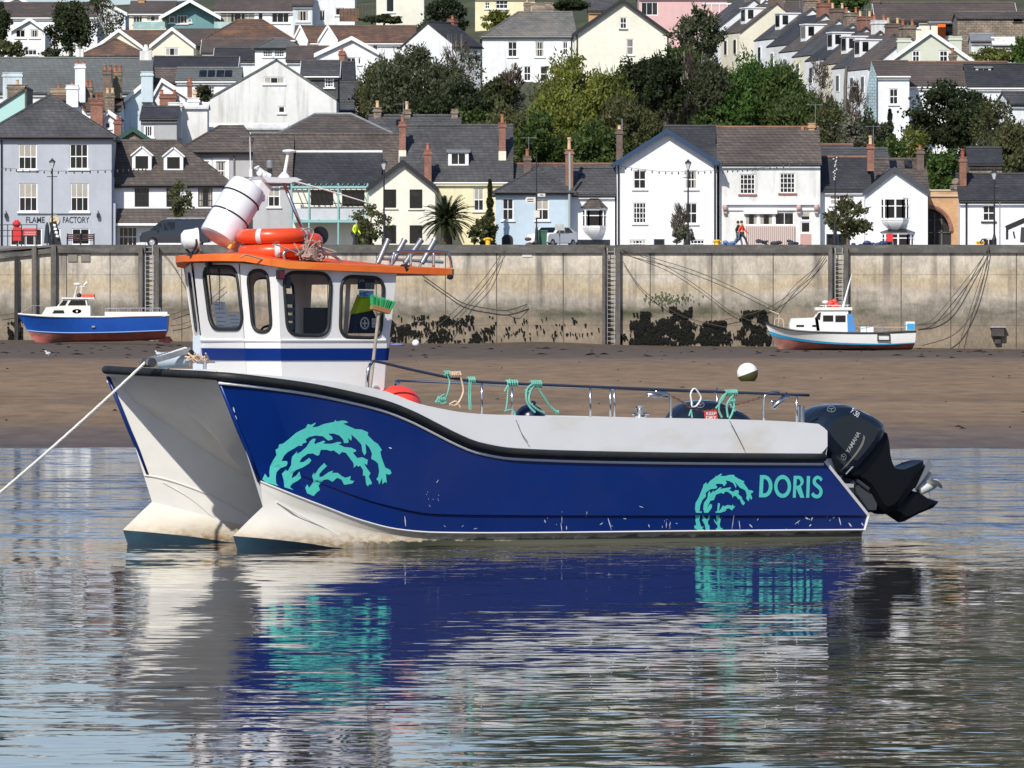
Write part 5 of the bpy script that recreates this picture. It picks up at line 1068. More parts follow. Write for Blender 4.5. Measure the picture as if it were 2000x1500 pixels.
# ================================================================ PROMENADE THINGS
def PP(px, D, py=None): return Vector(((px-1000)/FP*D, D, ZQ if py is None else ZP(py, D)))
def lamp(px, ytop, D, label, lantern=True):
    t = thing('street_lamp', label, 'street lamp', PP(px, D), 0, 'lamp posts along the promenade'); H = ZP(ytop, D)-ZQ
    m = MB(); m.lathe([(.16, 0), (.16, .5), (.1, .7), (.065, .9), (.05, H-.8), (.07, H-.76), (.05, H-.7)], n=8); m.tube([(-.35, 0, H-1.25), (.35, 0, H-1.25)], .025, 5); m.build('post', BLACKP, t)
    m = MB(); m.lathe([(.08, H-.7), (.2, H-.3), (.2, H-.27)], n=6); m.build('lantern', mat('clear lantern', (.55, .57, .58), .2), t)
    m = MB(); m.lathe([(.24, H-.28), (.22, H-.22), (.09, H-.1), (.05, H-.03), (.02, H)], n=6); m.build('cap', BLACKP, t); return t
lamp(102, 309, 470, 'black lamp post in front of the blue grey restaurant')
lamp(750, 311, 470, 'black lamp post in front of the cream gable house')
lamp(1344, 311, 470, 'black lamp post in front of the big white gable')
lamp(1942, 330, 470, 'black lamp post at the right end of the quay')
# poles with signs
t = thing('signpost', 'dark finger post with white direction boards before the blue cottage', 'signpost', PP(1048, 471)); k = k_(471); H = ZP(298, 471)-ZQ
m = MB(); m.lathe([(.14, 0), (.14, .3), (.09, 1.2), (.05, 1.4), (.035, H)], n=8); m.build('post', BLACKP, t)
SG = mat('sign board cream', (.62, .6, .54), .6)
def board(x0, x1, y0, y1, pt, name='sign_board'):
    m = MB(); z0, z1 = ZP(y1, 471)-ZQ, ZP(y0, 471)-ZQ; pts = [(x0*k, z0), (x1*k, z0), (x1*k, z1), (x0*k, z1)]
    if pt: pts = [(x0*k, (z0+z1)/2), ((x0+3)*k, z0), (x1*k, z0), (x1*k, z1), ((x0+3)*k, z1)]
    m.prism(pts, lambda a, b: (a, -.04, b), lambda a, b: (a, -.0, b)); m.cur = 1
    for i in range(2 if pt else 1):
        zz = z0+(z1-z0)*(i+1)/(3 if pt else 2); m.b2((x0+5)*k, (x1-4)*k, -.05, -.035, zz-.03, zz+.03)
    m.build(name, [SG, BLACKP], t)
board(-23, -2, 385, 397, True); board(2, 17, 378, 384, False)
m = MB(); m.b2(-6*k, 6*k, -.1, -.02, ZP(425, 471)-ZQ, ZP(411, 471)-ZQ); m.build('notice', SG, t)
t = thing('signpost', 'weathered mast with a bobbly top in front of the bay window house', 'pole', PP(1631, 471)); H = ZP(305, 471)-ZQ; random.seed(2)
m = MB(); m.lathe([(.14, 0), (.14, .8), (.08, 1.6), (.05, 1.8), (.035, H)], n=8); m.build('post', BLACKP, t)
m = MB()
for i in range(16): m.ball((random.uniform(-.12, .12), random.uniform(-.1, .1), H-.1-i*.1), .06, 4)
m.build('shell_string', SG, t)
t = thing('name_board', 'small grey board on a post beside the green bin', 'sign', PP(1093, 474)); k = k_(474)
m = MB(); m.tube([(0, 0, 0), (0, 0, ZP(450, 474)-ZQ)], .05, 6); m.build('post', LEAD, t)
m = MB(); m.b2(-9*k, 9*k, -.05, .0, ZP(450, 474)-ZQ, ZP(438, 474)-ZQ); m.build('board', mat('faded board', (.42, .43, .4), .7, var=(4, .2)), t)
# telegraph pole and thin poles
t = thing('telegraph_pole', 'leaning telegraph pole with a lamp arm below the terrace', 'pole', P(1651, 230, 560)); k = k_(560)
m = MB(); m.tube([(0, 0, -3), (0, 0, 60*k), (.1, 0, 100*k)], [.17, .15, .12], 7); m.build('pole', TIMBER, t)
m = MB(); m.tube([(0, 0, 58*k), (18*k, -.3, 60*k)], .05, 5); m.b2(12*k, 22*k, -.45, -.15, 60*k, 62*k); m.build('lamp_arm', LEAD, t)
for (px, yt, D, lb) in ((1215, 232, 500, 'thin aerial pole left of the blue trimmed gable'), (1953, 395, 473, 'short thin grey pole by the right end house'), (489, 180, 0, '')):
    if not D: continue
    m = MB(); m.tube([(0, 0, 0), (0, 0, ZP(yt, D)-ZP(330 if D == 500 else 486, D))], .04, 5); o = m.build('thin_pole', LEAD); o.location = P(px, 330 if D == 500 else 486, D); tag(o, lb, 'pole')
t = thing('tv_aerial', 'television aerial mast standing left of the plain grey house', 'aerial', P(488, 300, 498)); k = k_(498)
m = MB(); m.tube([(0, 0, 0), (0, 0, 35*k)], .03, 5); m.tube([(-.7, 0, 33*k), (.6, 0, 32*k)], .025, 4); [m.tube([(-.6+i*.2, -.3, 33*k), (-.6+i*.2, .3, 33*k)], .02, 4) for i in range(6)]; m.build('aerial', GALV, t)
for px, py, D, lb in ((154, 124, 553, 'tall white chimney of the tiny windowed gable'), (209, 138, 540, 'dark brick chimney above the restaurant'), (785, 236, 495, 'brick chimney left of the yellow house roof'), (1030, 302, 497, 'dark chimney above the blue cottage'), (1703, 280, 492, 'red chimney left of the bay window gable'), (1590, 238, 489, 'chimney end of the shuttered shop roof'), (1690, 45, 606, 'nearest terrace chimney'), (1560, 10, 635, 'chimney half way up the terrace')):
    k = k_(D); t = thing('tv_aerial', 'thin television aerial on the '+lb, 'aerial', P(px, py, D)); m = MB(); m.tube([(.1, 0, -.3), (.1, 0, 1.3)], .02, 4); m.tube([(-.5, .1, 1.2), (.6, -.1, 1.2)], .015, 4); [m.tube([(-.4+i*.2, -.2, 1.2), (-.4+i*.2, .25, 1.2)], .012, 3) for i in range(5)]; m.build('antenna', GALV, t)
# string lights
def lights(pts, D, n, label):
    t = thing('string_lights', label, 'string lights', P(pts[0][0], pts[0][1], D)); o = P(pts[0][0], pts[0][1], D)
    q = [P(a, b, D)-o for a, b in pts]; c = catmull(q, 8); m = MB(); m.tube(c, .012, 4); m.build('cable', BLACKP, t); m = MB()
    for i in range(n):
        p = c[int((i+.5)*(len(c)-1)/n)]; m.lathe([(.02, 0), (.05, -.08), (.05, -.16), (.01, -.2)], p, n=5)
    m.build('bulbs', mat('bulb', (.06, .06, .06), .3), t)
lights([(4, 328), (100, 334), (218, 332), (290, 327)], 479, 34, 'string of bulbs hung across the blue grey restaurant')
lights([(1205, 324), (1300, 335), (1400, 333), (1480, 328), (1570, 318)], 479, 40, 'string of bulbs hung from the big gable to the shuttered shop')
# bench
t = thing('bench', 'dark slatted double bench under the restaurant window', 'bench', PP(157, 474)); k = k_(474)
W = 52*k
m = MB(); [m.b2(-W/2, W/2, .1+i*.1, .16+i*.1, .44, .48) for i in range(3)]; m.build('seat', mat('bench wood', (.06, .035, .03), .7), t)
m = MB(); [m.b2(-W/2, W/2, .44+i*.02, .47+i*.02, .55+i*.13, .65+i*.13) for i in range(3)]; m.build('backrest', mat('bench wood', (.06, .035, .03)), t)
for s in (-1, 0, 1): m = MB(); m.b2(s*W/2-.04, s*W/2+.04, .05, .12, 0, .72); m.b2(s*W/2-.04, s*W/2+.04, .4, .47, 0, .95); m.b2(s*W/2-.04, s*W/2+.04, .05, .45, .6, .66); m.build('leg', BLACKP, t)
# rescue equipment and railings on the left
t = thing('lifebuoy_station', 'red lifebuoy box on a stand at the left end of the quay', 'lifebuoy station', PP(34, 470)); k = k_(470); z = lambda y: ZP(y, 470)-ZQ
m = MB(); m.b2(-.3, .25, -.2, .12, z(470)+.0, z(444)); m.lathe([(.15, 0), (.28, .15), (.28, .3), (.1, .5)], (-.05, -.05, z(444)), n=10); m.build('housing', RED, t)
m = MB(); m.b2(-.06, .06, 0, .08, 0, z(430)); m.build('post', TIMBER, t)
t = thing('warning_sign', 'red warning board with white lines beside the lifebuoy box', 'sign', PP(59, 470))
m = MB(); m.b2(-14*k, 14*k, -.05, 0, z(461), z(446)); m.cur = 1
for y in (449, 453, 457): m.b2(-11*k, 11*k, -.06, -.045, z(y+1), z(y))
m.cur = 0; m.build('board', [RED, mat('pale print', (.75, .5, .5), .6)], t)
m = MB(); m.tube([(-10*k, .03, 0), (-10*k, .03, z(447))], .03, 5); m.tube([(10*k, .03, 0), (10*k, .03, z(447))], .03, 5); m.build('post', GALV, t)
t = thing('railing', 'black tube railing at the far left of the promenade', 'railing', PP(30, 468.5)); k = k_(468.5); z = lambda y: ZP(y, 468.5)-ZQ
m = MB()
for y in (439, 450, 461): m.tube([(-60*k, 0, z(y)), (42*k, 0, z(y))], .025, 5)
for px in (-40, -15, 12, 42): m.tube([(px*k, 0, 0), (px*k, 0, z(438))], .035, 5)
m.build('rails', BLACKP, t)
t = thing('menu_board', 'black pavement board with white notices below the round sign', 'A-board', PP(103, 471.5)); k = k_(471.5); z = lambda y: ZP(y, 471.5)-ZQ
m = MB(); m.bar((-.25, 0, 0), (-.05, 0, z(433)), .55, .05); m.bar((.38, 0, 0), (-.0, 0, z(433)), .06, .5); m.build('frame', BLACKP, t)
m = MB()
for i in range(4): m.box((.12+i*.07, -.3, z(440+i*7)), (.2, .02, .16), Matrix.Rotation(.25, 3, 'Y'))
m.build('notice', WHITE, t)
t = thing('closed_parasol', 'dark closed parasol beside the pavement board', 'parasol', PP(92, 473)); z = lambda y: ZP(y, 473)-ZQ
m = MB(); m.lathe([(.22, .25), (.2, .5), (.12, z(440)), (.03, z(434))], n=10); m.tube([(0, 0, 0), (0, 0, .3)], .04, 6); m.build('canopy', mat('dark navy cloth', (.02, .03, .04), .8), t)
# bollards, bin
def bollard(px, py0, label):
    D = 466.2; m = MB(); h = ZP(py0, D)-ZQ; m.lathe([(.2, 0), (.16, .12), (.16, h-.16), (.24, h-.12), (.24, h-.04), (.1, h), (.001, h)], n=12); m.tube([(-.3, 0, h-.14), (.3, 0, h-.14)], .07, 6)
    o = m.build('mooring_bollard', YELP); o.location = PP(px, D); tag(o, label, 'bollard', 'yellow mooring bollards on the quay edge')
bollard(953, 464, 'yellow bollard at the foot of the narrow conifer'); bollard(1400, 468, 'yellow bollard left of the walking couple'); bollard(1914, 470, 'yellow bollard with rope round it near the right end')
t = thing('wheelie_bin', 'dark green wheelie bin beside the signpost', 'bin', PP(1059, 472)); z = lambda y: ZP(y, 472)-ZQ; GB = mat('bin green', (.04, .12, .07), .5)
m = MB(); h = z(452); m.add([(-.28, -.3, .08), (.28, -.3, .08), (.28, .28, .08), (-.28, .28, .08), (-.34, -.38, h), (.34, -.38, h), (.34, .34, h), (-.34, .34, h)], [(0, 1, 5, 4), (1, 2, 6, 5), (2, 3, 7, 6), (3, 0, 4, 7), (0, 3, 2, 1)]); m.b2(-.36, .36, -.4, -.34, h-.1, h); m.build('body', GB, t)
m = MB(); m.slab([(-.38, -.44, h+.07), (.38, -.44, h+.07), (.38, .4, h+.1), (-.38, .4, h+.1)], .08); m.build('lid', GB, t)
for s in (-1, 1): m = MB(); m.lathe([(.001, -.03), (.1, -.03), (.1, .03), (.001, .03)], (s*.3, .26, .1), Matrix.Rotation(math.pi/2, 3, 'Y'), 12); m.build('wheel', BLACKP, t)
# vehicles: length along x, nose to -x
def vehicle(name, label, cat, px, D, L, prof, W, paint, winprof, wheels, wr, z0=0., extra=None):
    t = thing(name, label, cat, PP(px, D)); n = len(prof)
    cx = sum(p[0] for p in prof)/n; cz = sum(p[1] for p in prof)/n
    m = MB(); lay = []
    for (y, s, cut) in ((-W/2, .94, .12), (-W/2+.06, .99, .03), (-W/2+.16, 1, 0), (W/2-.16, 1, 0), (W/2-.06, .99, .03), (W/2, .94, .12)):
        lay.append([(cx+(a-cx)*s, y*(1-.1*max(0, (b-.95))/1.1), cz+(b-cz)*s) for a, b in prof])
    for A, B in zip(lay[:-1], lay[1:]):
        m.add(A+B, [(i, (i+1) % n, n+(i+1) % n, n+i) for i in range(n)])
    m.poly([[(p[0], p[2]) for p in lay[0]]], lambda a, b: (a, -W/2*(1-.1*max(0, (b-.95))/1.1), b)); m.poly([[(p[0], p[2]) for p in lay[-1]]], lambda a, b: (a, W/2*(1-.1*max(0, (b-.95))/1.1), b))
    m.build('body', paint, t, smooth=35)
    for wp in winprof:
        m = MB(); m.prism(wp, lambda a, b: (a, -W/2*(1-.1*max(0, (b-.95))/1.1)-.012, b), lambda a, b: (a, -W/2+.14, b)); m.build('window', GLASSD, t)
    for x in wheels:
        for s in (-1, 1):
            m = MB(); R = Matrix.Rotation(math.pi/2, 3, 'X'); m.lathe([(.001, -.1), (wr*.6, -.1), (wr*.62, -.12), (wr*.95, -.12), (wr, -.08), (wr, .08), (wr*.95, .12), (.001, .12)], (x, s*(W/2-.1), wr), R, 20); wo = m.build('wheel', mat('tyre', (.015, .015, .015), .8), t)
            m = MB(); m.lathe([(.001, -.135), (.06, -.14), (.1, -.125), (wr*.58, -.13), (wr*.6, -.11)], (x, s*(W/2-.1), wr), R if s > 0 else Matrix.Rotation(-math.pi/2, 3, 'X'), 12); m.build('rim', GALV, wo)
    return t
VP = mat('dark metallic van paint', (.018, .024, .036), .25, metal=.3, coat=.6)
pr = [(-2.42, .35), (-2.45, .75), (-2.3, .98), (-1.75, 1.15), (-1.0, 1.78), (-.75, 1.9), (2.0, 1.93), (2.25, 1.8), (2.42, 1.1), (2.44, .35), (1.9, .3), (1.85, .55), (1.55, .7), (1.25, .55), (1.2, .3), (-1.25, .3), (-1.3, .55), (-1.58, .7), (-1.9, .55), (-1.95, .35)]
t = vehicle('parked_van', 'dark grey panel van parked before the brown roofed house', 'van', 343, 475, 4.9, pr, 1.9, VP, [[(-1.55, 1.16), (-.95, 1.68), (-.85, 1.16)], [(-.75, 1.16), (-.82, 1.7), (0, 1.74), (0, 1.18)]], (-1.58, 1.55), .33)
m = MB(); m.add([(-1.72, -.8, 1.18), (-1.72, .8, 1.18), (-1.03, .7, 1.77), (-1.03, -.7, 1.77)], [(0, 1, 2, 3)]); m.build('windscreen', GLASSD, t)
m = MB(); m.b2(-.6, 2.0, -.8, -.74, 1.98, 2.03); m.b2(-.6, 2.0, .74, .8, 1.98, 2.03); [m.b2(x, x+.06, -.8, .8, 1.94, 2.0) for x in (-.3, .7, 1.7)]; m.build('roof_rail', GALV, t)
for s in (-1, 1): m = MB(); m.ball((-2.28, s*.72, .85), .13, 6, sc=(1, 1, .7)); m.build('headlight', mat('headlight lens', (.6, .6, .62), .1), t)
m = MB(); m.box((-1.2, -1.02, 1.2), (.14, .18, .22)); m.box((-1.2, 1.02, 1.2), (.14, .18, .22)); m.build('wing_mirror', BLACKP, t)
pr = [(-2.0, .35), (-2.05, .7), (-1.9, .9), (-1.0, 1.0), (-.4, 1.42), (.9, 1.46), (1.5, 1.2), (1.95, 1.05), (2.0, .4), (1.6, .3), (-1.6, .3)]
t = vehicle('parked_car', 'white hatchback parked right of the green bin', 'car', 1079, 477, 4, pr, 1.7, WHITE, [[(-.85, 1.0), (-.35, 1.36), (.2, 1.38), (.2, 1.0)], [(.3, 1.0), (.3, 1.38), (.85, 1.38), (1.3, 1.05)]], (-1.3, 1.3), .3); t.rotation_euler[2] = 1.0
m = MB(); m.add([(-.99, -.7, 1.03), (-.99, .7, 1.03), (-.47, .62, 1.4), (-.47, -.62, 1.4)], [(0, 1, 2, 3)]); m.build('windscreen', GLASSD, t)
pr = [(-2.0, .35), (-2.05, .7), (-1.9, .9), (-1.0, 1.0), (-.4, 1.38), (.9, 1.4), (1.5, 1.15), (1.95, 1.0), (2.0, .4), (1.6, .3), (-1.6, .3)]
0 and vehicle('parked_car', 'white car glimpsed through the arch of the blue cottage wall', 'car', 1003, 481, 4, pr, 1.7, WHITE, [[(-.85, 1.0), (-.35, 1.3), (.2, 1.32), (.2, 1.0)]], (-1.3, 1.3), .3)
# stacked creels and tarps on the quay
def heap(px0, px1, ytop, D, mt, label, seed, cat='net heap'):
    random.seed(seed); k = k_(D); m = MB(); W = (px1-px0)*k; H = ZP(ytop, D)-ZQ
    for i in range(int(W*7)): m.ball((random.uniform(-W/2, W/2), random.uniform(-.3, .3), random.uniform(0, H*.85)), random.uniform(.08, .2), 4, sc=(1.4, 1, .8))
    o = m.build('gear_heap', mt); o.location = PP((px0+px1)/2, D); tag(o, label, cat)
heap(1478, 1565, 468, 468, mat('dark netting', (.03, .035, .045), .8, var=(3, .5)), 'heap of dark nets on the quay edge in front of the shuttered shop', 1)
heap(1664, 1732, 470, 468, mat('blue tarpaulin', (.02, .035, .12), .6), 'blue tarpaulin heap right of the round street tree', 2, 'tarpaulin')
heap(1408, 1440, 471, 468, mat('blue crates', (.1, .2, .4), .6), 'small pile of blue floats right of the yellow bollard', 3, 'floats')
heap(1030, 1050, 463, 469, mat('brown netting', (.09, .06, .05), .8, var=(3, .4)), 'brown net pile at the foot of the signpost', 4)
t = thing('crane_arm', 'black hydraulic crane arm reaching in at the right edge', 'crane', PP(1985, 471)); k = k_(471); z = lambda y: ZP(y, 471)-ZQ
m = MB(); m.bar((-20*k, 0, z(446)), (40*k, 0, z(420)), .3, .35); m.build('arm', BLACKP, t)
m = MB(); m.tube([(-18*k, 0, z(446)), (-18*k, 0, z(468))], .1, 6); m.bar((-6*k, -.1, z(452)), (-3*k, -.1, z(466)), .3, .1); m.bar((14*k, -.1, z(444)), (12*k, -.1, z(474)), .7, .3); m.build('grab', mat('worn black', (.04, .035, .035), .7), t)
t = thing('boat_chair', 'red folding chair on the bay window terrace', 'chair', PP(1738, 476)); 
m = MB(); m.b2(-.22, .22, -.2, .2, .4, .44); m.b2(-.22, .22, .18, .22, .44, .95); m.build('seat', RED, t); m = MB(); [m.tube([(sx*.2, sy*.18, 0), (sx*.2, sy*.18, .42)], .02, 5) for sx in (-1, 1) for sy in (-1, 1)]; m.build('legs', GALV, t)
# people
def person(label, loc, rz, jacket, trousers, hair, stride=.0, bend=0., H=1.75, group=None):
    t = thing('person', label, 'person', loc, rz, group); s = H/1.75; V = lambda x, y, z: (x*s, y*s, z*s); b = bend
    hip = V(0, 0, .92); ch = V(0, -b*.35, 1.3); nk = V(0, -b*.45, 1.48); hd = V(0, -b*.5, 1.63)
    fy = stride
    body = [[(hip, .13*s), (V(0, -b*.18, 1.12), .12*s), (ch, .15*s), (nk, .055*s), (V(0, -b*.48, 1.57), .075*s), (hd, .095*s), (V(0, -b*.5, 1.71), .06*s)]]
    for sx, q in ((-1, 1), (1, -1)):
        kn = V(sx*.1, -fy*q*.55-.05*abs(fy)*2, .5); an = V(sx*.1, -fy*q*.95+(.12 if q < 0 else 0)*abs(fy)*4, .09)
        body.append([(hip, .13*s), (V(sx*.1, 0, .86), .09*s), (kn, .06*s), (an, .04*s), (V(sx*.1, an[1]/s-.17, .03), .035*s)])
        el = V(sx*.25, -b*.3+fy*q*.4+.02, 1.13); wr = V(sx*.24, -b*.4+fy*q*.6-.12, .9)
        body.append([(ch, .15*s), (V(sx*.18, -b*.38, 1.41), .055*s), (el, .042*s), (wr, .03*s), (V(sx*.24, wr[1]/s-.03, .82), .03*s)])
    skin('body', body, SKIN, t, 2)
    jk = [[(V(0, 0, .9), .15*s), (V(0, -b*.18, 1.12), .145*s), (ch, .17*s), (V(0, -b*.43, 1.44), .09*s)]]
    for c in (body[2], body[4]): jk.append([(c[0][0], .17*s), (c[1][0], .075*s), (c[2][0], .062*s), (c[3][0], .05*s)])
    skin('jacket', jk, jacket, t, 2)
    tr = []
    for c in (body[1], body[3]): tr.append([(V(0, 0, .9), .145*s), (c[1][0], .11*s), (c[2][0], .082*s), (c[3][0], .065*s)])
    skin('trousers', tr, trousers, t, 2)
    m = MB(); m.ball((0, hd[1]+.02*s, hd[2]+.03*s), .108*s, 8, sc=(.9, 1, 1.05)); m.build('hair', hair, t, smooth=True)
    return t
HAIR = mat('brown hair', (.05, .03, .02), .8); JEAN = mat('dark trousers', (.03, .035, .05), .9); NAV = mat('navy coat', (.02, .025, .04), .85); ORJ = mat('orange red coat', (.75, .1, .03), .8)
person('person in a bright orange red coat and dark trousers walking right along the quay', PP(1449, 469), math.radians(80), ORJ, JEAN, HAIR, stride=.42)
person('person in a black coat walking just behind the one in orange', PP(1442, 470.2), math.radians(80), NAV, mat('blue jeans', (.1, .14, .22), .9), HAIR, stride=.3)
person('person in a yellow hi-vis jacket bending over beside the feathery tree', PP(692, 472), math.radians(60), HIVIS, JEAN, mat('grey hair', (.4, .38, .35), .8), stride=.1, bend=.35, H=1.8)
# gulls
def gull(px, py, D, label, mirror=1):
    k = k_(D); m = MB()
    m.ball((0, 0, .2), .11, 8, sc=(1.9, .9, .85)); m.tube([(-.13*mirror, 0, .24), (-.19*mirror, 0, .33), (-.2*mirror, 0, .37)], [.07, .05, .055], 8); m.tube([(-.24*mirror, 0, .37), (-.31*mirror, 0, .355)], [.018, .008], 5)
    m.tube([(.02, -.03, .12), (.02, -.03, 0)], .008, 4); m.tube([(.02, .03, .12), (.02, .03, 0)], .008, 4)
    t = thing('gull', label, 'gull', P(px, py, D), 0, 'gulls'); t.scale = (.6, .6, .75); m.build('body', WHITE, t, smooth=True)
    m = MB(); m.ball((.06*mirror, -.07, .23), .09, 6, sc=(2.1, .5, .6)); m.build('wing', mat('gull grey', (.45, .47, .5), .7), t, smooth=True)
for px, lb in ((94, 'white gull standing on the mud under the blue boat bow'), (309, 'white gull standing on the mud behind the foredeck of the blue boat')):
    D = 345; gull(px, 628+(EYE-sandz(D))*FP/D, D, lb)
# bits at the wall foot
t = MB(); t.ball((0, 0, .22), .24, 12); o = t.build('buoy', WHITE, smooth=True); o.location = (qx(812, 455), 455, sandz(455)); tag(o, 'small white buoy lying at the foot of the wall behind the wheelhouse', 'buoy')
t = MB(); t.ball((0, 0, .1), .3, 8, sc=(1.7, .8, .35)); o = t.build('fender', mat('mauve blue', (.13, .15, .35), .6), smooth=True); o.location = (qx(776, 455), 455, sandz(455)+.02); tag(o, 'mauve blue fender lying on the mud beside the small white buoy', 'fender')
# mooring buoy half white half green on the sand
D = 238; t = thing('mooring_buoy', 'round mooring buoy, white above and weedy green below, lying on the sand', 'buoy', (qx(1460, D), D, ZP(749.5, D))); r_ = 20.5*k_(D)
b = mat('buoy paint', (.8, .8, .78), .5)
nt_ = b.node_tree; L_ = nt_.links; tc = nt_.nodes.new('ShaderNodeTexCoord'); dt = nt_.nodes.new('ShaderNodeVectorMath'); dt.operation = 'DOT_PRODUCT'; dt.inputs[1].default_value = (.35, 0, -.93)
L_.new(tc.outputs['Object'], dt.inputs[0]); gt = nt_.nodes.new('ShaderNodeMapRange'); gt.inputs[1].default_value = .0; gt.inputs[2].default_value = .012; L_.new(dt.outputs['Value'], gt.inputs[0])
mx = nt_.nodes.new('ShaderNodeMix'); mx.data_type = 'RGBA'; mx.inputs[6].default_value = (.78, .78, .76, 1); mx.inputs[7].default_value = (.055, .06, .02, 1); L_.new(gt.outputs[0], mx.inputs[0]); L_.new(mx.outputs[2], nt_.nodes['Principled BSDF'].inputs['Base Color'])
m = MB(); m.ball((0, 0, 0), r_, 20); o = m.build('ball', b, t, smooth=True); o.location = (0, 0, r_)
m = MB(); m.tube([(-r_*.85*math.cos(.6), 0, 0+.02), (-r_*.3, 0, .02)], .02, 5); m.build('shackle', GALV, t)
# slack ropes hanging on the quay wall
ROPE = mat('old dark rope', (.07, .06, .05), .9)
def wrope(pts, label, r=.022, y=-.35):
    m = MB(); m.tube(catmull([(qx(a, QD+y), QD+y-(.4 if b > 640 else 0), ZP(b, QD+y)) for a, b in pts], 6), r, 5); tag(m.build('mooring_rope', ROPE), label, 'rope', 'old ropes slung along the quay wall')
wrope([(825, 538), (870, 570), (905, 592), (950, 602), (990, 606), (1030, 594)], 'thick slack rope looping to the middle of the wall', .038)
wrope([(988, 606), (1000, 611), (1012, 612), (1028, 596)], 'small loop at the end of the thick slack rope')
wrope([(985, 487), (950, 538), (905, 590), (850, 640), (800, 668)], 'rope dropping left from the coping to the small white buoy')
wrope([(978, 500), (955, 555), (915, 600), (870, 655)], 'second rope dropping left beside the first')
wrope([(1215, 487), (1300, 520), (1370, 565), (1430, 610), (1500, 640)], 'rope from the mid ladder down towards the white boat')
wrope([(1218, 489), (1330, 520), (1420, 555), (1520, 605)], 'upper rope from the mid ladder sagging right')
wrope([(1216, 510), (1250, 560), (1290, 592), (1340, 620), (1420, 640)], 'rope falling behind the black weed curtains')
wrope([(1610, 492), (1575, 545), (1520, 590), (1470, 612), (1400, 628)], 'rope from the right ladder to the weed clump')
wrope([(1612, 498), (1590, 525), (1550, 560), (1515, 608)], 'rope from the right ladder to the white boat bow')
wrope([(1932, 480), (1915, 510), (1860, 580), (1820, 625), (1792, 634)], 'rope from the right bollard to the white boat stern')
wrope([(1930, 485), (1905, 530), (1865, 600), (1830, 628), (1790, 635)], 'heavier weedy rope from the right bollard to the white boat stern', .033)
wrope([(1932, 485), (1922, 540), (1900, 610), (1860, 655), (1800, 675)], 'long weedy rope curving down to the mud at right', .033)
wrope([(1928, 500), (1900, 590), (1870, 683)], 'taut thin rope reaching the mud at right')
wrope([(1930, 478), (1926, 468), (1918, 468), (1914, 476)], 'turns of rope round the right bollard', .05, .5)
wrope([(311, 485), (340, 520), (370, 575), (400, 610)], 'thin rope from the left ladder passing behind the wheelhouse')
wrope([(333, 615), (360, 606), (400, 592), (440, 560)], 'thin rope from the blue boat stern')
wrope([(333, 637), (365, 630), (400, 612), (440, 600)], 'lower rope from the blue boat stern')
wrope([(0, 616), (20, 613), (40, 612)], 'thin rope from the blue boat bow to the left edge')
# ================================================================ TWO BOATS DRIED OUT BY THE WALL
def smallboat(label, D, xc, pyb, sheer, boot, keel, beamk, mats, bootname, yaw=0.):
    """outline rows are lists of photo columns/rows on the boat's own centre plane; beamk: (px, half beam m)"""
    k = k_(D); t = thing('moored_boat', label, 'boat', P(xc, pyb, D), math.radians(yaw)); X = lambda px: (px-xc)*k; Z = lambda py: (pyb-py)*k
    x0, x1 = sheer[0][0], sheer[-1][0]; n = 36
    bx0, bx1 = boot[0][0], boot[-1][0]; kx0, kx1 = keel[0][0], keel[-1][0]
    rows_ = []
    for i in range(n+1):
        f = (i/n)**1.4 if True else i/n
        sx = x0+(x1-x0)*f; bx = bx0+(bx1-bx0)*f; kx = kx0+(kx1-kx0)*f; w_ = interp(beamk, sx); 
        s = (X(sx), w_, Z(interp(sheer, sx))); b = (X(bx), w_*interp([(0, .25), (.2, .62), (.5, .88), (1, .92)], f), Z(interp(boot, bx))); kk = (X(kx), .03, Z(interp(keel, kx)))
        md = tuple((a+c)/2 for a, c in zip(s, b)); md = (md[0], (s[1]*.35+b[1]*.65+.03*w_), md[2])
        bl = (b[0]*.4+kk[0]*.6, b[1]*.62, b[2]*.32+kk[2]*.68)
        rows_.append((s, md, b, bl, kk))
    def part(name, idx, mt):
        m = MB()
        for sg in (-1, 1): m.grid([[(r[j][0], sg*r[j][1], r[j][2]) for j in idx] for r in rows_])
        return m.build(name, mt, t, smooth=50)
    part('topsides', (0, 1, 2), mats[0]); 
    part('bottom', (2, 3, 4), mats[1])
    r = rows_[-1]; m = MB(); m.add([(a, -b, c) for a, b, c in r]+[(a, b, c) for a, b, c in r[::-1]], [tuple(range(10))]); m.build('transom', mats[0], t)
    m = MB(); m.grid([[(r[0][0], sg*r[0][1], r[0][2]-.04) for sg in (-1, 0, 1)] for r in rows_]); m.build('deck', mats[2], t)
    m = MB()
    for sg in (-1, 1): m.tube([(r[0][0], sg*(r[0][1]+.02), r[0][2]) for r in rows_], .06, 6)
    m.build('rubbing_strake', mats[3], t)
    return t, X, Z, k, rows_
BT = mat('royal blue topsides', (.008, .07, .34), .35, var=(.4, .12)); AF = mat('red antifouling', (.42, .11, .09), .75, var=(.6, .2), stains=[((.1, .07, .06), (.8, .8, 1.5), .45, .6, .7)])
GEL = mat('old white gelcoat', (.72, .7, .65), .5, var=(.5, .08), stains=[((.4, .33, .22), (.8, .8, .8), .58, .75, .4)])
D = 446
t, X, Z, k, rr = smallboat('blue hulled boat with white wheelhouse and red bottom aground by the left wall', D, 190, 670,
    [(36, 613), (60, 615), (110, 618), (200, 619), (270, 617), (329, 616)], [(53, 645), (80, 648), (140, 650), (220, 649), (280, 647), (327, 645)], [(70, 668), (90, 670), (140, 668), (220, 667), (300, 664), (320, 662)],
    [(36, .05), (60, .6), (100, 1.15), (160, 1.45), (260, 1.45), (329, 1.25)], [BT, AF, GEL, GEL], 'blue')
m = MB()
for sg in (-1, 1): m.tube([(r[2][0], sg*(r[2][1]+.01), r[2][2]) for r in rr], .03, 5)
m.build('boot_line', mat('pale blue line', (.25, .4, .7), .5), t)
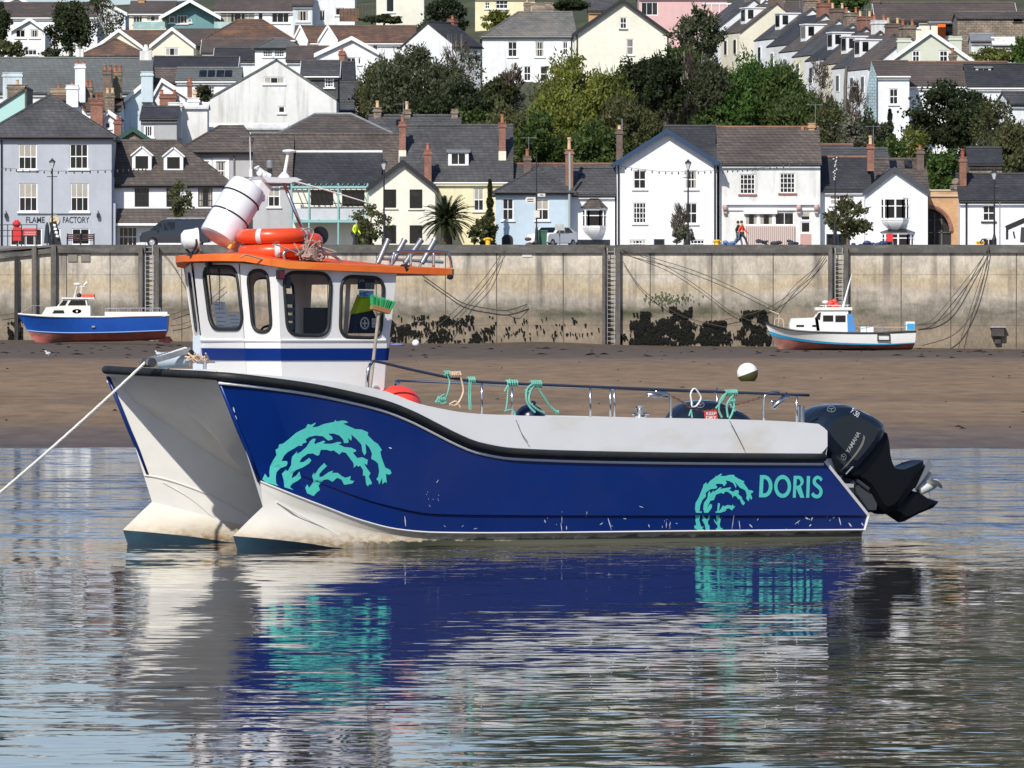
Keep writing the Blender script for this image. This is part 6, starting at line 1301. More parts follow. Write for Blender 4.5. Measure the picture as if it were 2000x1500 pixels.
m = MB(); m.prism([(X(82), Z(617)), (X(92), Z(600)), (X(130), Z(597)), (X(178), Z(597)), (X(178), Z(617))], lambda a, b: (a, -.95, b), lambda a, b: (a, .95, b)); m.build('fore_cabin', GEL, t)
m = MB(); m.prism([(X(104), Z(612)), (X(108), Z(606)), (X(126), Z(606)), (X(128), Z(612))], lambda a, b: (a, -.97, b), lambda a, b: (a, -.955, b)); m.build('cabin_window', GLASSD, t)
wh = MB(); wh.prism([(X(114), Z(597)), (X(126), Z(584)), (X(170), Z(584)), (X(176), Z(614)), (X(114), Z(614))], lambda a, b: (a, -.9, b), lambda a, b: (a, .9, b)); w_ = wh.build('wheelhouse', GEL, t)
m = MB(); m.prism([(X(133), Z(598)), (X(140), Z(586.5)), (X(168), Z(586.5)), (X(170), Z(597))], lambda a, b: (a, -.925, b), lambda a, b: (a, -.905, b)); m.build('side_window', GLASSD, w_)
m = MB(); m.prism([(X(117), Z(597)), (X(125), Z(587)), (X(134), Z(587)), (X(129), Z(597))], lambda a, b: (a, -.925, b), lambda a, b: (a, -.905, b)); m.build('side_window', GLASSD, w_)
m = MB(); m.b2(X(123), X(186), -1, 1, Z(584), Z(581)); m.build('wheelhouse_roof', GEL, w_)
m = MB(); m.lathe([(.001, 0), (.3, 0), (.3, .03), (.001, .03)], (X(152), -.92, Z(608)), Matrix.Rotation(math.pi/2, 3, 'X') @ Matrix.Diagonal((1, .5, 1)), 16); m.cur = 1; m.lathe([(.001, 0), (.07, 0), (.07, .01), (.001, .01)], (X(152), -.955, Z(608)), Matrix.Rotation(math.pi/2, 3, 'X'), 6); m.build('badge', [mat('badge blue', (.08, .25, .45), .5), GEL], t)
m = MB(); m.b2(X(161), X(185), -.6, .4, Z(581), Z(575)); m.build('liferaft', mat('orange red tarp', (.6, .08, .04), .7), t)
m = MB(); m.b2(X(123), X(133), -.8, .8, Z(584.5), Z(581.5)); m.build('visor', mat('faded red', (.45, .12, .1), .7), t)
m = MB(); m.ball((X(155), -.3, Z(577)), .16, 8); m.build('black_ball', BLACKP, t)
m = MB(); [m.tube([(X(a), b, Z(582)), (X(c), 0, Z(556))], .03, 5) for a, b, c in ((145, -.4, 151), (145, .4, 151), (158, -.3, 159))]; m.tube([(X(149), 0, Z(560)), (X(166), 0, Z(560))], .03, 5); m.ball((X(151), 0, Z(555)), .17, 6, sc=(1.6, 1, .6)); m.tube([(X(163), 0, Z(558)), (X(171), 0, Z(551))], [.05, .13], 8); m.build('mast', GEL, t)
m = MB()
for sg in (-1, 1):
    m.tube([(X(208), sg*1.3, Z(603)), (X(260), sg*1.3, Z(602)), (X(312), sg*1.25, Z(602))], .025, 5)
    for q in (208, 230, 252, 274, 296, 312): m.tube([(X(q), sg*1.3, Z(617)), (X(q), sg*1.3, Z(602.5))], .02, 5)
m.build('guard_rail', GALV, t)
for sg in (-1, 1): m = MB(); m.b2(X(207), X(325), sg*1.33, sg*1.28, Z(618), Z(609)); m.build('bulwark', GEL, t)
m = MB(); [m.tube([(X(a), 0, Z(616)), (X(a), 0, Z(598))], .02, 4) for a in (42, 66)]; m.tube([(X(38), 0, Z(613)), (X(62), 0, Z(597)), (X(82), 0, Z(597))], .02, 4); m.tube([(X(88), -.5, Z(600)), (X(108), -.3, Z(612))], .02, 4); m.build('pulpit', GALV, t)
m = MB(); m.b2(X(310), X(319), -.15, .15, Z(668), Z(655)); m.b2(X(319), X(333), -.05, .05, Z(670), Z(657)); m.build('rudder', AF, t)
m = MB(); m.box((X(185), -1.42, Z(638)), (.2, .06, .1)); m.build('outlet', STEEL, t)
# white boat
D = 446
WH = mat('white hull paint', (.76, .76, .72), .4, var=(.4, .05), stains=[((.4, .38, .3), (.6, .6, .3), .6, .75, .3)]); LB = mat('light blue deck', (.25, .55, .6), .6, var=(.5, .1)); CB = mat('cyan blue boot', (.03, .3, .55), .5, var=(.5, .1))
AFR = mat('faded red bottom', (.38, .13, .1), .8, var=(.6, .2), stains=[((.12, .1, .08), (.6, .6, 1.5), .5, .6, .7)])
t, X, Z, k, rr = smallboat('white motor boat with pale blue deck and red buoys, aground by the right wall', D, 1640, 681,
    [(1494, 630), (1520, 639), (1560, 646), (1620, 649), (1700, 650), (1787, 647)], [(1506, 655), (1530, 661), (1580, 668), (1640, 672), (1720, 673), (1785, 670)], [(1520, 681), (1545, 683), (1600, 684), (1700, 684), (1780, 683)],
    [(1494, .05), (1515, .6), (1550, 1.15), (1610, 1.5), (1720, 1.5), (1787, 1.3)], [WH, AFR, LB, BLACKP], '')
m = MB(); r0 = [r[2] for r in rr]
for sg in (-1, 1): m.grid([[(r[2][0]*(1-f)+r[1][0]*f, sg*(r[2][1]*(1-f)+r[1][1]*f+.018), r[2][2]*(1-f)+r[1][2]*f) for r, f in ((r, .12+.62*(1-i/36)**1.6) for i, r in enumerate(rr))], [(r[2][0], sg*(r[2][1]+.018), r[2][2]-.01) for r in rr]])
m.build('boot_stripe', CB, t, smooth=True)
m = MB()
for (a, b, c, d) in ((1711, 1736, 652, 654), (1711, 1736, 663.5, 665.5), (1711, 1713, 654, 663.5), (1734, 1736, 654, 663.5)): m.b2(X(a), X(b), -1.56, -1.44, Z(d), Z(c))
m.build('rubber_frame', BLACKP, t)
m = MB(); m.prism([(X(1541), Z(646)), (X(1541), Z(634)), (X(1545), Z(622)), (X(1596), Z(620)), (X(1600), Z(646))], lambda a, b: (a, -1.0, b), lambda a, b: (a, 1.0, b)); fc = m.build('fore_cabin', WH, t)
m = MB(); m.prism([(X(1594), Z(648)), (X(1590), Z(620)), (X(1598), Z(608)), (X(1604), Z(606)), (X(1655), Z(606)), (X(1656), Z(648))], lambda a, b: (a, -1.0, b), lambda a, b: (a, 1.0, b)); w_ = m.build('wheelhouse', WH, t)
m = MB(); m.b2(X(1591), X(1663), -1.1, 1.1, Z(606), Z(600)); m.build('wheelhouse_roof', GEL, w_)
for (a, b, c, d) in ((1606, 1626, 616, 628), (1630, 1650, 616, 629)): m = MB(); m.b2(X(a), X(b), -1.02, -1.005, Z(d), Z(c)); m.build('side_window', GLASSD, w_)
m = MB(); m.add([(X(1589.6), -.8, Z(621)), (X(1589.6), .8, Z(621)), (X(1597), .8, Z(610)), (X(1597), -.8, Z(610))], [(0, 1, 2, 3)]); m.build('windscreen', GLASSD, w_)
m = MB(); m.prism([(X(1590.5), Z(622)), (X(1597.5), Z(611)), (X(1602), Z(610)), (X(1600), Z(625))], lambda a, b: (a, -1.02, b), lambda a, b: (a, -1.005, b)); m.build('quarter_window', GLASSD, w_)
for (a, b) in ((1554, 1569), (1585, 1594)): m = MB(); m.b2(X(a), X(b), -1.02, -1.005, Z(638.5), Z(634.5)); m.build('port_light', GLASSD, fc)
m = MB(); m.prism([(X(1654), Z(648)), (X(1653), Z(613)), (X(1664), Z(613)), (X(1670), Z(648))], lambda a, b: (a, -1.03, b), lambda a, b: (a, -1.006, b)); m.build('blue_screen', mat('cobalt screen', (.06, .22, .5), .6), t)
m = MB(); random.seed(4); [m.ball((X(a), b, Z(c)), .19, 8) for a, b, c in ((1622, -.2, 592), (1630, .1, 589), (1633, -.2, 597), (1624, .2, 598), (1628, -.3, 601))]; o = m.build('buoy_bunch', mat('coral red buoys', (.8, .08, .05), .45), smooth=True); o.location = P(1640, 681, D); tag(o, 'bunch of coral red buoys on the white boat wheelhouse roof', 'buoys')
m = MB(); m.tube([(X(1648), 0, Z(600)), (X(1646), 0, Z(602)), (X(1658), 0, Z(556)), (X(1664), 0, Z(535))][1:], [.08, .05, .02], 6); m.build('mast', WHITE, t)
m = MB(); m.ball((X(1612), 0, Z(590)), .22, 8, sc=(1, 1, .5)); m.tube([(X(1613), 0, Z(600)), (X(1613), 0, Z(591))], .04, 5); [m.tube([(X(a), -.5, Z(601)), (X(a), -.5, Z(596))], .02, 4) for a in (1608, 1640, 1655)]; m.tube([(X(1600), -.6, Z(597)), (X(1658), -.6, Z(596))], .02, 4); m.build('radar_dome', WHITE, t)
m = MB()
for sg in (-1, 1): m.tube([(X(1672), sg*1.4, Z(643)), (X(1720), sg*1.4, Z(635)), (X(1770), sg*1.3, Z(636))], .02, 4); [m.tube([(X(q), sg*1.4, Z(649)), (X(q), sg*1.4, Z(637))], .02, 4) for q in (1690, 1722, 1765)]
m.build('guard_rail', GALV, t)
m = MB(); m.b2(X(1680), X(1705), -.6, .6, Z(649), Z(638)); m.build('engine_box', WH, t)
m = MB(); m.b2(X(1768), X(1785), -.9, .9, Z(645), Z(628)); m.cur = 1; m.b2(X(1770), X(1784.5), -.92, -.905, Z(644), Z(632)); m.build('stern_locker', [WH, CB], t)
m = MB(); m.tube([(X(1500), 0, Z(633)), (X(1522), 0, Z(614)), (X(1503), 0, Z(606))][1:], [.05, .04], 5); m.tube([(X(1522), 0, Z(614)), (X(1520), 0, Z(638))], .04, 5); m.tube(catmull([(X(1512), -.5, Z(636)), (X(1514), -.4, Z(623)), (X(1528), -.6, Z(624)), (X(1530), -.8, Z(640))], 4), .03, 5); m.build('bow_gear', mat('worn cream', (.5, .4, .28), .6), t)
m = MB(); m.b2(X(1664), X(1768), -.05, .0, Z(640), Z(638)); o = m.build('oar', mat('pale wood', (.4, .25, .14), .7), t)
t2 = MB(); t2.b2(0, 1.3, 0, .5, 0, .08); o = t2.build('plank', GEL); o.location = (qx(1560, 452), 452, sandz(452)+.02); tag(o, 'pale plank lying on the mud beneath the white boat', 'plank')
# low water drain puddle shade is left to the lamps; keel channels in the mud
# ================================================================ THE CATAMARAN
A_ = math.radians(32); O_ = Vector((3.27, 77.86, 0)); bV = Vector((-math.cos(A_), -math.sin(A_), 0)); nV = Vector((math.sin(A_), -math.cos(A_), 0))
boat = thing('workboat', 'big blue and white catamaran workboat with an orange roofed wheelhouse, moored in the foreground', 'boat', O_, math.pi+A_)
MI = Matrix.Translation(O_) @ Matrix.Rotation(math.pi+A_, 4, 'Z'); MIi = MI.inverted()
CAML = MIi @ Vector((0, 0, EYE))
def BW(px, py, y):
    """boat coordinates of the point that stands at lateral offset y"""
    dx = (px-1000)/FP; x = (dx*(O_.y+y*nV.y)-O_.x-y*nV.x)/(bV.x-dx*bV.y); Dd = O_.y+x*bV.y+y*nV.y
    return Vector((x, y, EYE+(HY-py)/FP*Dd))
def ray(px, py): return (MIi.to_3x3() @ Vector(((px-1000)/FP, 1, (HY-py)/FP))).normalized()
def HP(px, py, p0, nn):
    d = ray(px, py); nn = Vector(nn); return CAML+d*((Vector(p0)-CAML).dot(nn)/d.dot(nn))
NAVY = mat('navy blue hull paint', (.001, .02, .145), .3, spec=.28, var=(.5, .08), coat=.0, stains=[((.35, .36, .4), (14, 14, 1.6), .76, .79, .35), ((.02, .03, .13), (.6, .6, .6), .5, .7, .5)])
HW = mat('white hull gelcoat', (.74, .72, .68), .35, var=(.8, .04), coat=.2)
HT = mat('tunnel white', (.84, .82, .76), .4, var=(.8, .05))
def bottom_mat():
    m = mat('stained white bottom', (.74, .71, .63), .5, var=(.8, .06)); nt = m.node_tree; N = nt.nodes; L = nt.links; b = N['Principled BSDF']; src = b.inputs['Base Color'].links[0].from_socket
    tc = N.new('ShaderNodeTexCoord'); sx = N.new('ShaderNodeSeparateXYZ'); L.new(tc.outputs['Object'], sx.inputs[0])
    def noise(vs, det=5):
        v = N.new('ShaderNodeVectorMath'); v.operation = 'MULTIPLY'; v.inputs[1].default_value = vs; L.new(tc.outputs['Object'], v.inputs[0]); n = N.new('ShaderNodeTexNoise'); n.inputs['Scale'].default_value = 1; n.inputs['Detail'].default_value = det; n.inputs['Roughness'].default_value = .65; L.new(v.outputs[0], n.inputs['Vector']); return n.outputs[0]
    def rng(s, a, b_, c=0, d=1):
        r = N.new('ShaderNodeMapRange'); r.inputs[1].default_value = a; r.inputs[2].default_value = b_; r.inputs[3].default_value = c; r.inputs[4].default_value = d; L.new(s, r.inputs[0]); return r.outputs[0]
    def mth(op, a, c):
        q = N.new('ShaderNodeMath'); q.operation = op
        for i, s in enumerate((a, c)):
            if isinstance(s, (int, float)): q.inputs[i].default_value = s
            else: L.new(s, q.inputs[i])
        return q.outputs[0]
    def mix(f, a, col):
        x = N.new('ShaderNodeMix'); x.data_type = 'RGBA'; L.new(f, x.inputs[0]); L.new(a, x.inputs[6]); x.inputs[7].default_value = col+(1,); return x.outputs[2]
    x = sx.outputs[0]; z = sx.outputs[2]
    zn = mth('ADD', z, mth('MULTIPLY', mth('SUBTRACT', noise((5, 5, 9), 6), .5), .14))
    aft = rng(x, 7.0, 6.0)
    c = mix(mth('MULTIPLY', rng(zn, .34, .1), .45), src, (.5, .37, .18))
    c = mix(mth('MULTIPLY', mth('MULTIPLY', rng(zn, .2, .04), rng(noise((9, 9, 22), 6), .42, .58)), .85), c, (.34, .2, .07))
    c = mix(mth('MULTIPLY', aft, rng(zn, .075, .055)), c, (.02, .026, .01))
    c = mix(mth('MULTIPLY', mth('MULTIPLY', rng(x, 6.2, 4.5), rng(zn, .16, .06)), .5), c, (.16, .15, .1))
    L.new(c, b.inputs['Base Color']); return m
HB = bottom_mat()
TEALAF = mat('dark teal antifouling', (.03, .07, .1), .5, var=(1.2, .2), stains=[((.09, .06, .06), (.9, .9, 2), .55, .7, .5)])
RUB = mat('black rubber', (.014, .015, .015), .6, var=(3, .3), bump=(18, .25))
def K(*p): return list(p)
# longitudinal lines: name -> (y knots, z knots, stem x, stern x)
yS = K((8.24, 1.2), (8.12, 1.29), (7.85, 1.35), (7.3, 1.385), (6.5, 1.39), (.5, 1.39))
LN = {
 'S': (yS, K((8.24, 1.81), (7.89, 1.77), (7.26, 1.69), (6.76, 1.60), (6.32, 1.50), (6.0, 1.39), (5.68, 1.25), (5.43, 1.14), (5.17, 1.05), (4.72, .98), (3.41, .93), (2.0, .90), (.68, .88)), 8.24, .68),
 'K': (K((7.86, 1.2), (7.4, 1.31), (7.0, 1.35), (6, 1.385), (0, 1.385)), K((7.86, 1.0), (7.4, .82), (7.0, .67), (6.32, .46), (5.68, .35), (4.6, .32), (0, .25)), 7.86, .07),
 'K2': (K((7.84, 1.2), (7.4, 1.30), (7.0, 1.335), (6, 1.362), (0, 1.362)), K((7.84, .98), (7.4, .805), (7.0, .655), (6.32, .445), (5.68, .335), (4.6, .305), (0, .235)), 7.84, .06),
 'C': (K((7.74, 1.2), (7.45, 1.28), (7.0, 1.325), (6.5, 1.345), (6, 1.352), (0, 1.352)), K((7.74, .72), (7.45, .60), (7.01, .44), (6.57, .29), (6.13, .19), (5.68, .15), (4.72, .13), (2.08, .11), (.1, .09)), 7.74, .1),
 'D': (K((7.72, 1.2), (7.45, 1.25), (7.0, 1.285), (6.5, 1.305), (6, 1.315), (0, 1.315)), K((7.72, .66), (7.45, .50), (7.0, .345), (6.5, .195), (6.0, .115), (5, .085), (0, .05)), 7.72, .1),
 'W': (K((7.70, 1.2), (7.4, 1.225), (7.0, 1.265), (6.5, 1.29), (6, 1.31), (0, 1.31)), K((7.70, .45), (7.4, .37), (7.0, .26), (6.5, .13), (6, .05), (5, .02), (0, -.02)), 7.70, .1),
 'M': (K((7.86, 1.2), (7.6, 1.31), (7.3, 1.365), (6.9, 1.385), (6, 1.35), (0, 1.312)), K((7.86, .32), (7.6, .265), (7.3, .2), (6.9, .1), (6.4, .03), (5, 0), (0, -.04)), 7.86, .1),
 'q': (K((7.86, 1.2), (7.6, 1.09), (7.3, .99), (6.9, .93), (6, .865), (0, .865)), K((7.86, .32), (7.6, .265), (7.3, .2), (6.9, .1), (6.4, .03), (0, -.03)), 7.86, .1),
 'F': (K((8.06, 1.2), (7.7, 1.31), (7.3, 1.36), (6.9, 1.37), (6, 1.33), (0, 1.31)), K((8.06, .15), (7.7, .115), (7.3, .07), (6.9, .01), (6.4, -.03), (0, -.08)), 8.06, .1),
 'G': (K((7.95, 1.19), (7, 1.1), (0, 1.1)), K((7.95, -.15), (7, -.3), (0, -.4)), 7.95, .1),
 'f': (K((8.06, 1.2), (7.7, 1.08), (7.3, 1.0), (6.9, .95), (6, .88), (0, .88)), K((8.06, .15), (7.7, .115), (7.3, .07), (6.9, .01), (6.4, -.03), (0, -.08)), 8.06, .1),
 'w': (K((7.70, 1.2), (7.4, 1.12), (7.0, 1.0), (6.4, .9), (6, .86), (0, .86)), K((7.70, .45), (7.4, .37), (7.0, .26), (6.5, .15), (6, .08), (0, .0)), 7.70, .1),
 't3': (K((7.97, 1.2), (7.6, 1.1), (7.1, .98), (6.4, .88), (6, .86), (0, .86)), K((7.97, 1.22), (7.5, .98), (7, .7), (6.3, .5), (5, .42), (0, .42)), 7.97, .1),
 't2': (K((8.24, 1.2), (7.9, 1.13), (7.5, 1.03), (7, .93), (6.3, .84), (0, .84)), K((8.24, 1.81), (7.9, 1.5), (7.5, 1.22), (7.1, .95), (6.7, .72), (6.2, .56), (5, .48), (0, .48)), 8.24, .1),
 't1': (K((8.29, .6), (7.9, .5), (7.6, .4), (0, .35)), K((8.29, 1.81), (7.9, 1.53), (7.5, 1.27), (7.1, 1.02), (6.7, .8), (6.2, .64), (5, .54), (0, .54)), 8.29, .1),
 't0': (K((8.3, 0), (0, 0)), K((8.3, 1.81), (7.95, 1.56), (7.7, 1.3), (7.4, .95), (7.1, .7), (6.7, .5), (6.2, .35), (5, .3), (0, .3)), 8.3, .1),
}
NS = 70
def line(nm, sg=1):
    yk, zk, a, b = LN[nm]; o = []
    for i in range(NS+1):
        f = (i/NS)**1.25; x = a+(b-a)*f; o.append((x, sg*interp(yk, x), interp(zk, x)))
    return o
def surf(name, names, mt, sg, smooth=30):
    m = MB(); L = [line(n, sg) for n in names]; m.grid(L); return m.build(name, mt, boat, smooth=smooth)
near_side = surf('topsides', ['S', 'K', 'K2', 'C'], NAVY, 1); far_side = surf('topsides', ['S', 'K', 'K2', 'C'], NAVY, -1)
for sg in (1, -1):
    surf('chine_strip', ['C', 'D'], HB, sg); surf('hull_bottom', ['D', 'W', 'M', 'F'], HB, sg, 75); surf('bottom_paint', ['F', 'G', 'f'], TEALAF, sg)
    surf('inner_chine', ['f', 'q', 'w'], HB, sg, 75); surf('inner_hull', ['w', 't3', 't2'], HT, sg, 75)
m = MB(); L = [line('t2', 1), line('t1', 1), line('t0', 1), line('t1', -1), line('t2', -1)]; m.grid(L); m.build('tunnel_roof', HT, boat, smooth=40)
for sg in (1, -1):      # stern closures and stem band
    m = MB(); e = [line(n, sg)[-1] for n in ('S', 'K', 'K2', 'C', 'D', 'W', 'F', 'G', 'f', 'w', 't3', 't2')]; e += [(.1, sg*.84, .88)]
    c = Vector((.3, sg*1.1, .3)); m.add(e+[c], [(i, (i+1) % len(e), len(e)) for i in range(len(e))]); m.build('transom', HW, boat)
    m = MB(); st = [line(n, sg)[0] for n in ('S', 't3', 'K', 'C')]; m.tube([(x+.004, y, z) for x, y, z in st], .022, 6); m.build('stem_band', NAVY, boat, smooth=True)
    m = MB(); m.tube([Vector(line(n, sg)[-1])+Vector((-.01, 0, 0)) for n in ('S', 'K', 'C')], .018, 5); m.build('stern_trim', HW, boat)
    m = MB(); m.tube([(x, y+sg*.004, z-.0) for x, y, z in line('C', sg)], .011, 5); m.build('trim_line', HW, boat)
# spray rail under the bow flare
for sg in (1, -1):
    m = MB(); pts = [(7.55, 1.235, .50), (7.3, 1.275, .36), (7.0, 1.31, .22), (6.72, 1.335, .08), (6.55, 1.33, 0)]
    m.tube(catmull([(x, sg*y, z) for x, y, z in pts], 6), [.007+.0003*i for i in range(25)], 6); m.build('spray_rail', HW, boat)
# front of the tunnel / deck edge beam, under the strake
m = MB(); m.grid([[(8.24+.06*math.cos(v*math.pi/2.6)**1, v*1.2, 1.81) for v in [i/10 for i in range(-10, 11)]], [(8.24+.06*math.cos(v*math.pi/2.6), v*1.2, 1.9) for v in [i/10 for i in range(-10, 11)]]]); m.build('bow_beam', HW, boat)
# rubbing strake right round the bow
def strake_line(sg): return [(x, y+sg*.035, z+.02) for x, y, z in line('S', sg)]
fr = [(8.27, 1.18, 1.83), (8.32, 1.0, 1.84), (8.35, .5, 1.85), (8.36, 0, 1.86), (8.35, -.5, 1.87), (8.33, -1.0, 1.88), (8.28, -1.18, 1.88)]
pa = strake_line(1)[::-1][:-1]+fr+[(x, y, z+.05*max(0, (x-6.5)/1.8)) for x, y, z in strake_line(-1)][1:]
m = MB(); m.tube(pa, .044, 12); m.build('rubbing_strake', RUB, boat, smooth=True)
for sg in (1, -1): m = MB(); m.tube([(x, y+sg*.012, z-.055) for x, y, z in line('S', sg)], .014, 5); m.build('strake_trim', HW, boat)
# bulwark
TOP = [(8.26, 1.88), (7.26, 1.80), (6.38, 1.68), (5.81, 1.51), (5.17, 1.415), (4.07, 1.375), (2.08, 1.335), (.72, 1.27), (.60, 1.19)]
BWK = mat('bulwark white', (.74, .74, .73), .4, var=(.5, .04), stains=[((.55, .45, .25), (1.2, 1.2, 2.5), .58, .72, .35)])
for sg in (1, -1):
    xs_ = [.60, .605, .65, .72, .8]+[.8+i*(8.24-.8)/60 for i in range(1, 61)]
    ro = []; ri = []; r0 = []; r1 = []
    for x in xs_:
        yo = interp(yS, x)-.022; zt = interp(TOP, x); zb = interp(LN['S'][1], x)-.01
        if x < .8: zb = interp([(.60, 1.02), (.72, .91), (.8, .87)], x)
        r0.append((x, sg*yo, zb)); ro.append((x, sg*yo, zt)); ri.append((x, sg*(yo-.11), zt)); r1.append((x, sg*(yo-.11), .58 if x < 5.9 else zt-.1))
    m = MB(); m.grid([r0, ro, ri, r1]); m.add([r0[0], ro[0], ri[0], r1[0]], [(0, 1, 2, 3)]); m.build('bulwark', BWK, boat, smooth=30)
DK = mat('grey deck paint', (.42, .43, .43), .7, var=(1, .1))
m = MB(); xs_ = [5.9+i*2.36/20 for i in range(21)]
m.grid([[(x+(.06 if abs(v) < .9 and x > 8.2 else 0), v*(interp(yS, x)-.08), interp(TOP, x)-.03) for v in (-1, -.5, 0, .5, 1)] for x in xs_]); m.build('foredeck', DK, boat)
m = MB(); m.b2(.2, 5.9, -1.3, 1.3, .56, .6); m.b2(5.88, 5.92, -1.3, 1.3, .6, interp(TOP, 5.9)-.03); m.b2(.55, .62, -1.28, 1.28, .6, 1.0); m.build('cockpit_sole', DK, boat)
# ---- cabin
base = {'A': (6.02, .87), 'C1': (7.27, .87), 'C2': (7.44, .44), 'C3': (7.44, -.44), 'C4': (7.27, -.87), 'B': (6.02, -.87)}
topp = {'A': (5.91, .965), 'C1': (7.38, .965), 'C2': (7.575, .49), 'C3': (7.60, -.49), 'C4': (7.44, -.965), 'B': (5.93, -.965)}
Z0, Z1 = 1.62, 3.0
ztop = {'A': 2.93, 'C1': 2.975, 'C2': 3.02, 'C3': 3.03, 'C4': 2.98, 'B': 2.93}
b3 = {k: Vector((v[0], v[1], Z0)) for k, v in base.items()}; t3 = {k: Vector((v[0], v[1], ztop[k])) for k, v in topp.items()}
CW = mat('cabin white', (.76, .74, .71), .35, var=(.8, .03), coat=.2, stains=[((.6, .5, .42), (.9, .9, .5), .6, .75, .3)])
def rounded(pts, rf=.28, n=5):
    """rounded quad from 4 corner points (3D)"""
    out = []; N_ = len(pts)
    for i in range(N_):
        p = pts[i]; a = pts[i-1]; c = pts[(i+1) % N_]; r = rf*min((p-a).length, (c-p).length); r2 = r
        s = p+(a-p).normalized()*r; e = p+(c-p).normalized()*r2
        for k in range(n+1):
            q = k/n; out.append((1-q)**2*s+2*q*(1-q)*p+q*q*e)
    return out
cabin_m = MB(); holes = []
def cface(a, b, wins_px, mirror_from=None, extra=None):
    p0 = (b3[a]+b3[b])/2; u = (b3[b]-b3[a]).normalized(); up = ((t3[a]+t3[b])/2-p0).normalized(); nn = u.cross(up).normalized()
    if nn.dot(Vector((p0.x-6.6, p0.y, 0))) < 0: nn = -nn
    up = nn.cross(u); up = up if up.z > 0 else -up
    def uv(p): d = p-p0; return (d.dot(u), d.dot(up))
    hs = []
    for w_ in wins_px:
        if isinstance(w_[0], tuple): c3 = [HP(x, y, p0, nn) for x, y in w_[:4]]; rf = w_[4] if len(w_) > 4 else .28
        else: c3 = w_[0]; rf = w_[1]
        hs.append((c3, rounded([Vector(c) for c in c3], rf)))
    outer = [uv(b3[a]), uv(b3[b]), uv(t3[b]), uv(t3[a])]
    fn = lambda x, y: p0+u*x+up*y
    for off in (0, -.035): cabin_m.poly([outer]+[[uv(p) for p in h] for _, h in hs], lambda x, y: fn(x, y)+nn*off)
    for _, h in hs:
        n = len(h); cabin_m.add(h+[p-nn*.035 for p in h], [(i, (i+1) % n, n+(i+1) % n, n+i) for i in range(n)]); holes.append((h, nn))
    return [(c, rf) for (c, _), rf in zip(hs, [w_[4] if isinstance(w_[0], tuple) and len(w_) > 4 else .28 for w_ in wins_px])]
mir = lambda L: [([Vector((c.x, -c.y, c.z)) for c in cs], rf) for cs, rf in L]
s_ = cface('A', 'C1', [((553, 531), (647, 534), (641, 656), (562, 654), .27), ((667, 539), (750, 543), (743, 661), (664, 658), .27)])
f3 = cface('C1', 'C2', [((483, 529), (523, 527), (531, 648), (495, 648), .48)])
f2 = cface('C2', 'C3', [((396, 520), (462, 521), (476, 643), (412, 643), .25)])
cface('C3', 'C4', [(m_, rf) for m_, rf in mir(f3)])
cface('C4', 'B', [(m_, rf) for m_, rf in mir(s_)])
# after bulkhead with a doorway
dz = Z0+.0
cabin_m.poly([[(-.87, Z0), (.87, Z0), (.965, 2.93), (-.965, 2.93)], [(-.78, Z0+.02), (-.05, Z0+.02), (-.05, 2.8), (-.78, 2.8)], [(.05, 1.95), (.78, 1.95), (.78, 2.8), (.05, 2.8)]], lambda y, z: (6.02-.09*(z-Z0)/1.35, y, z))
cabin = cabin_m.build('cabin', CW, boat)
GLS = bpy.data.materials.new('cabin glass'); GLS.use_nodes = True; nt_ = GLS.node_tree; gl = nt_.nodes.new('ShaderNodeBsdfGlossy'); gl.inputs['Roughness'].default_value = .03; tr = nt_.nodes.new('ShaderNodeBsdfTransparent'); tr.inputs[0].default_value = (1, 1, 1, 1)
fr_ = nt_.nodes.new('ShaderNodeFresnel'); fr_.inputs[0].default_value = 1.3; mx = nt_.nodes.new('ShaderNodeMixShader'); nt_.links.new(fr_.outputs[0], mx.inputs[0]); nt_.links.new(tr.outputs[0], mx.inputs[1]); nt_.links.new(gl.outputs[0], mx.inputs[2]); nt_.links.new(mx.outputs[0], nt_.nodes['Material Output'].inputs[0])
for h, nn in holes:
    m = MB(); m.tube([p+nn*.002 for p in h], .02, 8, closed=True); wf = m.build('window_frame', RUB, cabin, smooth=True)
    m = MB(); hh = [p-nn*.012 for p in h]; hh = hh if (hh[6]-hh[0]).cross(hh[12]-hh[0]).dot(nn) > 0 else hh[::-1]; m.add(hh, [tuple(range(len(hh)))]); m.build('pane', GLS, wf)
# blue band round the cabin, lower plinth, belt
def ringline(z, off=.012):
    o = []
    for k in ('A', 'C1', 'C2', 'C3', 'C4', 'B'):
        f = (z-Z0)/(ztop[k]-Z0); p = b3[k].lerp(t3[k], f); c = Vector((6.65, 0, p.z)); d = p-c; d.z = 0; o.append(p+d.normalized()*off)
    return o
m = MB(); A = ringline(1.985); B = ringline(2.115); m.grid([A, B]); m.grid([ringline(1.985, 0), A]); m.grid([B, ringline(2.115, 0)]); m.build('blue_band', NAVY, cabin)
m = MB(); m.tube(ringline(2.20, .004), .016, 6); m.build('moulding', CW, cabin)
m = MB(); m.b2(7.36, 7.52, -.62, -.46, 1.75, 2.25); m.build('fuse_box', mat('pale grey plastic', (.6, .66, .72), .4), cabin)
m = MB(); q = HP(556, 533, (7.2, .95, 2.9), (0, 1, 0)); m.box((q.x+.07, q.y+.03, q.z-.02), (.08, .05, .1)); m.cur = 1; m.box((q.x+.07, q.y+.06, q.z-.02), (.06, .02, .08)); m.build('navigation_light', [BLACKP, mat('dark red lens', (.1, .01, .02), .2)], cabin)
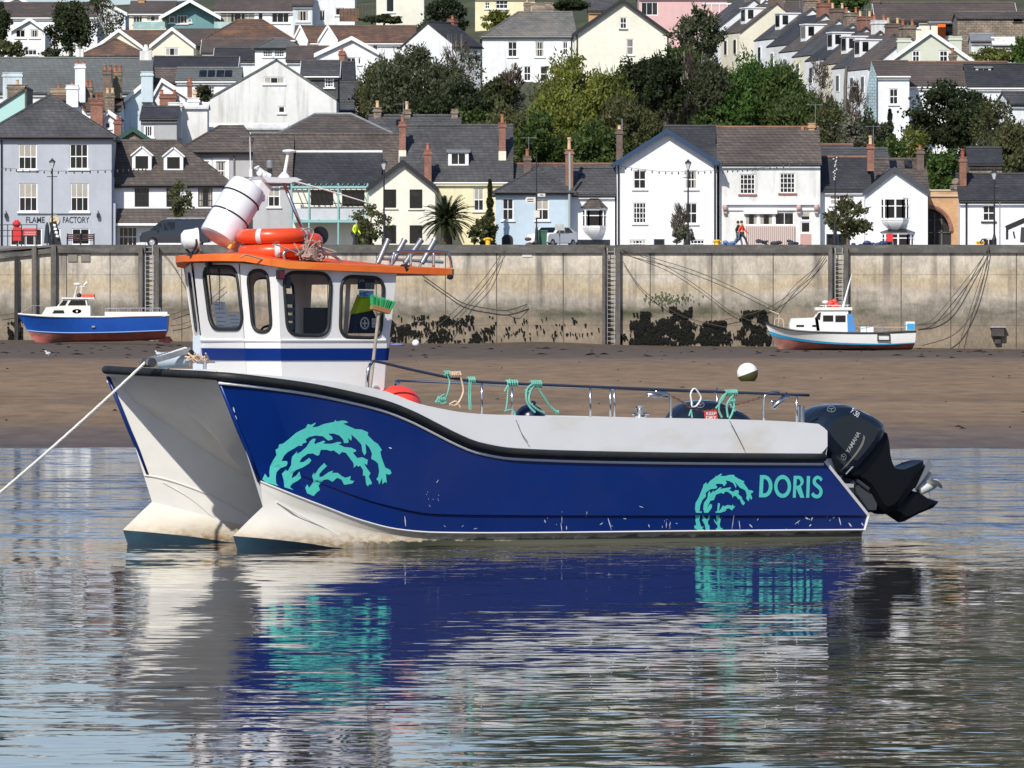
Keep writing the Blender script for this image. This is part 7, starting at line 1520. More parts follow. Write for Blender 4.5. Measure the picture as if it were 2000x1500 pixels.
# interior
IN = mat('interior grey', (.45, .45, .43), .7, var=(1, .1))
m = MB(); m.b2(7.0, 7.35, -.7, .55, 1.63, 2.12); m.build('dashboard', IN, cabin)
m = MB(); m.b2(6.85, 7.05, .3, .42, 2.1, 2.32); m.tube([(6.95+.16*math.cos(a*.524), .05+0, 2.2+.16*math.sin(a*.524)) for a in range(12)], .014, 5, closed=True); m.build('steering_wheel', BLACKP, cabin)
m = MB(); m.b2(6.25, 6.6, -.35, .1, 1.63, 2.0); m.b2(6.22, 6.3, -.35, .1, 2.0, 2.55); m.build('helm_seat', mat('dark seat', (.05, .055, .06), .6), cabin)
m = MB(); m.b2(6.1, 6.16, -.9, .9, 1.7, 1.72); m.b2(6.35, 6.39, -.80, -.78, 1.7, 2.9); m.build('inner_post', IN, cabin)
m = MB(); m.b2(5.98, 7.4, -.8, .8, 1.63, 1.64); m.build('cabin_sole', DK, cabin)
# things fixed in the windows
PAP = mat('white paper', (.78, .78, .76), .8); NIGHT = mat('black poster', (.02, .022, .026), .6)
p0, nn = f2[0][0][0], (f2[0][0][1]-f2[0][0][0]).cross(f2[0][0][3]-f2[0][0][0]).normalized(); nn = nn if nn.x > 0 else -nn
def inwin(c4, P0, NN, mt, nm, label, lines=0, lm=None, dep=.03):
    c = [HP(x, y, P0, NN)-NN*dep for x, y in c4]; m = MB(); m.add(c, [(0, 1, 2, 3)])
    ms = [mt]
    if lines:
        m.cur = 1; ms.append(lm or mat('print grey', (.35, .36, .38), .8))
        for i in range(lines):
            a = (i+.6)/(lines+.2); l = c[0].lerp(c[3], a); r = c[1].lerp(c[2], a); l2 = l.lerp(r, .12); r2 = l.lerp(r, .55+.35*((i*7) % 5)/5); h = (c[3]-c[0])*(.22/(lines+.2)); m.add([l2+NN*.002, r2+NN*.002, r2+h+NN*.002, l2+h+NN*.002], [(0, 1, 2, 3)])
    o = m.build(nm, ms); o.parent = None; o.matrix_world = MI; tag(o, label, nm.replace('_', ' ')); return o
inwin([(410, 590), (435, 590), (446, 641), (418, 640)], p0, nn, PAP, 'paper', 'sheet of printed paper stuck low inside the left cabin window', 6)
inwin([(437, 612), (472, 613), (475, 642), (446, 641)], p0, nn, PAP, 'paper', 'wider note paper beside the printed sheet in the same cabin window', 4)
ps, ns = s_[0][0][0], Vector((0, 1, 0)); ns = (s_[0][0][1]-s_[0][0][0]).cross(s_[0][0][3]-s_[0][0][0]).normalized(); ns = ns if ns.y > 0 else -ns
inwin([(702, 542), (735, 543), (734, 566), (701, 565)], ps, ns, NIGHT, 'poster', 'black poster with small white print in the top of the aft cabin window', 0)
inwin([(704, 567), (733, 568), (732, 581), (704, 580)], ps, ns, mat('sky blue sticker', (.3, .6, .85), .6), 'sticker', 'light blue sticker lettered HIC below the black poster', 0)
inwin([(555, 541), (579, 542), (579, 565), (555, 564)], ps, ns, mat('grey cover', (.11, .13, .14), .7), 'poster', 'dark grey card in the top corner of the forward side window', 0, dep=.12)
inwin([(729, 622), (738, 622), (738, 640), (729, 640)], ps, ns, PAP, 'notice', 'small white notice beside the round badge in the aft cabin window', 2)
def txt_on(txt, px0, px1, pyb, pyt, P0, NN, mt, par, name='lettering', off=0., dep=-.004, right=None):
    a = HP(px0, pyb, P0, NN)-NN*dep; b = HP(px1, pyb, P0, NN)-NN*dep; c = HP(px0, pyt, P0, NN)-NN*dep
    u = (b-a); up = (c-a); h = up.length; ux = u.normalized(); uz = ux.cross(NN); uz = -uz if uz.z < 0 else uz
    M4 = Matrix((ux, uz.normalized(), NN)).transposed().to_4x4(); M4.translation = a
    o = text_obj(txt, h, mt, Matrix(), None, name, off*h, 1., 'LEFT'); xs2 = [v.co.x for v in o.data.vertices]; w0, w1 = min(xs2), max(xs2)
    o.data.transform(M4 @ Matrix.Diagonal((u.length/(w1-w0), 1, 1, 1)) @ Matrix.Translation((-w0, 0, 0))); o.parent = par; return o
# window lettering lies on the inner face of posters: children of the poster objects would drift, so they belong to the cabin
txt_on('J.A.S.', 704, 714, 550, 545, ps, ns, PAP, cabin, dep=.025)
for i, s in enumerate(('FISHING TRIPS', 'SEAWEED', 'SURVEY WORK')): txt_on(s, 716, 733, 556+i*4.2, 553.4+i*4.2, ps, ns, PAP, cabin, dep=.025)
txt_on('HIC', 706, 722, 578.5, 570, ps, ns, mat('ink blue', (.02, .06, .2), .6), cabin, off=.02, dep=.024)
for i, (y0, y1) in enumerate(((575, 597), (602, 613), (617, 629), (632, 646))):
    c4 = [(562, y0), (590, y0+1), (587, y1), (563, y1-1)]; o = inwin(c4, ps, ns, mat('brown slat', (.13, .12, .115), .6) if i == 0 else mat('grey slat', (.13, .15, .16), .6), 'hanging_card', ['brown fish shaped card in the forward side window', 'first grey card below the brown fish shape', 'second grey card below the brown fish shape', 'lowest grey card in the forward side window'][i], 0, dep=.15)
m = MB(); c = HP(722, 640, ps, ns)-ns*.12
jk = MB(); pts = [(-.17, -.09), (-.12, .1), (-.05, .22), (.06, .22), (.14, .1), (.17, -.09)]
jk.prism(pts, lambda a, b: (c.x+a, c.y-.05, c.z+b+.02), lambda a, b: (c.x+a, c.y+.04, c.z+b+.02)); jk.cur = 1; jk.prism([(-.14, .1), (-.05, .3), (.05, .34), (.1, .24), (.09, .14), (-.02, .12)], lambda a, b: (c.x-a, c.y-.06, c.z+b+.04), lambda a, b: (c.x-a, c.y+.05, c.z+b+.04))
o = jk.build('hanging_jacket', [mat('navy cloth', (.02, .03, .07), .8), HIVIS]); o.matrix_world = MI; tag(o, 'navy and fluorescent yellow jacket hanging inside the aft cabin window', 'jacket')
cc = HP(717, 632, ps, ns)-ns*.05; m = MB(); m.tube([(cc.x+.05*math.cos(a*.6283), cc.y, cc.z+.06*math.sin(a*.6283)) for a in range(10)], .009, 5, closed=True); m.tube([(cc.x, cc.y, cc.z-.04), (cc.x, cc.y, cc.z+.04)], .009, 5); m.tube([(cc.x-.03, cc.y, cc.z), (cc.x+.03, cc.y, cc.z)], .009, 5); o = m.build('round_badge', PAP); o.matrix_world = MI; tag(o, 'round white badge on the navy jacket in the aft window', 'badge')
cc = HP(424, 532, p0, nn)-nn*.03; m = MB()
m.tube([(cc.x, cc.y+.012*math.cos(i*1.05), cc.z-.0-i*.0052) for i in range(80)], .006, 4); m.tube([(cc.x, cc.y, cc.z), (cc.x, cc.y, cc.z+.08)], .016, 6); o = m.build('coiled_lead', BLACKP); o.matrix_world = MI; tag(o, 'black coiled radio lead hanging in the left cabin window', 'cable')
# wiper
m = MB(); a = HP(415, 513, p0, nn)+nn*.05; b = HP(420, 594, p0, nn)+nn*.04; m.tube([a, b], .009, 5); m.box(a, (.05, .06, .05)); m.build('wiper', BLACKP, cabin)
# ---- roof
OR = mat('orange roof paint', (.78, .15, .02), .5, var=(1.2, .1), coat=.1, stains=[((.82, .3, .05), (2, 2, 6), .5, .7, .5)]); ORT = mat('red orange roof top', (.62, .09, .02), .6, var=(1, .15))
def zroof(x): return interp([(5.0, 2.893), (5.93, 2.918), (7.25, 2.957), (7.5, 2.99), (7.65, 3.035), (7.85, 3.05)], x)
RO = [(5.13, .86), (5.2, .93), (5.93, 1.03), (7.3, 1.06), (7.5, 1.0), (7.66, .75), (7.74, .4), (7.76, 0)]
RO = RO+[(x, -y) for x, y in RO[::-1][1:]]
m = MB(); n = len(RO); lo = [(x, y, zroof(x)-.0) for x, y in RO]; l2 = [(x+.0, y*1.004, zroof(x)+.068) for x, y in RO]; l3 = [(6.45+(x-6.45)*.975, y*.97, zroof(x)+.076) for x, y in RO]; l4 = [(6.45+(x-6.45)*.6, y*.6, zroof(x)+.105) for x, y in RO]
li = [(6.45+(x-6.45)*.95, y*.93, zroof(x)+.012) for x, y in RO]
for A, B in ((li, lo), (lo, l2), (l2, l3)): m.add(A+B, [(i, (i+1) % n, n+(i+1) % n, n+i) for i in range(n)])
m.poly([[(p[0], p[1]) for p in li]], lambda a, b: (a, b, zroof(a)+.012))
roof = m.build('cabin_roof', OR, boat, smooth=30)
m = MB(); m.add(l3+l4, [(i, (i+1) % n, n+(i+1) % n, n+i) for i in range(n)]); m.add(l4, [tuple(range(n))]); m.build('roof_top', ORT, roof)
zr = lambda x, y=0: zroof(x)+.08
m = MB()
def rail(pts, r=.016): m = MB(); m.tube(catmull(pts, 5), r, 7); m.build('roof_rail', STEEL, roof, smooth=True)
rail([(7.25, .9, zr(7.25)), (7.27, .9, zr(7.2)+.09), (7.15, .9, zr(7.1)+.13), (6.75, .9, zr(6.8)+.11), (6.6, .9, zr(6.6)+.05), (6.55, .9, zr(6.5))])
rail([(5.95, .92, zr(6.0)), (5.93, .92, zr(5.9)+.1), (5.85, .92, zr(5.8)+.15), (5.3, .88, zr(5.3)+.17), (5.2, .88, zr(5.2)+.13), (5.16, .86, zr(5.2))])
rail([(5.7, .9, zr(5.7)), (5.7, .9, zr(5.7)+.15)]); rail([(5.4, .88, zr(5.4)), (5.4, .88, zr(5.4)+.16)])
rail([(6.4, -.9, zr(6.4)), (6.35, -.9, zr(6.4)+.1), (5.8, -.9, zr(5.8)+.12), (5.75, -.9, zr(5.8))])
# rod holders
for i, (px0, px1) in enumerate(((738, 757), (765, 789), (791, 821), (824, 848))):
    a = BW(px0, 514, -.1+i*.0); b = BW(px1, 471, -.1); m = MB(); d = (b-a).normalized(); R = d.to_track_quat('Z', 'Y').to_matrix(); Ln = (b-a).length
    m.lathe([(.001, 0), (.03, 0), (.03, Ln), (.035, Ln), (.035, Ln+.02), (.025, Ln+.02), (.025, Ln-.1)], a, R, 12); m.tube([a+d*Ln*.35, (a.x+.05, a.y, zr(a.x))], .014, 6); m.build('rod_holder', mat('dull tube', (.25, .26, .27), .45, metal=.6), roof, smooth=40)
m = MB(); m.tube([BW(740, 505, -.1), BW(865, 512, -.1)], .02, 6); m.build('rod_rack_bar', GALV, roof)
# radar arm and masthead
WP = mat('white painted metal', (.78, .78, .77), .35)
def BX(px, py, y=0.): return BW(px, py, y)
m = MB()
a0 = BX(508, 352); a1 = BX(566, 356)
m.prism([(BX(494, 345).x, BX(494, 345).z), (BX(520, 347).x, BX(520, 347).z), (BX(560, 347).x, BX(560, 347).z), (BX(572, 352).x, BX(572, 352).z), (BX(548, 358).x, BX(548, 358).z), (BX(505, 357).x, BX(505, 357).z)], lambda a, b: (a, -.2, b), lambda a, b: (a, .2, b))
m.build('radar_arm', WP, boat)
m = MB(); m.prism([(BX(x, y).x, BX(x, y).z) for x, y in ((500, 352), (521, 366), (512, 384), (505, 394), (492, 372))], lambda a, b: (a, -.12, b), lambda a, b: (a, .12, b))
m.tube([BX(492, 400, 0), BX(452, 497, 0)], .05, 8); m.build('arm_bracket', WP, boat)
m = MB(); m.tube([BX(554, 357, .1), BX(608, 492, .1)], .02, 8); m.build('stay_tube', STEEL, boat, smooth=True)
m = MB(); m.ball(BX(565, 295.5), .06, 10, sc=(1.35, 1.2, .38)); m.tube([BX(563, 299), BX(555, 343)], [.018, .02], 8); m.lathe([(.02, .05), (.065, .0), (.07, -.02)], BX(555, 345), n=12); m.build('antenna_dome', WP, boat, smooth=40)
m = MB(); m.lathe([(.028, 0), (.028, .09)], BX(527, 345), n=8); m.cur = 1; m.lathe([(.03, .09), (.036, .1), (.036, .16), (.03, .175), (.001, .18)], BX(527, 345), n=12); m.build('masthead_light', [BLACKP, mat('lens clear', (.2, .21, .22), .15)], boat)
m = MB(); m.tube([BX(527, 344, .02), BX(514, 338, .02)], .03, 8); m.tube([BX(517, 341, .02), BX(504, 328, .02)], [.035, .02], 8); m.tube([BX(503, 330, .02), BX(501, 326, .02)], [.02, .035], 8); m.ball(BX(507, 338, .02), .035, 6); m.build('horn', WP, boat, smooth=40)
m = MB(); m.tube([BX(566, 352), BX(640, 372), BX(722, 397)], [.012, .009, .006], 6); m.build('whip_antenna', WP, boat)
m = MB(); m.tube([BX(490, 352, -.1), BX(488, 268, -.1)], [.007, .004], 6); m.tube([BX(490, 350, -.1), BX(490, 330, -.1)], .02, 6); m.build('vertical_antenna', WP, boat)
# searchlight
m = MB(); c = BX(373, 467, -.25); R = Vector((-.9, .42, .05)).to_track_quat('Z', 'Y').to_matrix()
m.lathe([(.001, -.11), (.06, -.105), (.1, -.07), (.11, .04), (.118, .05), (.118, .08), (.1, .085)], c, R, 20); m.cur = 1; m.lathe([(.001, .06), (.06, .065), (.1, .083)], c, R, 20); m.cur = 2
m.tube(catmull([c+Vector((.0, -.13, .02)), c+Vector((0, -.13, -.08)), c+Vector((0, 0, -.15)), c+Vector((0, .11, -.08)), c+Vector((0, .12, .0))], 4), .013, 6); m.tube([c+Vector((0, 0, -.15)), (c.x, c.y, zroof(7.6)+.08)], .03, 8)
m.tube(catmull([c+Vector((-.02, .05, -.16)), c+Vector((-.06, .1, -.12)), c+Vector((-.1, .14, -.22))], 4), .014, 6); m.build('searchlight', [WP, mat('lamp reflector', (.32, .2, .17), .15), BLACKP], boat, smooth=35)
# white drum with black straps: a raft canister
top = BX(488, 359, .0); bot = BX(424, 467, .0); d = (top-bot); Ln = d.length; d.normalize(); R = d.to_track_quat('Z', 'Y').to_matrix(); rd = .212
t = thing('raft_canister', 'big white drum strapped with two black bands, leaning over the wheelhouse roof', 'raft canister', O_, math.pi+A_)
m = MB(); m.lathe([(.001, 0), (rd*.8, 0), (rd*.97, .015), (rd, .05), (rd, Ln*.2), (rd*1.015, Ln*.2+.01), (rd*1.015, Ln-.16), (rd, Ln-.15), (rd, Ln-.1), (rd*.9, Ln-.03), (rd*.6, Ln), (.001, Ln+.01)], bot, R, 40); m.build('shell', mat('glossy white plastic', (.74, .74, .76), .22, coat=.3), t, smooth=35)
for f in (.39, .72):
    m = MB(); c = bot+d*Ln*f; u = R @ Vector((1, 0, 0)); v = R @ Vector((0, 1, 0)); m.tube([c+(u*math.cos(a*.2094)+v*math.sin(a*.2094))*(rd*1.03) for a in range(30)], .009, 5, closed=True); m.build('strap', BLACKP, t)
m = MB(); m.bar(bot+R @ Vector((.0, -.12, .03)), BX(462, 492, 0), .1, .05); m.b2(BX(450, 0).x-.09, BX(450, 0).x+.09, -.12, .12, zr(7.2)-.02, zr(7.2)+.09); m.build('cradle', mat('cream painted bracket', (.62, .55, .4), .6), t)
# yellow brass valve
m = MB(); a = BX(447, 486, .15); b = BX(462, 459, .15); m.tube([a, b], .022, 8); m.ball(a.lerp(b, .5), .035, 6); m.tube([a.lerp(b, .5)+Vector((.06, 0, -.01)), a.lerp(b, .5)+Vector((-.06, 0, .02))], .016, 6); m.tube([a.lerp(b, .7)+Vector((.04, 0, 0)), a.lerp(b, .7)+Vector((-.04, 0, .01))], .02, 6); o = m.build('yellow_release', mat('ochre plastic', (.65, .4, .08), .5), smooth=40); o.matrix_world = MI; tag(o, 'ochre yellow release catch below the white drum', 'catch')
# life rings
LR = mat('lifebuoy orange', (.8, .07, .015), .35, var=(2, .06), coat=.2); LS = mat('reflective tape', (.6, .6, .6), .4)
def ring(px, py, y, label, tilt=0., a0=.35):
    c = BX(px, py, y); t = thing('life_ring', label, 'life ring', MI @ c, math.pi+A_, 'orange life rings on the wheelhouse roof'); R = Matrix.Rotation(tilt, 3, 'Y'); Rm, r_ = .315, .08
    m = MB(); m.tube([R @ Vector((Rm*math.cos(i*math.pi/24), Rm*math.sin(i*math.pi/24), 0)) for i in range(48)], r_, 16, closed=True); m.build('ring', LR, t, smooth=True)
    for q in range(4):
        a = a0+q*math.pi/2; m = MB(); m.tube([R @ Vector((Rm*math.cos(a+j*.025), Rm*math.sin(a+j*.025), 0)) for j in range(-3, 4)], r_+.003, 16, cap=False); m.build('tape', LS, t, smooth=True)
ring(534, 461, .5, 'upper orange life ring of the stack, grey tape left of centre', .02, .61); ring(538, 490, .5, 'lower orange life ring of the stack, resting on the roof', .03, 1.1)
m = MB(); c = BX(598, 470, .1); m.tube([c+Vector((.25*math.cos(i*.2618), -.3+.25*math.sin(i*.2618), 0)) for i in range(24)], .085, 12, closed=True); o = m.build('life_ring', LR, smooth=True); o.matrix_world = MI; tag(o, 'third life ring behind the rope tangle, showing dark red', 'life ring')
m = MB(); m.lathe([(.001, 0), (.1, 0), (.1, .02), (.001, .02)], BX(626, 460, -.3), Matrix.Rotation(math.pi/2, 3, 'X'), 20); m.tube([BX(626, 468, -.3), (BX(626, 0, -.3).x, -.3, zr(6.3))], .01, 6); o = m.build('black_disc', BLACKP); o.matrix_world = MI; tag(o, 'round black day shape disc behind the life rings', 'disc')
# rope bundle
RP = mat('pinkish grey rope', (.36, .26, .22), .9, var=(6, .2)); random.seed(21); m = MB()
for i in range(13):
    c = BX(random.uniform(584, 622), 0, .88+random.uniform(-.06, .06)); zb = zr(c.x)+.0; H = random.uniform(.1, .3); pts = [Vector((c.x, c.y, zb+.01))]
    for j in range(6): pts.append(Vector((c.x+random.gauss(0, .06), c.y+random.gauss(0, .06), zb+random.uniform(.03, H))))
    m.tube(catmull(pts, 5), .009, 5)
for j in range(8):
    c = BX(608, 0, .9); z = zr(c.x)+.03+j*.016; m.tube([(c.x+(.085-.002*j)*math.cos(a*.5236), c.y+.06*math.sin(a*.5236), z+.008*math.sin(a)) for a in range(12)], .009, 5, closed=True)
for pts in ([(588, 452), (600, 446), (612, 452), (606, 470), (596, 496)], [(620, 495), (626, 480), (618, 474), (604, 488), (612, 505)], [(586, 500), (575, 492), (560, 486), (540, 478), (532, 478)], [(470, 503), (480, 498), (500, 503), (520, 508), (560, 512)]):
    m.tube(catmull([BX(a, b, .93) for a, b in pts], 6), .009, 5)
o = m.build('rope_tangle', RP); o.matrix_world = MI; tag(o, 'tangle of pinkish grey rope at the end of the life rings', 'rope')
# dark cloths on the roof edge
random.seed(6)
for (px, py, r_, lb) in ((790, 524, .045, 'black cloth lashed over the roof edge below the rod holders'), (879, 541, .028, 'black rag under the after corner of the roof')):
    m = MB(); c = BX(px, py, 1.0); m.ball((0, 0, 0), r_, 7, sc=(1.5, .5, 1)); m.v = [tuple(Vector(v)*(1+random.uniform(-.15, .15))+c) for v in m.v]; o = m.build('cloth', mat('black cloth', (.012, .012, .013), .9)); o.matrix_world = MI; tag(o, lb, 'cloth')
# ---- broom
t = thing('broom', 'long wooden deck broom with green bristles propped head up by the cabin', 'broom', O_, math.pi+A_)
m = MB(); m.tube([BX(722, 765, 1.1), BX(740, 612, 1.1)], .018, 8); m.build('handle', mat('old broom wood', (.33, .28, .22), .8, var=(5, .2)), t)
a = BX(726, 599, 1.12); b = BX(760, 609, 1.12); m = MB(); m.bar(a, b, .07, .05); m.build('head', mat('brown wood', (.35, .17, .06), .6), t)
m = MB(); random.seed(9); up = (b-a).normalized().cross(Vector((0, 1, 0))); up = up if up.z > 0 else -up
for i in range(260):
    f = random.random(); p = a.lerp(b, f)+Vector((0, random.uniform(-.03, .03), 0)); tip = p+up*random.uniform(.1, .13)+(b-a)*(f-.5)*.35; m.tube([p, tip], .0035, 3, cap=False)
m.build('bristles', mat('green bristles', (.02, .3, .1), .6), t)
# ---- guard rails
m = MB(); Y = 1.3
ra = [BX(718, 757, Y), BX(720, 725, Y), BX(726, 709, Y), BX(735, 706, Y), BX(800, 721, Y), BX(880, 738, Y), BX(930, 745, Y), BX(1000, 749, Y), BX(1200, 757, Y), BX(1400, 765, Y), BX(1580, 772, Y)]
m.tube(catmull(ra, 4), .015, 8); m.build('guard_rail', mat('navy tube cover', (.03, .04, .07), .5), boat, smooth=True)
m = MB(); m.tube([BX(716, 757, Y+.012), BX(718, 725, Y+.012), BX(724, 710, Y+.012)], .0175, 8)
m.build('handrail_hoop', STEEL, boat, smooth=True)
for px, py in ((941, 746), (1153, 756), (1192, 758), (1556, 771)):
    m = MB(); q = BX(px, py, Y); m.tube([q, (q.x, Y, interp(TOP, q.x)-.005)], .013, 7); m.build('stanchion', STEEL, boat, smooth=True)
for px in (1310, 1492):
    m = MB(); q = BX(px, 788, Y); s = 1 if px == 1310 else -1; m.tube(catmull([(q.x, Y, interp(TOP, q.x)), (q.x, Y, q.z), (q.x+.03*s, Y, q.z+.1), (q.x+.2*s, Y-.0, q.z+.13)], 4), .014, 7); m.build('stanchion', STEEL, boat, smooth=True)
m = MB(); Yf = -1.3; m.tube([BX(775, 743, Yf), BX(1000, 752, Yf), BX(1450, 768, Yf)], .014, 7); m.tube([BX(775, 743, Yf), BX(772, 752, Yf), BX(780, 746, Yf)], .02, 6)
for px in (1000, 1200, 1400): q = BX(px, 757, Yf); m.tube([(q.x, Yf, q.z), (q.x, Yf, interp(TOP, q.x))], .013, 6)
m.build('far_guard_rail', STEEL, boat, smooth=True)
m = MB()
q = BX(1282, 773, Y-.1); m.tube([q+Vector((-.15, 0, 0)), q+Vector((.12, 0, 0.01))], .03, 8); m.build('rail_rod_holder', STEEL, boat, smooth=True); m = MB()
q = BX(1522, 778, Y); m.tube([BX(1509, 797, Y), BX(1538, 770, Y)], .03, 8); m.tube([BX(1505, 785, Y), BX(1515, 785, Y)], .02, 6); m.build('rail_rod_holder', STEEL, boat, smooth=True)
m = MB(); q = BX(1247, 815, 1.25); z = interp(TOP, q.x); m.lathe([(.07, 0), (.075, .02), (.04, .03), (.04, .09), (.055, .1), (.055, .13), (.001, .135)], (q.x, 1.28, z), n=14); m.tube([(q.x-.11, 1.28, z+.04), (q.x+.11, 1.28, z+.04)], .014, 6); m.build('deck_post', STEEL, boat, smooth=35)
m = MB(); q = BX(1563, 820, 1.2); m.lathe([(.05, 0), (.05, .2), (.04, .21), (.001, .21)], (q.x, 1.2, q.z-.05), n=14); m.build('stern_post', GALV, boat, smooth=35)
# chain
def chain(pts, label):
    m = MB(); c = catmull([BX(a, b, Y-.02) for a, b in pts], 10); L = 0; last = c[0]; i = 0; step = .034
    acc = [c[0]]
    for p in c[1:]:
        while (p-acc[-1]).length > step: acc.append(acc[-1]+(p-acc[-1]).normalized()*step)
    for j in range(len(acc)-1):
        a, b = acc[j], acc[j+1]; d = (b-a).normalized(); s = (Vector((0, 1, 0)) if j % 2 else d.cross(Vector((0, 1, 0)))); o = (a+b)/2
        m.tube([o+d*.022*math.cos(q*1.047)+s*.011*math.sin(q*1.047) for q in range(6)], .0045, 4, closed=True)
    o = m.build('chain', mat('rusty chain', (.16, .07, .04), .8)); o.matrix_world = MI; tag(o, label, 'chain')
chain([(1305, 772), (1325, 780), (1350, 797), (1380, 803), (1410, 796), (1445, 788), (1492, 775)], 'rusty chain slung between the rail stanchions above the stern')
# ropes tied on the rail
GR = mat('sea green rope', (.16, .45, .35), .85, var=(8, .2)); BG = mat('beige rope', (.6, .45, .32), .85, var=(8, .2))
def coil(m, px, py, n=4, r=.03, w_=.09):
    c = BX(px, py, Y)
    for i in range(n): x = c.x+w_*(i/(max(n-1, 1))-.5); m.tube([(x+.01*math.sin(a), c.y+r*math.sin(a*.785), c.z+r*math.cos(a*.785)) for a in range(8)], .009, 5, closed=True)
def rope(label, mt, lines, coils=(), Yr=Y+.02, r=.009):
    m = MB()
    for l in lines: m.tube(catmull([BX(a, b, Yr) for a, b in l], 5), r, 6)
    for c in coils: coil(m, *c)
    o = m.build('rope_end', mt); o.matrix_world = MI; tag(o, label, 'rope', 'rope ends tied to the guard rail')
rope('green rope hanging from the rail beside the beige one', GR, [[(872, 730), (878, 745), (875, 765), (868, 780), (852, 786)], [(868, 770), (858, 778), (862, 788), (872, 786)], [(850, 786), (860, 776), (870, 788)]], [(873, 730, 3, .03, .05), (863, 780, 4, .03, .07)])
rope('beige rope looped over the rail', BG, [[(886, 732), (897, 728), (902, 745), (905, 765), (897, 784), (888, 792), (878, 790)], [(878, 790), (890, 784), (899, 795)]], [(889, 732, 6, .032, .12)], r=.011)
rope('two green strands hanging right of the beige rope', GR, [[(917, 742), (916, 770), (917, 800)], [(920, 744), (919, 770), (920, 800)]], [(921, 742, 4, .03, .07)])
rope('pale green rope end with a long tail over the bulwark', GR, [[(985, 765), (992, 752), (996, 740)], [(993, 748), (991, 780), (988, 803)], [(985, 803), (1002, 801), (1008, 820), (1014, 833), (1026, 834)]], [(1000, 748, 5, .03, .12)])
rope('thick green knotted rope above the dark fender', GR, [[(1040, 750), (1030, 760), (1028, 780), (1035, 795), (1045, 805)], [(1044, 752), (1036, 765), (1034, 785), (1050, 800), (1063, 806)], [(1050, 757), (1065, 780), (1076, 795), (1088, 805)]], [(1047, 750, 6, .034, .12), (1031, 765, 3, .02, .04), (1088, 805, 3, .015, .03)], r=.012)
rope('big green bow of rope above the red sign', GR, [[(1440, 765), (1420, 768), (1408, 780), (1404, 800), (1410, 815)], [(1432, 772), (1420, 790), (1422, 815)], [(1428, 775), (1434, 790), (1430, 808), (1424, 818)], [(1418, 770), (1406, 788), (1398, 798)], [(1426, 790), (1436, 803)]], [(1428, 767, 7, .03, .14), (1430, 783, 4, .025, .05)], r=.012)
rope('thin green strand trailing from the rail end tie', GR, [[(1350, 800), (1352, 816)], [(1346, 812), (1350, 800)]])
m = MB(); m.tube(catmull([BX(a, b, 1.405) for a, b in ((1008, 820), (1018, 845), (1031, 864))], 5), .004, 4); m.tube(catmull([BX(a, b, 1.405) for a, b in ((1425, 822), (1440, 850), (1454, 878))], 5), .004, 4); o = m.build('thin_line', mat('thin dark line', (.08, .08, .08), .8)); o.matrix_world = MI; tag(o, 'thin dark twine hanging down the outside of the white bulwark', 'twine')
# hook
m = MB(); m.tube(catmull([BX(a, b, Y+.03) for a, b in ((1352, 790), (1349, 770), (1356, 759), (1365, 768), (1369, 778), (1361, 792), (1352, 794), (1351, 785))], 5), .01, 6); o = m.build('snap_hook', WP, smooth=True); o.matrix_world = MI; tag(o, 'white carabiner hook clipped on the stern guard rail', 'hook')
# red sign
RS2 = mat('safety red', (.7, .05, .03), .5); c4 = [BX(x, y, 1.32) for x, y in ((1376, 803), (1400, 801), (1402, 820), (1378, 820))]
m = MB(); m.add(c4+[p-Vector((0, .012, 0)) for p in c4], [(0, 1, 2, 3), (4, 7, 6, 5), (0, 4, 5, 1), (1, 5, 6, 2), (2, 6, 7, 3), (3, 7, 4, 0)]); o = m.build('warning_tag', RS2); o.matrix_world = MI; tag(o, 'small red sign lettered KEEP DRY hung above the stern bulwark', 'sign')
for i, s in enumerate(('KEEP', 'DRY')): q = txt_on(s, 1379, 1399, 810.5+i*8, 804.5+i*8, c4[0]+Vector((0, .0, 0)), Vector((0, 1, 0)), PAP, o, off=.02); q.parent = o
# red round fender in the cockpit, dark fender
m = MB(); c = BX(776, 790, .9); m.ball((c.x, .9, c.z), .24, 16, sc=(1.1, 1, .85)); o = m.build('red_buoy', mat('coral red vinyl', (.8, .06, .04), .4), smooth=True); o.matrix_world = MI; tag(o, 'big coral red buoy lying in the cockpit behind the cabin', 'buoy')
m = MB(); c = BX(1035, 815, 1.0); m.ball((c.x, 1.0, c.z-.02), .17, 12, sc=(1, 1, .95)); m.tube([(c.x-.02, 1.0, c.z+.1), (c.x-.05, 1.0, c.z+.17)], .03, 8); o = m.build('dark_fender', mat('dark navy vinyl', (.01, .015, .05), .3), smooth=True); o.matrix_world = MI; tag(o, 'dark navy ball fender hung behind the green knotted rope', 'fender')
# bow roller, windlass, mooring rope
t = thing('bow_roller', 'grey galvanised anchor roller arm on the foredeck', 'bow roller', O_, math.pi+A_)
m = MB(); yy = .25
for s in (-.07, .07): m.bar(BX(280, 708, yy)+Vector((0, s, 0)), BX(366, 684, yy)+Vector((0, s, 0)), .02, .06)
m.bar(BX(364, 684, yy), BX(392, 706, yy), .16, .03); m.build('frame', GALV, t)
m = MB(); q = BX(289, 708, yy); m.tube([q+Vector((0, -.1, 0)), q+Vector((0, .1, 0))], .05, 12); m.build('roller', mat('black roller', (.05, .05, .05), .5), t)
m = MB(); q = BX(366, 688, yy); m.tube([q+Vector((0, -.09, 0)), q+Vector((0, .09, 0))], .03, 10); m.build('sheave', BLACKP, t)
m = MB(); q = BX(338, 705, .0); m.tube([q+Vector((.12, -.1, 0)), q+Vector((-.14, .1, .03))], .09, 14); m.build('windlass_drum', mat('pale blue drum', (.45, .55, .62), .4), t, smooth=35)
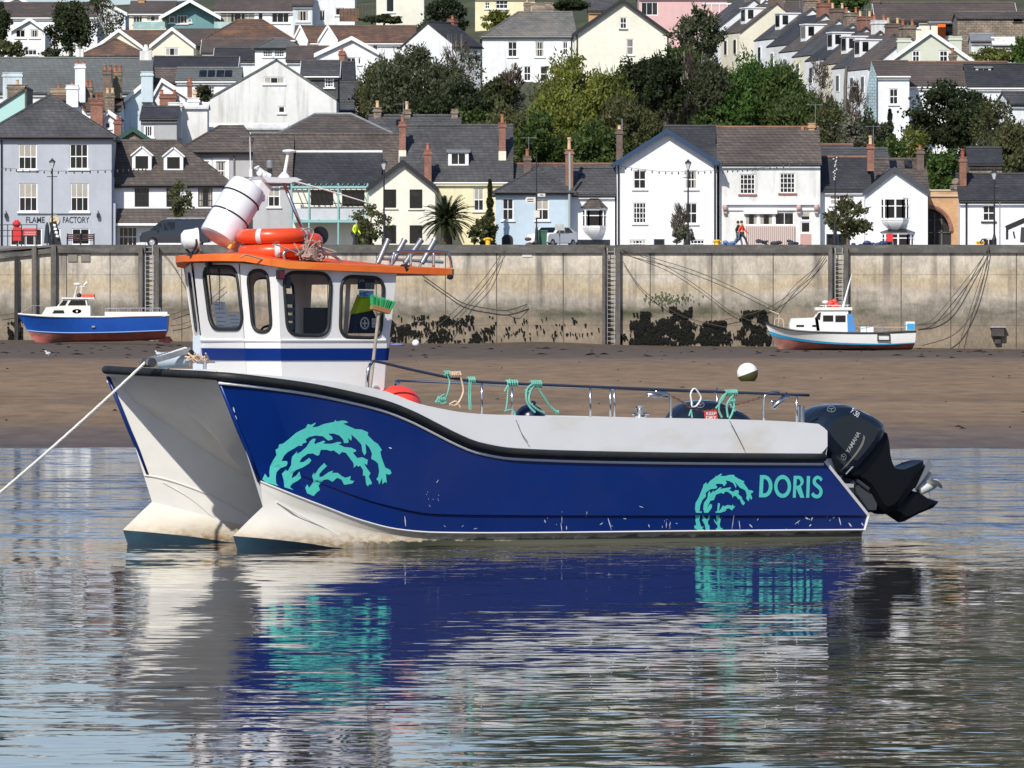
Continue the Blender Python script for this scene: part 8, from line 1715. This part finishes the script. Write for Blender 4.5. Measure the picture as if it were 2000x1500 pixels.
m = MB(); q = BX(400, 707, .6); m.tube([q+Vector((-.12, 0, 0)), q+Vector((.1, 0, 0))], .014, 6); m.tube([q, q-Vector((0, 0, .1))], .02, 6); m.build('cleat', GALV, t)
m = MB()      # laid three-strand mooring rope
q0 = MI @ BX(286, 706, .25); q1 = P(-60, 1012, 70.5); q1.z = max(q1.z, -.2)
def laid(m, a, b, r, tw=60., sag=.0, n=420):
    d = (b-a); u = d.normalized().orthogonal().normalized(); v = d.normalized().cross(u)
    for s in range(3):
        pts = []
        for i in range(n+1):
            f = i/n; p = a+d*f+Vector((0, 0, -sag*4*f*(1-f))); ph = f*d.length*tw+s*2.094; pts.append(p+(u*math.cos(ph)+v*math.sin(ph))*r*.5)
        m.tube(pts, r*.56, 5)
laid(m, q0, q1, .016, 62, .03)
w0 = MI @ BX(362, 680, .25); laid(m, q0, w0, .014, 62, 0, 90)
w1 = MI @ BX(396, 704, .35); laid(m, w0, w1, .014, 62, 0, 60)
tag(m.build('mooring_rope', mat('white nylon rope', (.72, .7, .64), .8)), 'white mooring rope running from the bow roller down to the left', 'rope')
random.seed(31); m = MB()
for i in range(9):
    c = MI @ BX(385+random.uniform(-6, 8), 706, .45); m.tube(catmull([c+Vector((random.gauss(0, .06), random.gauss(0, .05), random.uniform(-.02, .09))) for _ in range(5)], 5), .009, 5)
tag(m.build('rope_pile', BG), 'loose pile of fraying rope by the cabin front', 'rope')
# ---- outboard engines
BLK = mat('gloss black engine', (.004, .0045, .006), .35, spec=.25); MET = mat('metallic slate cowling', (.009, .015, .026), .22, metal=.2, coat=.6)
zs = 310/1788
def ZE(x, y): return (1550+x*zs, 770+y*zs)
def pillow(m, pts, yc, w_, prof=((-1, .72), (-.86, .92), (-.55, 1), (.55, 1), (.86, .92), (1, .72)), Yp=None, cen=None):
    """solid from a side outline; narrows towards both faces"""
    P3 = [BW(*ZE(a, b), yc) for a, b in pts]; n = len(P3); c = cen or sum(P3, Vector())/n; lay = []
    for f, s in prof:
        lay.append([Vector((c.x+(p.x-c.x)*s, yc+f*w_, c.z+(p.z-c.z)*s)) for p in P3])
    for A, B in zip(lay[:-1], lay[1:]): m.add(A+B, [(i, (i+1) % n, n+(i+1) % n, n+i) for i in range(n)])
    for l in (lay[0], lay[-1]): m.poly([[(p.x, p.z) for p in l]], lambda a, b, y=l[0].y: (a, y, b))
def smoothpoly(pts, n=3):
    q = pts+[pts[0]]; v = [Vector((a, b, 0)) for a, b in pts]; N_ = len(v); out = []
    for i in range(N_):
        p0, p1, p2, p3 = v[i-1], v[i], v[(i+1) % N_], v[(i+2) % N_]
        for k in range(n):
            t = k/n; r = .5*((2*p1)+(p2-p0)*t+(2*p0-5*p1+4*p2-p3)*t*t+(3*p1-p0-3*p2+p3)*t**3); out.append((r.x, r.y))
    return out
def engine(yc, par):
    m = MB(); mid = [(940, 420), (985, 470), (1000, 620), (1040, 770), (1095, 825), (1200, 830), (1355, 768), (1400, 780), (1120, 1250), (1010, 1335), (940, 1345), (860, 1230), (760, 1060), (640, 960), (560, 900), (700, 700)]
    pillow(m, smoothpoly(mid, 2), yc, .165, ((-1, .8), (-.8, .96), (-.4, 1), (.4, 1), (.8, .96), (1, .8))); e = m.build('outboard_engine', BLK, par, smooth=40)
    cowl = smoothpoly([(70, 420), (110, 280), (200, 180), (300, 128), (430, 112), (560, 125), (680, 180), (820, 245), (900, 305), (945, 380), (905, 500), (830, 620), (740, 740), (640, 850), (545, 930), (400, 800), (240, 640)], 3)
    m = MB(); pillow(m, cowl, yc, .27, ((-1, .62), (-.93, .78), (-.78, .9), (-.5, .98), (-.2, 1), (.2, 1), (.5, .98), (.78, .9), (.93, .78), (1, .62))); o = m.build('cowling', MET, e, smooth=True)
    sb = o.modifiers.new('s', 'SUBSURF'); sb.levels = 1; sb.render_levels = 1
    m = MB()
    for l in ([(945, 385), (900, 520), (820, 650), (720, 760), (590, 900)],): m.tube(catmull([BW(*ZE(a, b), yc+.245) for a, b in l], 5), .008, 5)
    m.build('cowling_trim', mat('grey pinstripe', (.25, .26, .27), .4), e)
    # lower unit below the plate
    m = MB(); pillow(m, [(1330, 1085), (1420, 1110), (1510, 1170), (1632, 1205), (1625, 1225), (1570, 1280), (1400, 1350), (1240, 1435), (1180, 1445), (1060, 1365), (1000, 1335), (1120, 1250)], yc, .06, ((-1, .6), (-.6, .9), (0, 1), (.6, .9), (1, .6))); m.build('gearcase', BLK, e, smooth=40)
    m = MB(); q = [BW(*ZE(a, b), yc) for a, b in ((1480, 745), (1515, 800), (1130, 1265), (1085, 1235))]
    m.prism([(p.x, p.z) for p in q], lambda a, b: (a, yc-.09, b), lambda a, b: (a, yc+.09, b)); m.cur = 1; q = [BW(*ZE(a, b), yc) for a, b in ((1455, 735), (1480, 745), (1515, 800), (1400, 965), (1320, 1060), (1340, 1020))]; m.prism([(p.x, p.z) for p in q], lambda a, b: (a, yc-.05, b), lambda a, b: (a, yc+.095, b)); m.build('cavitation_plate', [BLK, mat('alu grey', (.3, .31, .32), .4, metal=.5)], e)
    # propeller
    ax0 = BW(*ZE(1400, 1050), yc); ax1 = BW(*ZE(1600, 1005), yc); ax1 = BW(*ZE(1560, 1130), yc) if False else ax1
    c0 = BW(*ZE(1400, 1085), yc); c1 = BW(*ZE(1625, 985), yc); d = (c1-c0).normalized(); R = d.to_track_quat('Z', 'Y').to_matrix(); Ln = (c1-c0).length
    m = MB(); m.lathe([(.02, 0), (.06, .01), (.065, Ln*.5), (.055, Ln*.8), (.035, Ln), (.001, Ln)], c0, R, 16)
    for bl in range(3):
        a0 = bl*2.094+.9; rows_ = []
        for i in range(8):
            r_ = .05+.165*i/7; w_ = .105*math.sin(math.pi*(.18+.76*i/7))**.7; rw = []
            for j in range(5):
                s = (j/4-.5)*2*w_; tw = .9-.45*i/7; an = a0+s*math.cos(tw)/max(r_, .09); rw.append(c0+R @ Vector((r_*math.cos(an), r_*math.sin(an), Ln*.6+s*math.sin(tw))))
            rows_.append(rw)
        m.grid(rows_)
    m.build('propeller', mat('polished prop steel', (.75, .75, .72), .3, metal=.25), e, smooth=True)
    m = MB(); c = BW(*ZE(1045, 1045), yc+.13); m.ball(c, .06, 8, sc=(1.6, .5, .8), M=Matrix.Rotation(.9, 3, 'Y')); m.build('water_intake', mat('grey intake', (.02, .024, .03), .4), e, smooth=True)
    m = MB(); pillow(m, [(560, 930), (700, 960), (830, 1040), (900, 1200), (880, 1330), (780, 1330), (640, 1130)], yc, .12, ((-1, .85), (0, 1), (1, .85))); m.tube([BW(*ZE(700, 965), yc+.13), BW(*ZE(840, 1070), yc+.13)], .025, 8); m.build('tilt_bracket', mat('bracket grey', (.05, .055, .06), .45), e)
    return e
e1 = engine(.92, boat)
bpy.context.view_layer.update()
def drop(o, tree, p, d, off):
    h = tree.ray_cast(p, d); return None if h[0] is None else h[0]+h[1].normalized()*(off if h[1].dot(d) < 0 else -off)
dg = bpy.context.evaluated_depsgraph_get()
cw = [c for c in e1.children if c.name.startswith('cowling') and 'trim' not in c.name][0]
tc_ = BVHTree.FromObject(cw, dg)
def project_mesh(o, tree, off):
    bad = 0
    for v in o.data.vertices:
        d = (v.co-CAML).normalized(); q = drop(o, tree, CAML, d, off)
        if q is None: bad += 1
        else: v.co = q
    return bad
SIL = mat('silver lettering', (.5, .5, .48), .35, metal=.3)
def diag_text(txt, a, b, hpx, mt, par, yc, off):
    p = BW(*ZE(*a), yc); q = BW(*ZE(*b), yc); u = q-p; ux = u.normalized(); NN = Vector((0, 1, 0)); uz = NN.cross(ux); uz = uz if uz.x > 0 or uz.z > 0 else -uz
    if uz.x < 0: pass
    h = hpx*zs/178
    o = text_obj(txt, h, mt, Matrix(), None, 'lettering', off*h, 1., 'LEFT'); xs2 = [v.co.x for v in o.data.vertices]; w0, w1 = min(xs2), max(xs2)
    M4 = Matrix((ux, uz, ux.cross(uz))).transposed().to_4x4(); M4.translation = p
    o.data.transform(M4 @ Matrix.Diagonal((u.length/(w1-w0), 1, 1, 1)) @ Matrix.Translation((-w0, 0, 0))); o.parent = par; return o
# ---- painted marks, laid on the hull skin itself
TQD = mat('turquoise vinyl', (.085, .56, .47), .45, var=(2, .05))
tn = BVHTree.FromObject(near_side, dg)
def hull_pt(px, py, off=.004):
    d = ray(px, py); h = tn.ray_cast(CAML, d)
    if h[0] is None: return None
    n = h[1] if h[1].dot(d) < 0 else -h[1]; return h[0]+n*off
def inside(p, poly):
    x, y = p; c = False; n = len(poly); j = n-1
    for i in range(n):
        xi, yi = poly[i]; xj, yj = poly[j]
        if (yi > y) != (yj > y) and x < (xj-xi)*(y-yi)/(yj-yi)+xi: c = not c
        j = i
    return c
def decal(polys, org, sc, name, label=None, mt=TQD, step=6.):
    m = MB()
    for pl in polys:
        P2 = [(org[0]+a*sc, org[1]+b*sc) for a, b in pl]; n = len(P2)
        x0 = min(p[0] for p in P2); x1 = max(p[0] for p in P2); y0 = min(p[1] for p in P2); y1 = max(p[1] for p in P2); ex = []
        x = x0+step/2
        while x < x1:
            y = y0+step/2
            while y < y1:
                if inside((x, y), P2): ex.append((x, y))
                y += step
            x += step
        r = delaunay_2d_cdt([Vector(p) for p in P2+ex], [(i, (i+1) % n) for i in range(n)], [tuple(range(n))], 1, 1e-4)
        V3 = [hull_pt(v.x, v.y) for v in r[0]]; keep = [f for f in r[2] if all(V3[i] is not None for i in f)]
        V3 = [v if v is not None else Vector((0, 0, -5)) for v in V3]; used = sorted({i for f in keep for i in f}); mp = {u: i for i, u in enumerate(used)}
        m.add([V3[u] for u in used], [tuple(mp[i] for i in f) for f in keep])
    o = m.build(name, mt, boat); return o
c1 = 1/7.143
OUT1 = [(125,822),(165,880),(190,860),(185,800),(195,720),(235,640),(285,560),(270,490),(310,465),(320,415),(380,400),(450,345),(560,250),(690,185),(718,130),(765,140),(830,108),(828,125),(782,175),(860,165),(940,130),(1090,98),(1107,70),(1120,95),(1200,80),(1250,85),(1285,108),(1215,125),(1300,165),(1380,200),(1470,205),(1562,245),(1555,285),(1640,370),(1700,410),(1755,495),(1730,515),(1750,600),(1800,735),(1870,770),(1888,815),(1860,838),(1810,825),(1822,955),(1800,935),(1760,970),(1755,880),(1718,975),(1700,920),(1675,898),(1700,870),(1715,790),(1700,680),(1660,645),(1605,615),(1615,540),(1580,460),(1525,400),(1535,530),(1510,570),(1480,510),(1470,420),(1400,340),(1325,275),(1335,320),(1325,362),(1275,320),(1290,360),(1285,395),(1225,395),(1215,350),(1160,290),(1080,262),(1005,265),(1060,310),(1068,345),(1010,360),(985,345),(930,300),(830,290),(740,310),(690,345),(705,385),(645,405),(640,435),(590,432),(520,475),(440,520),(390,570),(355,645),(430,645),(440,680),(420,715),(340,745),(285,800),(275,860),(278,950),(310,995),(130,940),(88,900)]
MID1 = [(575,508),(500,590),(492,640),(490,700),(440,785),(430,775),(415,760),(360,820),(385,920),(395,1012),(525,1050),(470,1010),(500,965),(590,915),(628,880),(605,790),(560,850),(495,888),(510,820),(560,770),(650,735),(740,680),(770,635),(740,600),(690,640),(650,662),(603,660),(640,600),(720,545),(790,540),(850,572),(880,560),(900,490),(980,488),(1045,508),(1080,495),(1160,555),(1195,520),(1250,530),(1310,610),(1360,680),(1362,742),(1400,705),(1425,725),(1450,710),(1490,770),(1490,850),(1520,850),(1535,970),(1560,1000),(1580,965),(1600,980),(1615,950),(1570,860),(1595,815),(1540,740),(1505,680),(1548,700),(1558,630),(1480,592),(1410,605),(1350,530),(1395,510),(1390,490),(1330,460),(1230,450),(1150,410),(1188,400),(1180,380),(1130,380),(1050,405),(935,405),(965,375),(940,360),(820,410),(810,390),(833,335),(790,335),(750,370),(700,450),(620,520),(565,545)]
SML1 = [(950,672),(880,740),(815,840),(808,805),(780,850),(800,920),(740,1020),(712,970),(685,1020),(710,1095),(800,1135),(850,1080),(890,1050),(870,990),(940,910),(1000,900),(1065,935),(1130,880),(1190,905),(1228,978),(1340,960),(1370,925),(1310,915),(1320,855),(1250,880),(1200,860),(1140,810),(1060,810),(1075,778),(1010,800),(930,860),(885,870),(880,830),(920,780),(990,715),(970,700)]
decal([OUT1, MID1, SML1], (500, 810), c1, 'seaweed_emblem')
OUT2 = [(445,72),(465,75),(440,105),(510,105),(560,90),(628,88),(645,115),(700,145),(775,180),(765,200),(835,300),(880,305),(902,325),(880,345),(862,350),(885,410),(870,440),(850,400),(835,460),(800,420),(808,370),(790,310),(750,285),(715,270),(640,185),(665,240),(655,275),(620,205),(560,175),(515,165),(530,205),(490,250),(470,215),(400,212),(370,225),(400,260),(380,280),(300,290),(235,340),(240,390),(190,440),(160,510),(150,600),(185,600),(180,618),(100,618),(85,560),(95,480),(140,400),(200,250),(200,230),(245,190),(250,225),(300,170),(370,120),(370,100),(385,110)]
LOW2 = [(90,652),(155,652),(145,720),(165,790),(210,860),(130,862),(75,830),(80,790),(105,795),(90,720)]
MID2 = [(460,258),(440,285),(530,270),(580,262),(590,275),(560,300),(620,325),(650,300),(695,305),(698,345),(680,350),(740,400),(745,430),(785,480),(760,515),(735,490),(710,430),(685,425),(660,385),(620,385),(612,415),(600,370),(545,325),(500,325),(490,355),(450,340),(380,365),(350,440),(300,450),(255,550),(300,490),(325,510),(320,550),(270,618),(215,618),(200,560),(210,480),(260,410),(265,350),(290,310),(305,350),(350,300),(345,330),(430,265)]
LMD2 = [(190,652),(185,720),(220,780),(235,858),(290,858),(290,800),(270,780),(265,740),(298,680),(290,652),(275,652),(250,710),(225,690),(205,652)]
SML2 = [(405,480),(435,490),(420,600),(480,510),(490,530),(540,508),(600,520),(615,495),(620,525),(650,525),(600,585),(560,555),(530,560),(510,595),(440,618),(375,618),(370,600),(395,600)]
LSM2 = [(382,652),(385,755),(350,700),(355,740),(400,800),(400,830),(375,830),(390,858),(460,858),(475,830),(445,830),(430,780),(445,710),(425,680),(435,652)]
decal([OUT2, LOW2, MID2, LMD2, SML2, LSM2], (1345, 915), c1, 'seaweed_emblem')
# the name, drawn letter by letter as outlines
def arc(cx, cy, rx, ry, a0, a1, n=20): return [(cx+rx*math.cos(math.radians(a0+(a1-a0)*i/n)), cy+ry*math.sin(math.radians(a0+(a1-a0)*i/n))) for i in range(n+1)]
D_o = [(978, 402), (993, 92), (1040, 92)]+arc(1050, 247, 118, 155, -90, 90)+[(1030, 402)]
D_i = [(1033, 348), (1043, 146), (1052, 146)]+arc(1052, 247, 66, 101, -90, 90)+[(1045, 348)]
def ringpoly(o, i): # a ring cut open with a hair line so that it stays one outline
    return o+[o[0]]+[(i[0][0], i[0][1])]+i[::-1]
LT = []
LT.append([(978, 402), (993, 92), (1058, 92)]+arc(1050, 247, 118, 155, -86, 86)[1:]+[(1030, 402), (1032, 348), (1050, 348)]+arc(1050, 247, 66, 101, 86, -86)+[(1043, 146), (1033, 347.5), (1031, 348), (1029, 402)])
O_ou = arc(1308, 250, 118, 160, 90.5, 449.5, 44); O_in = arc(1308, 250, 72, 104, 449.5, 90.5, 44); LT.append(O_ou+O_in)
LT.append([(1450, 408), (1463, 102), (1530, 102)]+arc(1530, 180, 72, 78, -85, 62)+[(1612, 408), (1556, 408), (1497, 275), (1494, 408), (1492, 408), (1496, 268), (1500, 240), (1520, 240)]+arc(1520, 193, 38, 47, 80, -80)+[(1507, 146), (1499, 240), (1495, 262), (1490, 408)])
LT.append([(1636, 408), (1646, 106), (1692, 106), (1680, 408)])
sc_ = [(1866, 148), (1840, 118), (1795, 100), (1750, 122), (1726, 172), (1738, 225), (1775, 262), (1812, 295), (1822, 330), (1806, 360), (1778, 366), (1750, 350), (1740, 330), (1708, 362), (1730, 398), (1780, 418), (1832, 402), (1862, 355), (1864, 300), (1838, 250), (1796, 215), (1772, 185), (1778, 158), (1800, 146), (1825, 158), (1840, 180)]
LT.append([(v.x, v.y) for v in catmull([(a, b, 0) for a, b in sc_+[sc_[0]]], 3)][:-1])
decal(LT, (1345, 915), c1, 'name_lettering', step=9)
m = MB(); random.seed(17)      # scuffs through the paint
def scuff(px, py, dx, dy, w_):
    a = Vector((px, py, 0)); d = Vector((dx, dy, 0)); nn = Vector((-dy, dx, 0)).normalized()*w_
    q = [hull_pt(p.x, p.y, .005) for p in (a-d-nn*.4, a-d+nn*.4, a+nn, a+d+nn*.3, a+d-nn*.3, a-nn)]
    if all(p is not None for p in q): m.add(q, [tuple(range(6))])
for px, py, dx, dy, w_ in [(1431, 1020, -2, 14, .7), (1444, 1025, 1, 8, .8), (1466, 1027, 3, 3, 1.3), (1557, 1020, -5, 4, .8), (1575, 1012, 3, 2, 1.6), (1585, 1013, -1, 4, .9), (1582, 1026, -2, 2, 1.2), (1640, 1018, 2, 8, 1.1), (1660, 1025, 3, 4, 1.4), (1665, 1035, -3, 2, 1), (1097, 1010, 0, 12, .7), (1096, 1030, 1, 9, .7), (1106, 1031, 0, 4, .9), (1190, 1022, 3, 10, 1.), (1174, 1023, -3, 2, .9), (1064, 1018, 1, 3, 1.), (1145, 1004, -1, 5, .8), (1220, 1013, 3, .5, .8), (791, 1018, 1, 10, 1.), (762, 875, 3, 1, 1.3), (854, 940, -2, 3, .6), (457, 800, 1.5, 5, 1.3), (461, 815, 1.5, 4, 1.2), (472, 850, 1, 4, .8), (476, 868, 1, 5, .7), (482, 895, 1, 6, .5), (490, 915, 1.5, 7, .6), (1252, 990, 4, 1.5, .7), (1267, 1027, 1, 3, .9), (1301, 1025, 0, 6, .7), (1308, 1024, -1, 5, .8), (1370, 1030, -4, 1.5, .6), (1656, 957, -2, 3, .8), (1684, 1024, 2, 3, 1.3)]: scuff(px, py, dx, dy, w_)
for i in range(22): scuff(random.uniform(860, 1690), random.uniform(1008, 1034), random.gauss(0, 1.2), random.uniform(.8, 2.5), random.uniform(.3, .6))
for i in range(9): scuff(random.uniform(815, 870), random.uniform(960, 990), .6, .6, .5)
m.build('scuff_marks', mat('scuffed gelcoat', (.6, .62, .68), .6), boat)['kind'] = 'stuff'
ih = [o for o in boat.children if o.name.startswith('inner_hull')][-1]; ti = BVHTree.FromObject(ih, dg); th = BVHTree.FromObject([o for o in boat.children if o.name.startswith('inner_chine')][-1], dg)
for pts, r_ in ([(274, 928), (300, 931), (340, 941), (390, 959), (440, 982), (490, 1012), (505, 1022)], .012), ([(318, 942), (370, 972), (410, 1005), (450, 1036)], .009):
    q = []
    for p in catmull([(a, b, 0) for a, b in pts], 5):
        h_ = [t_.ray_cast(CAML, ray(p.x, p.y)) for t_ in (th, ti)]; h_ = [h for h in h_ if h[0] is not None]
        if h_: q.append(h_[0][0])
    if len(q) > 3: m = MB(); m.tube(q, r_, 6); m.build('spray_rail', HW, boat)
# marks on the near engine
def on_cowl(o, off=.004):
    for v in o.data.vertices:
        d = (v.co-CAML).normalized(); h = tc_.ray_cast(CAML, d)
        if h[0] is not None: n = h[1] if h[1].dot(d) < 0 else -h[1]; v.co = h[0]+n*off
o = diag_text('YAMAHA', (618, 672), (752, 440), 52, SIL, e1, .92+.27, .03); on_cowl(o)
m = MB(); c = BW(*ZE(563, 705), 1.19); m.tube([(c.x+.034*math.cos(a*.3927), 1.19, c.z+.034*math.sin(a*.3927)) for a in range(16)], .0035, 4, closed=True)
for k2 in range(3): a = .5+k2*2.094; m.tube([(c.x, 1.19, c.z), (c.x+.026*math.cos(a), 1.19, c.z+.026*math.sin(a))], .003, 4)
o = m.build('maker_emblem', SIL, e1); on_cowl(o)
m = MB(); c = BW(*ZE(425, 168), 1.1); m.tube([(c.x+.055*math.cos(a*.3927), 1.1, c.z+.032*math.sin(a*.3927)) for a in range(16)], .003, 4, closed=True)
for k2 in range(3): a = .5+k2*2.094; m.tube([(c.x, 1.1, c.z), (c.x+.042*math.cos(a), 1.1, c.z+.024*math.sin(a))], .0028, 4)
o = m.build('maker_emblem', mat('dull silver', (.2, .22, .25), .4), e1); on_cowl(o, .002)
m = MB(); L_ = catmull([BW(*ZE(a, b), 1.19) for a, b in [(795, 470), (770, 560), (700, 670), (600, 790), (525, 865)]], 6); wd = [.016*(1-abs(i/(len(L_)-1))*.7) for i in range(len(L_))]
m.grid([[p+Vector((w_*.7, 0, w_)) for p, w_ in zip(L_, wd)], [p-Vector((w_*.7, 0, w_)) for p, w_ in zip(L_, wd)]]); o = m.build('side_stripe', mat('gold grey stripe', (.3, .28, .22), .35, metal=.4), e1); on_cowl(o)
o = diag_text('F150', (640, 205), (720, 265), 60, mat('white print', (.6, .6, .62), .4), e1, 1.1, .02); on_cowl(o)
bpy.context.view_layer.update()
e2 = copy_tree(e1, boat); e2.location = (.42, -2.0, .03)
for c in list(e2.children):
    if c.name.startswith(('lettering', 'side_stripe')): bpy.data.objects.remove(c)
bpy.context.view_layer.update()
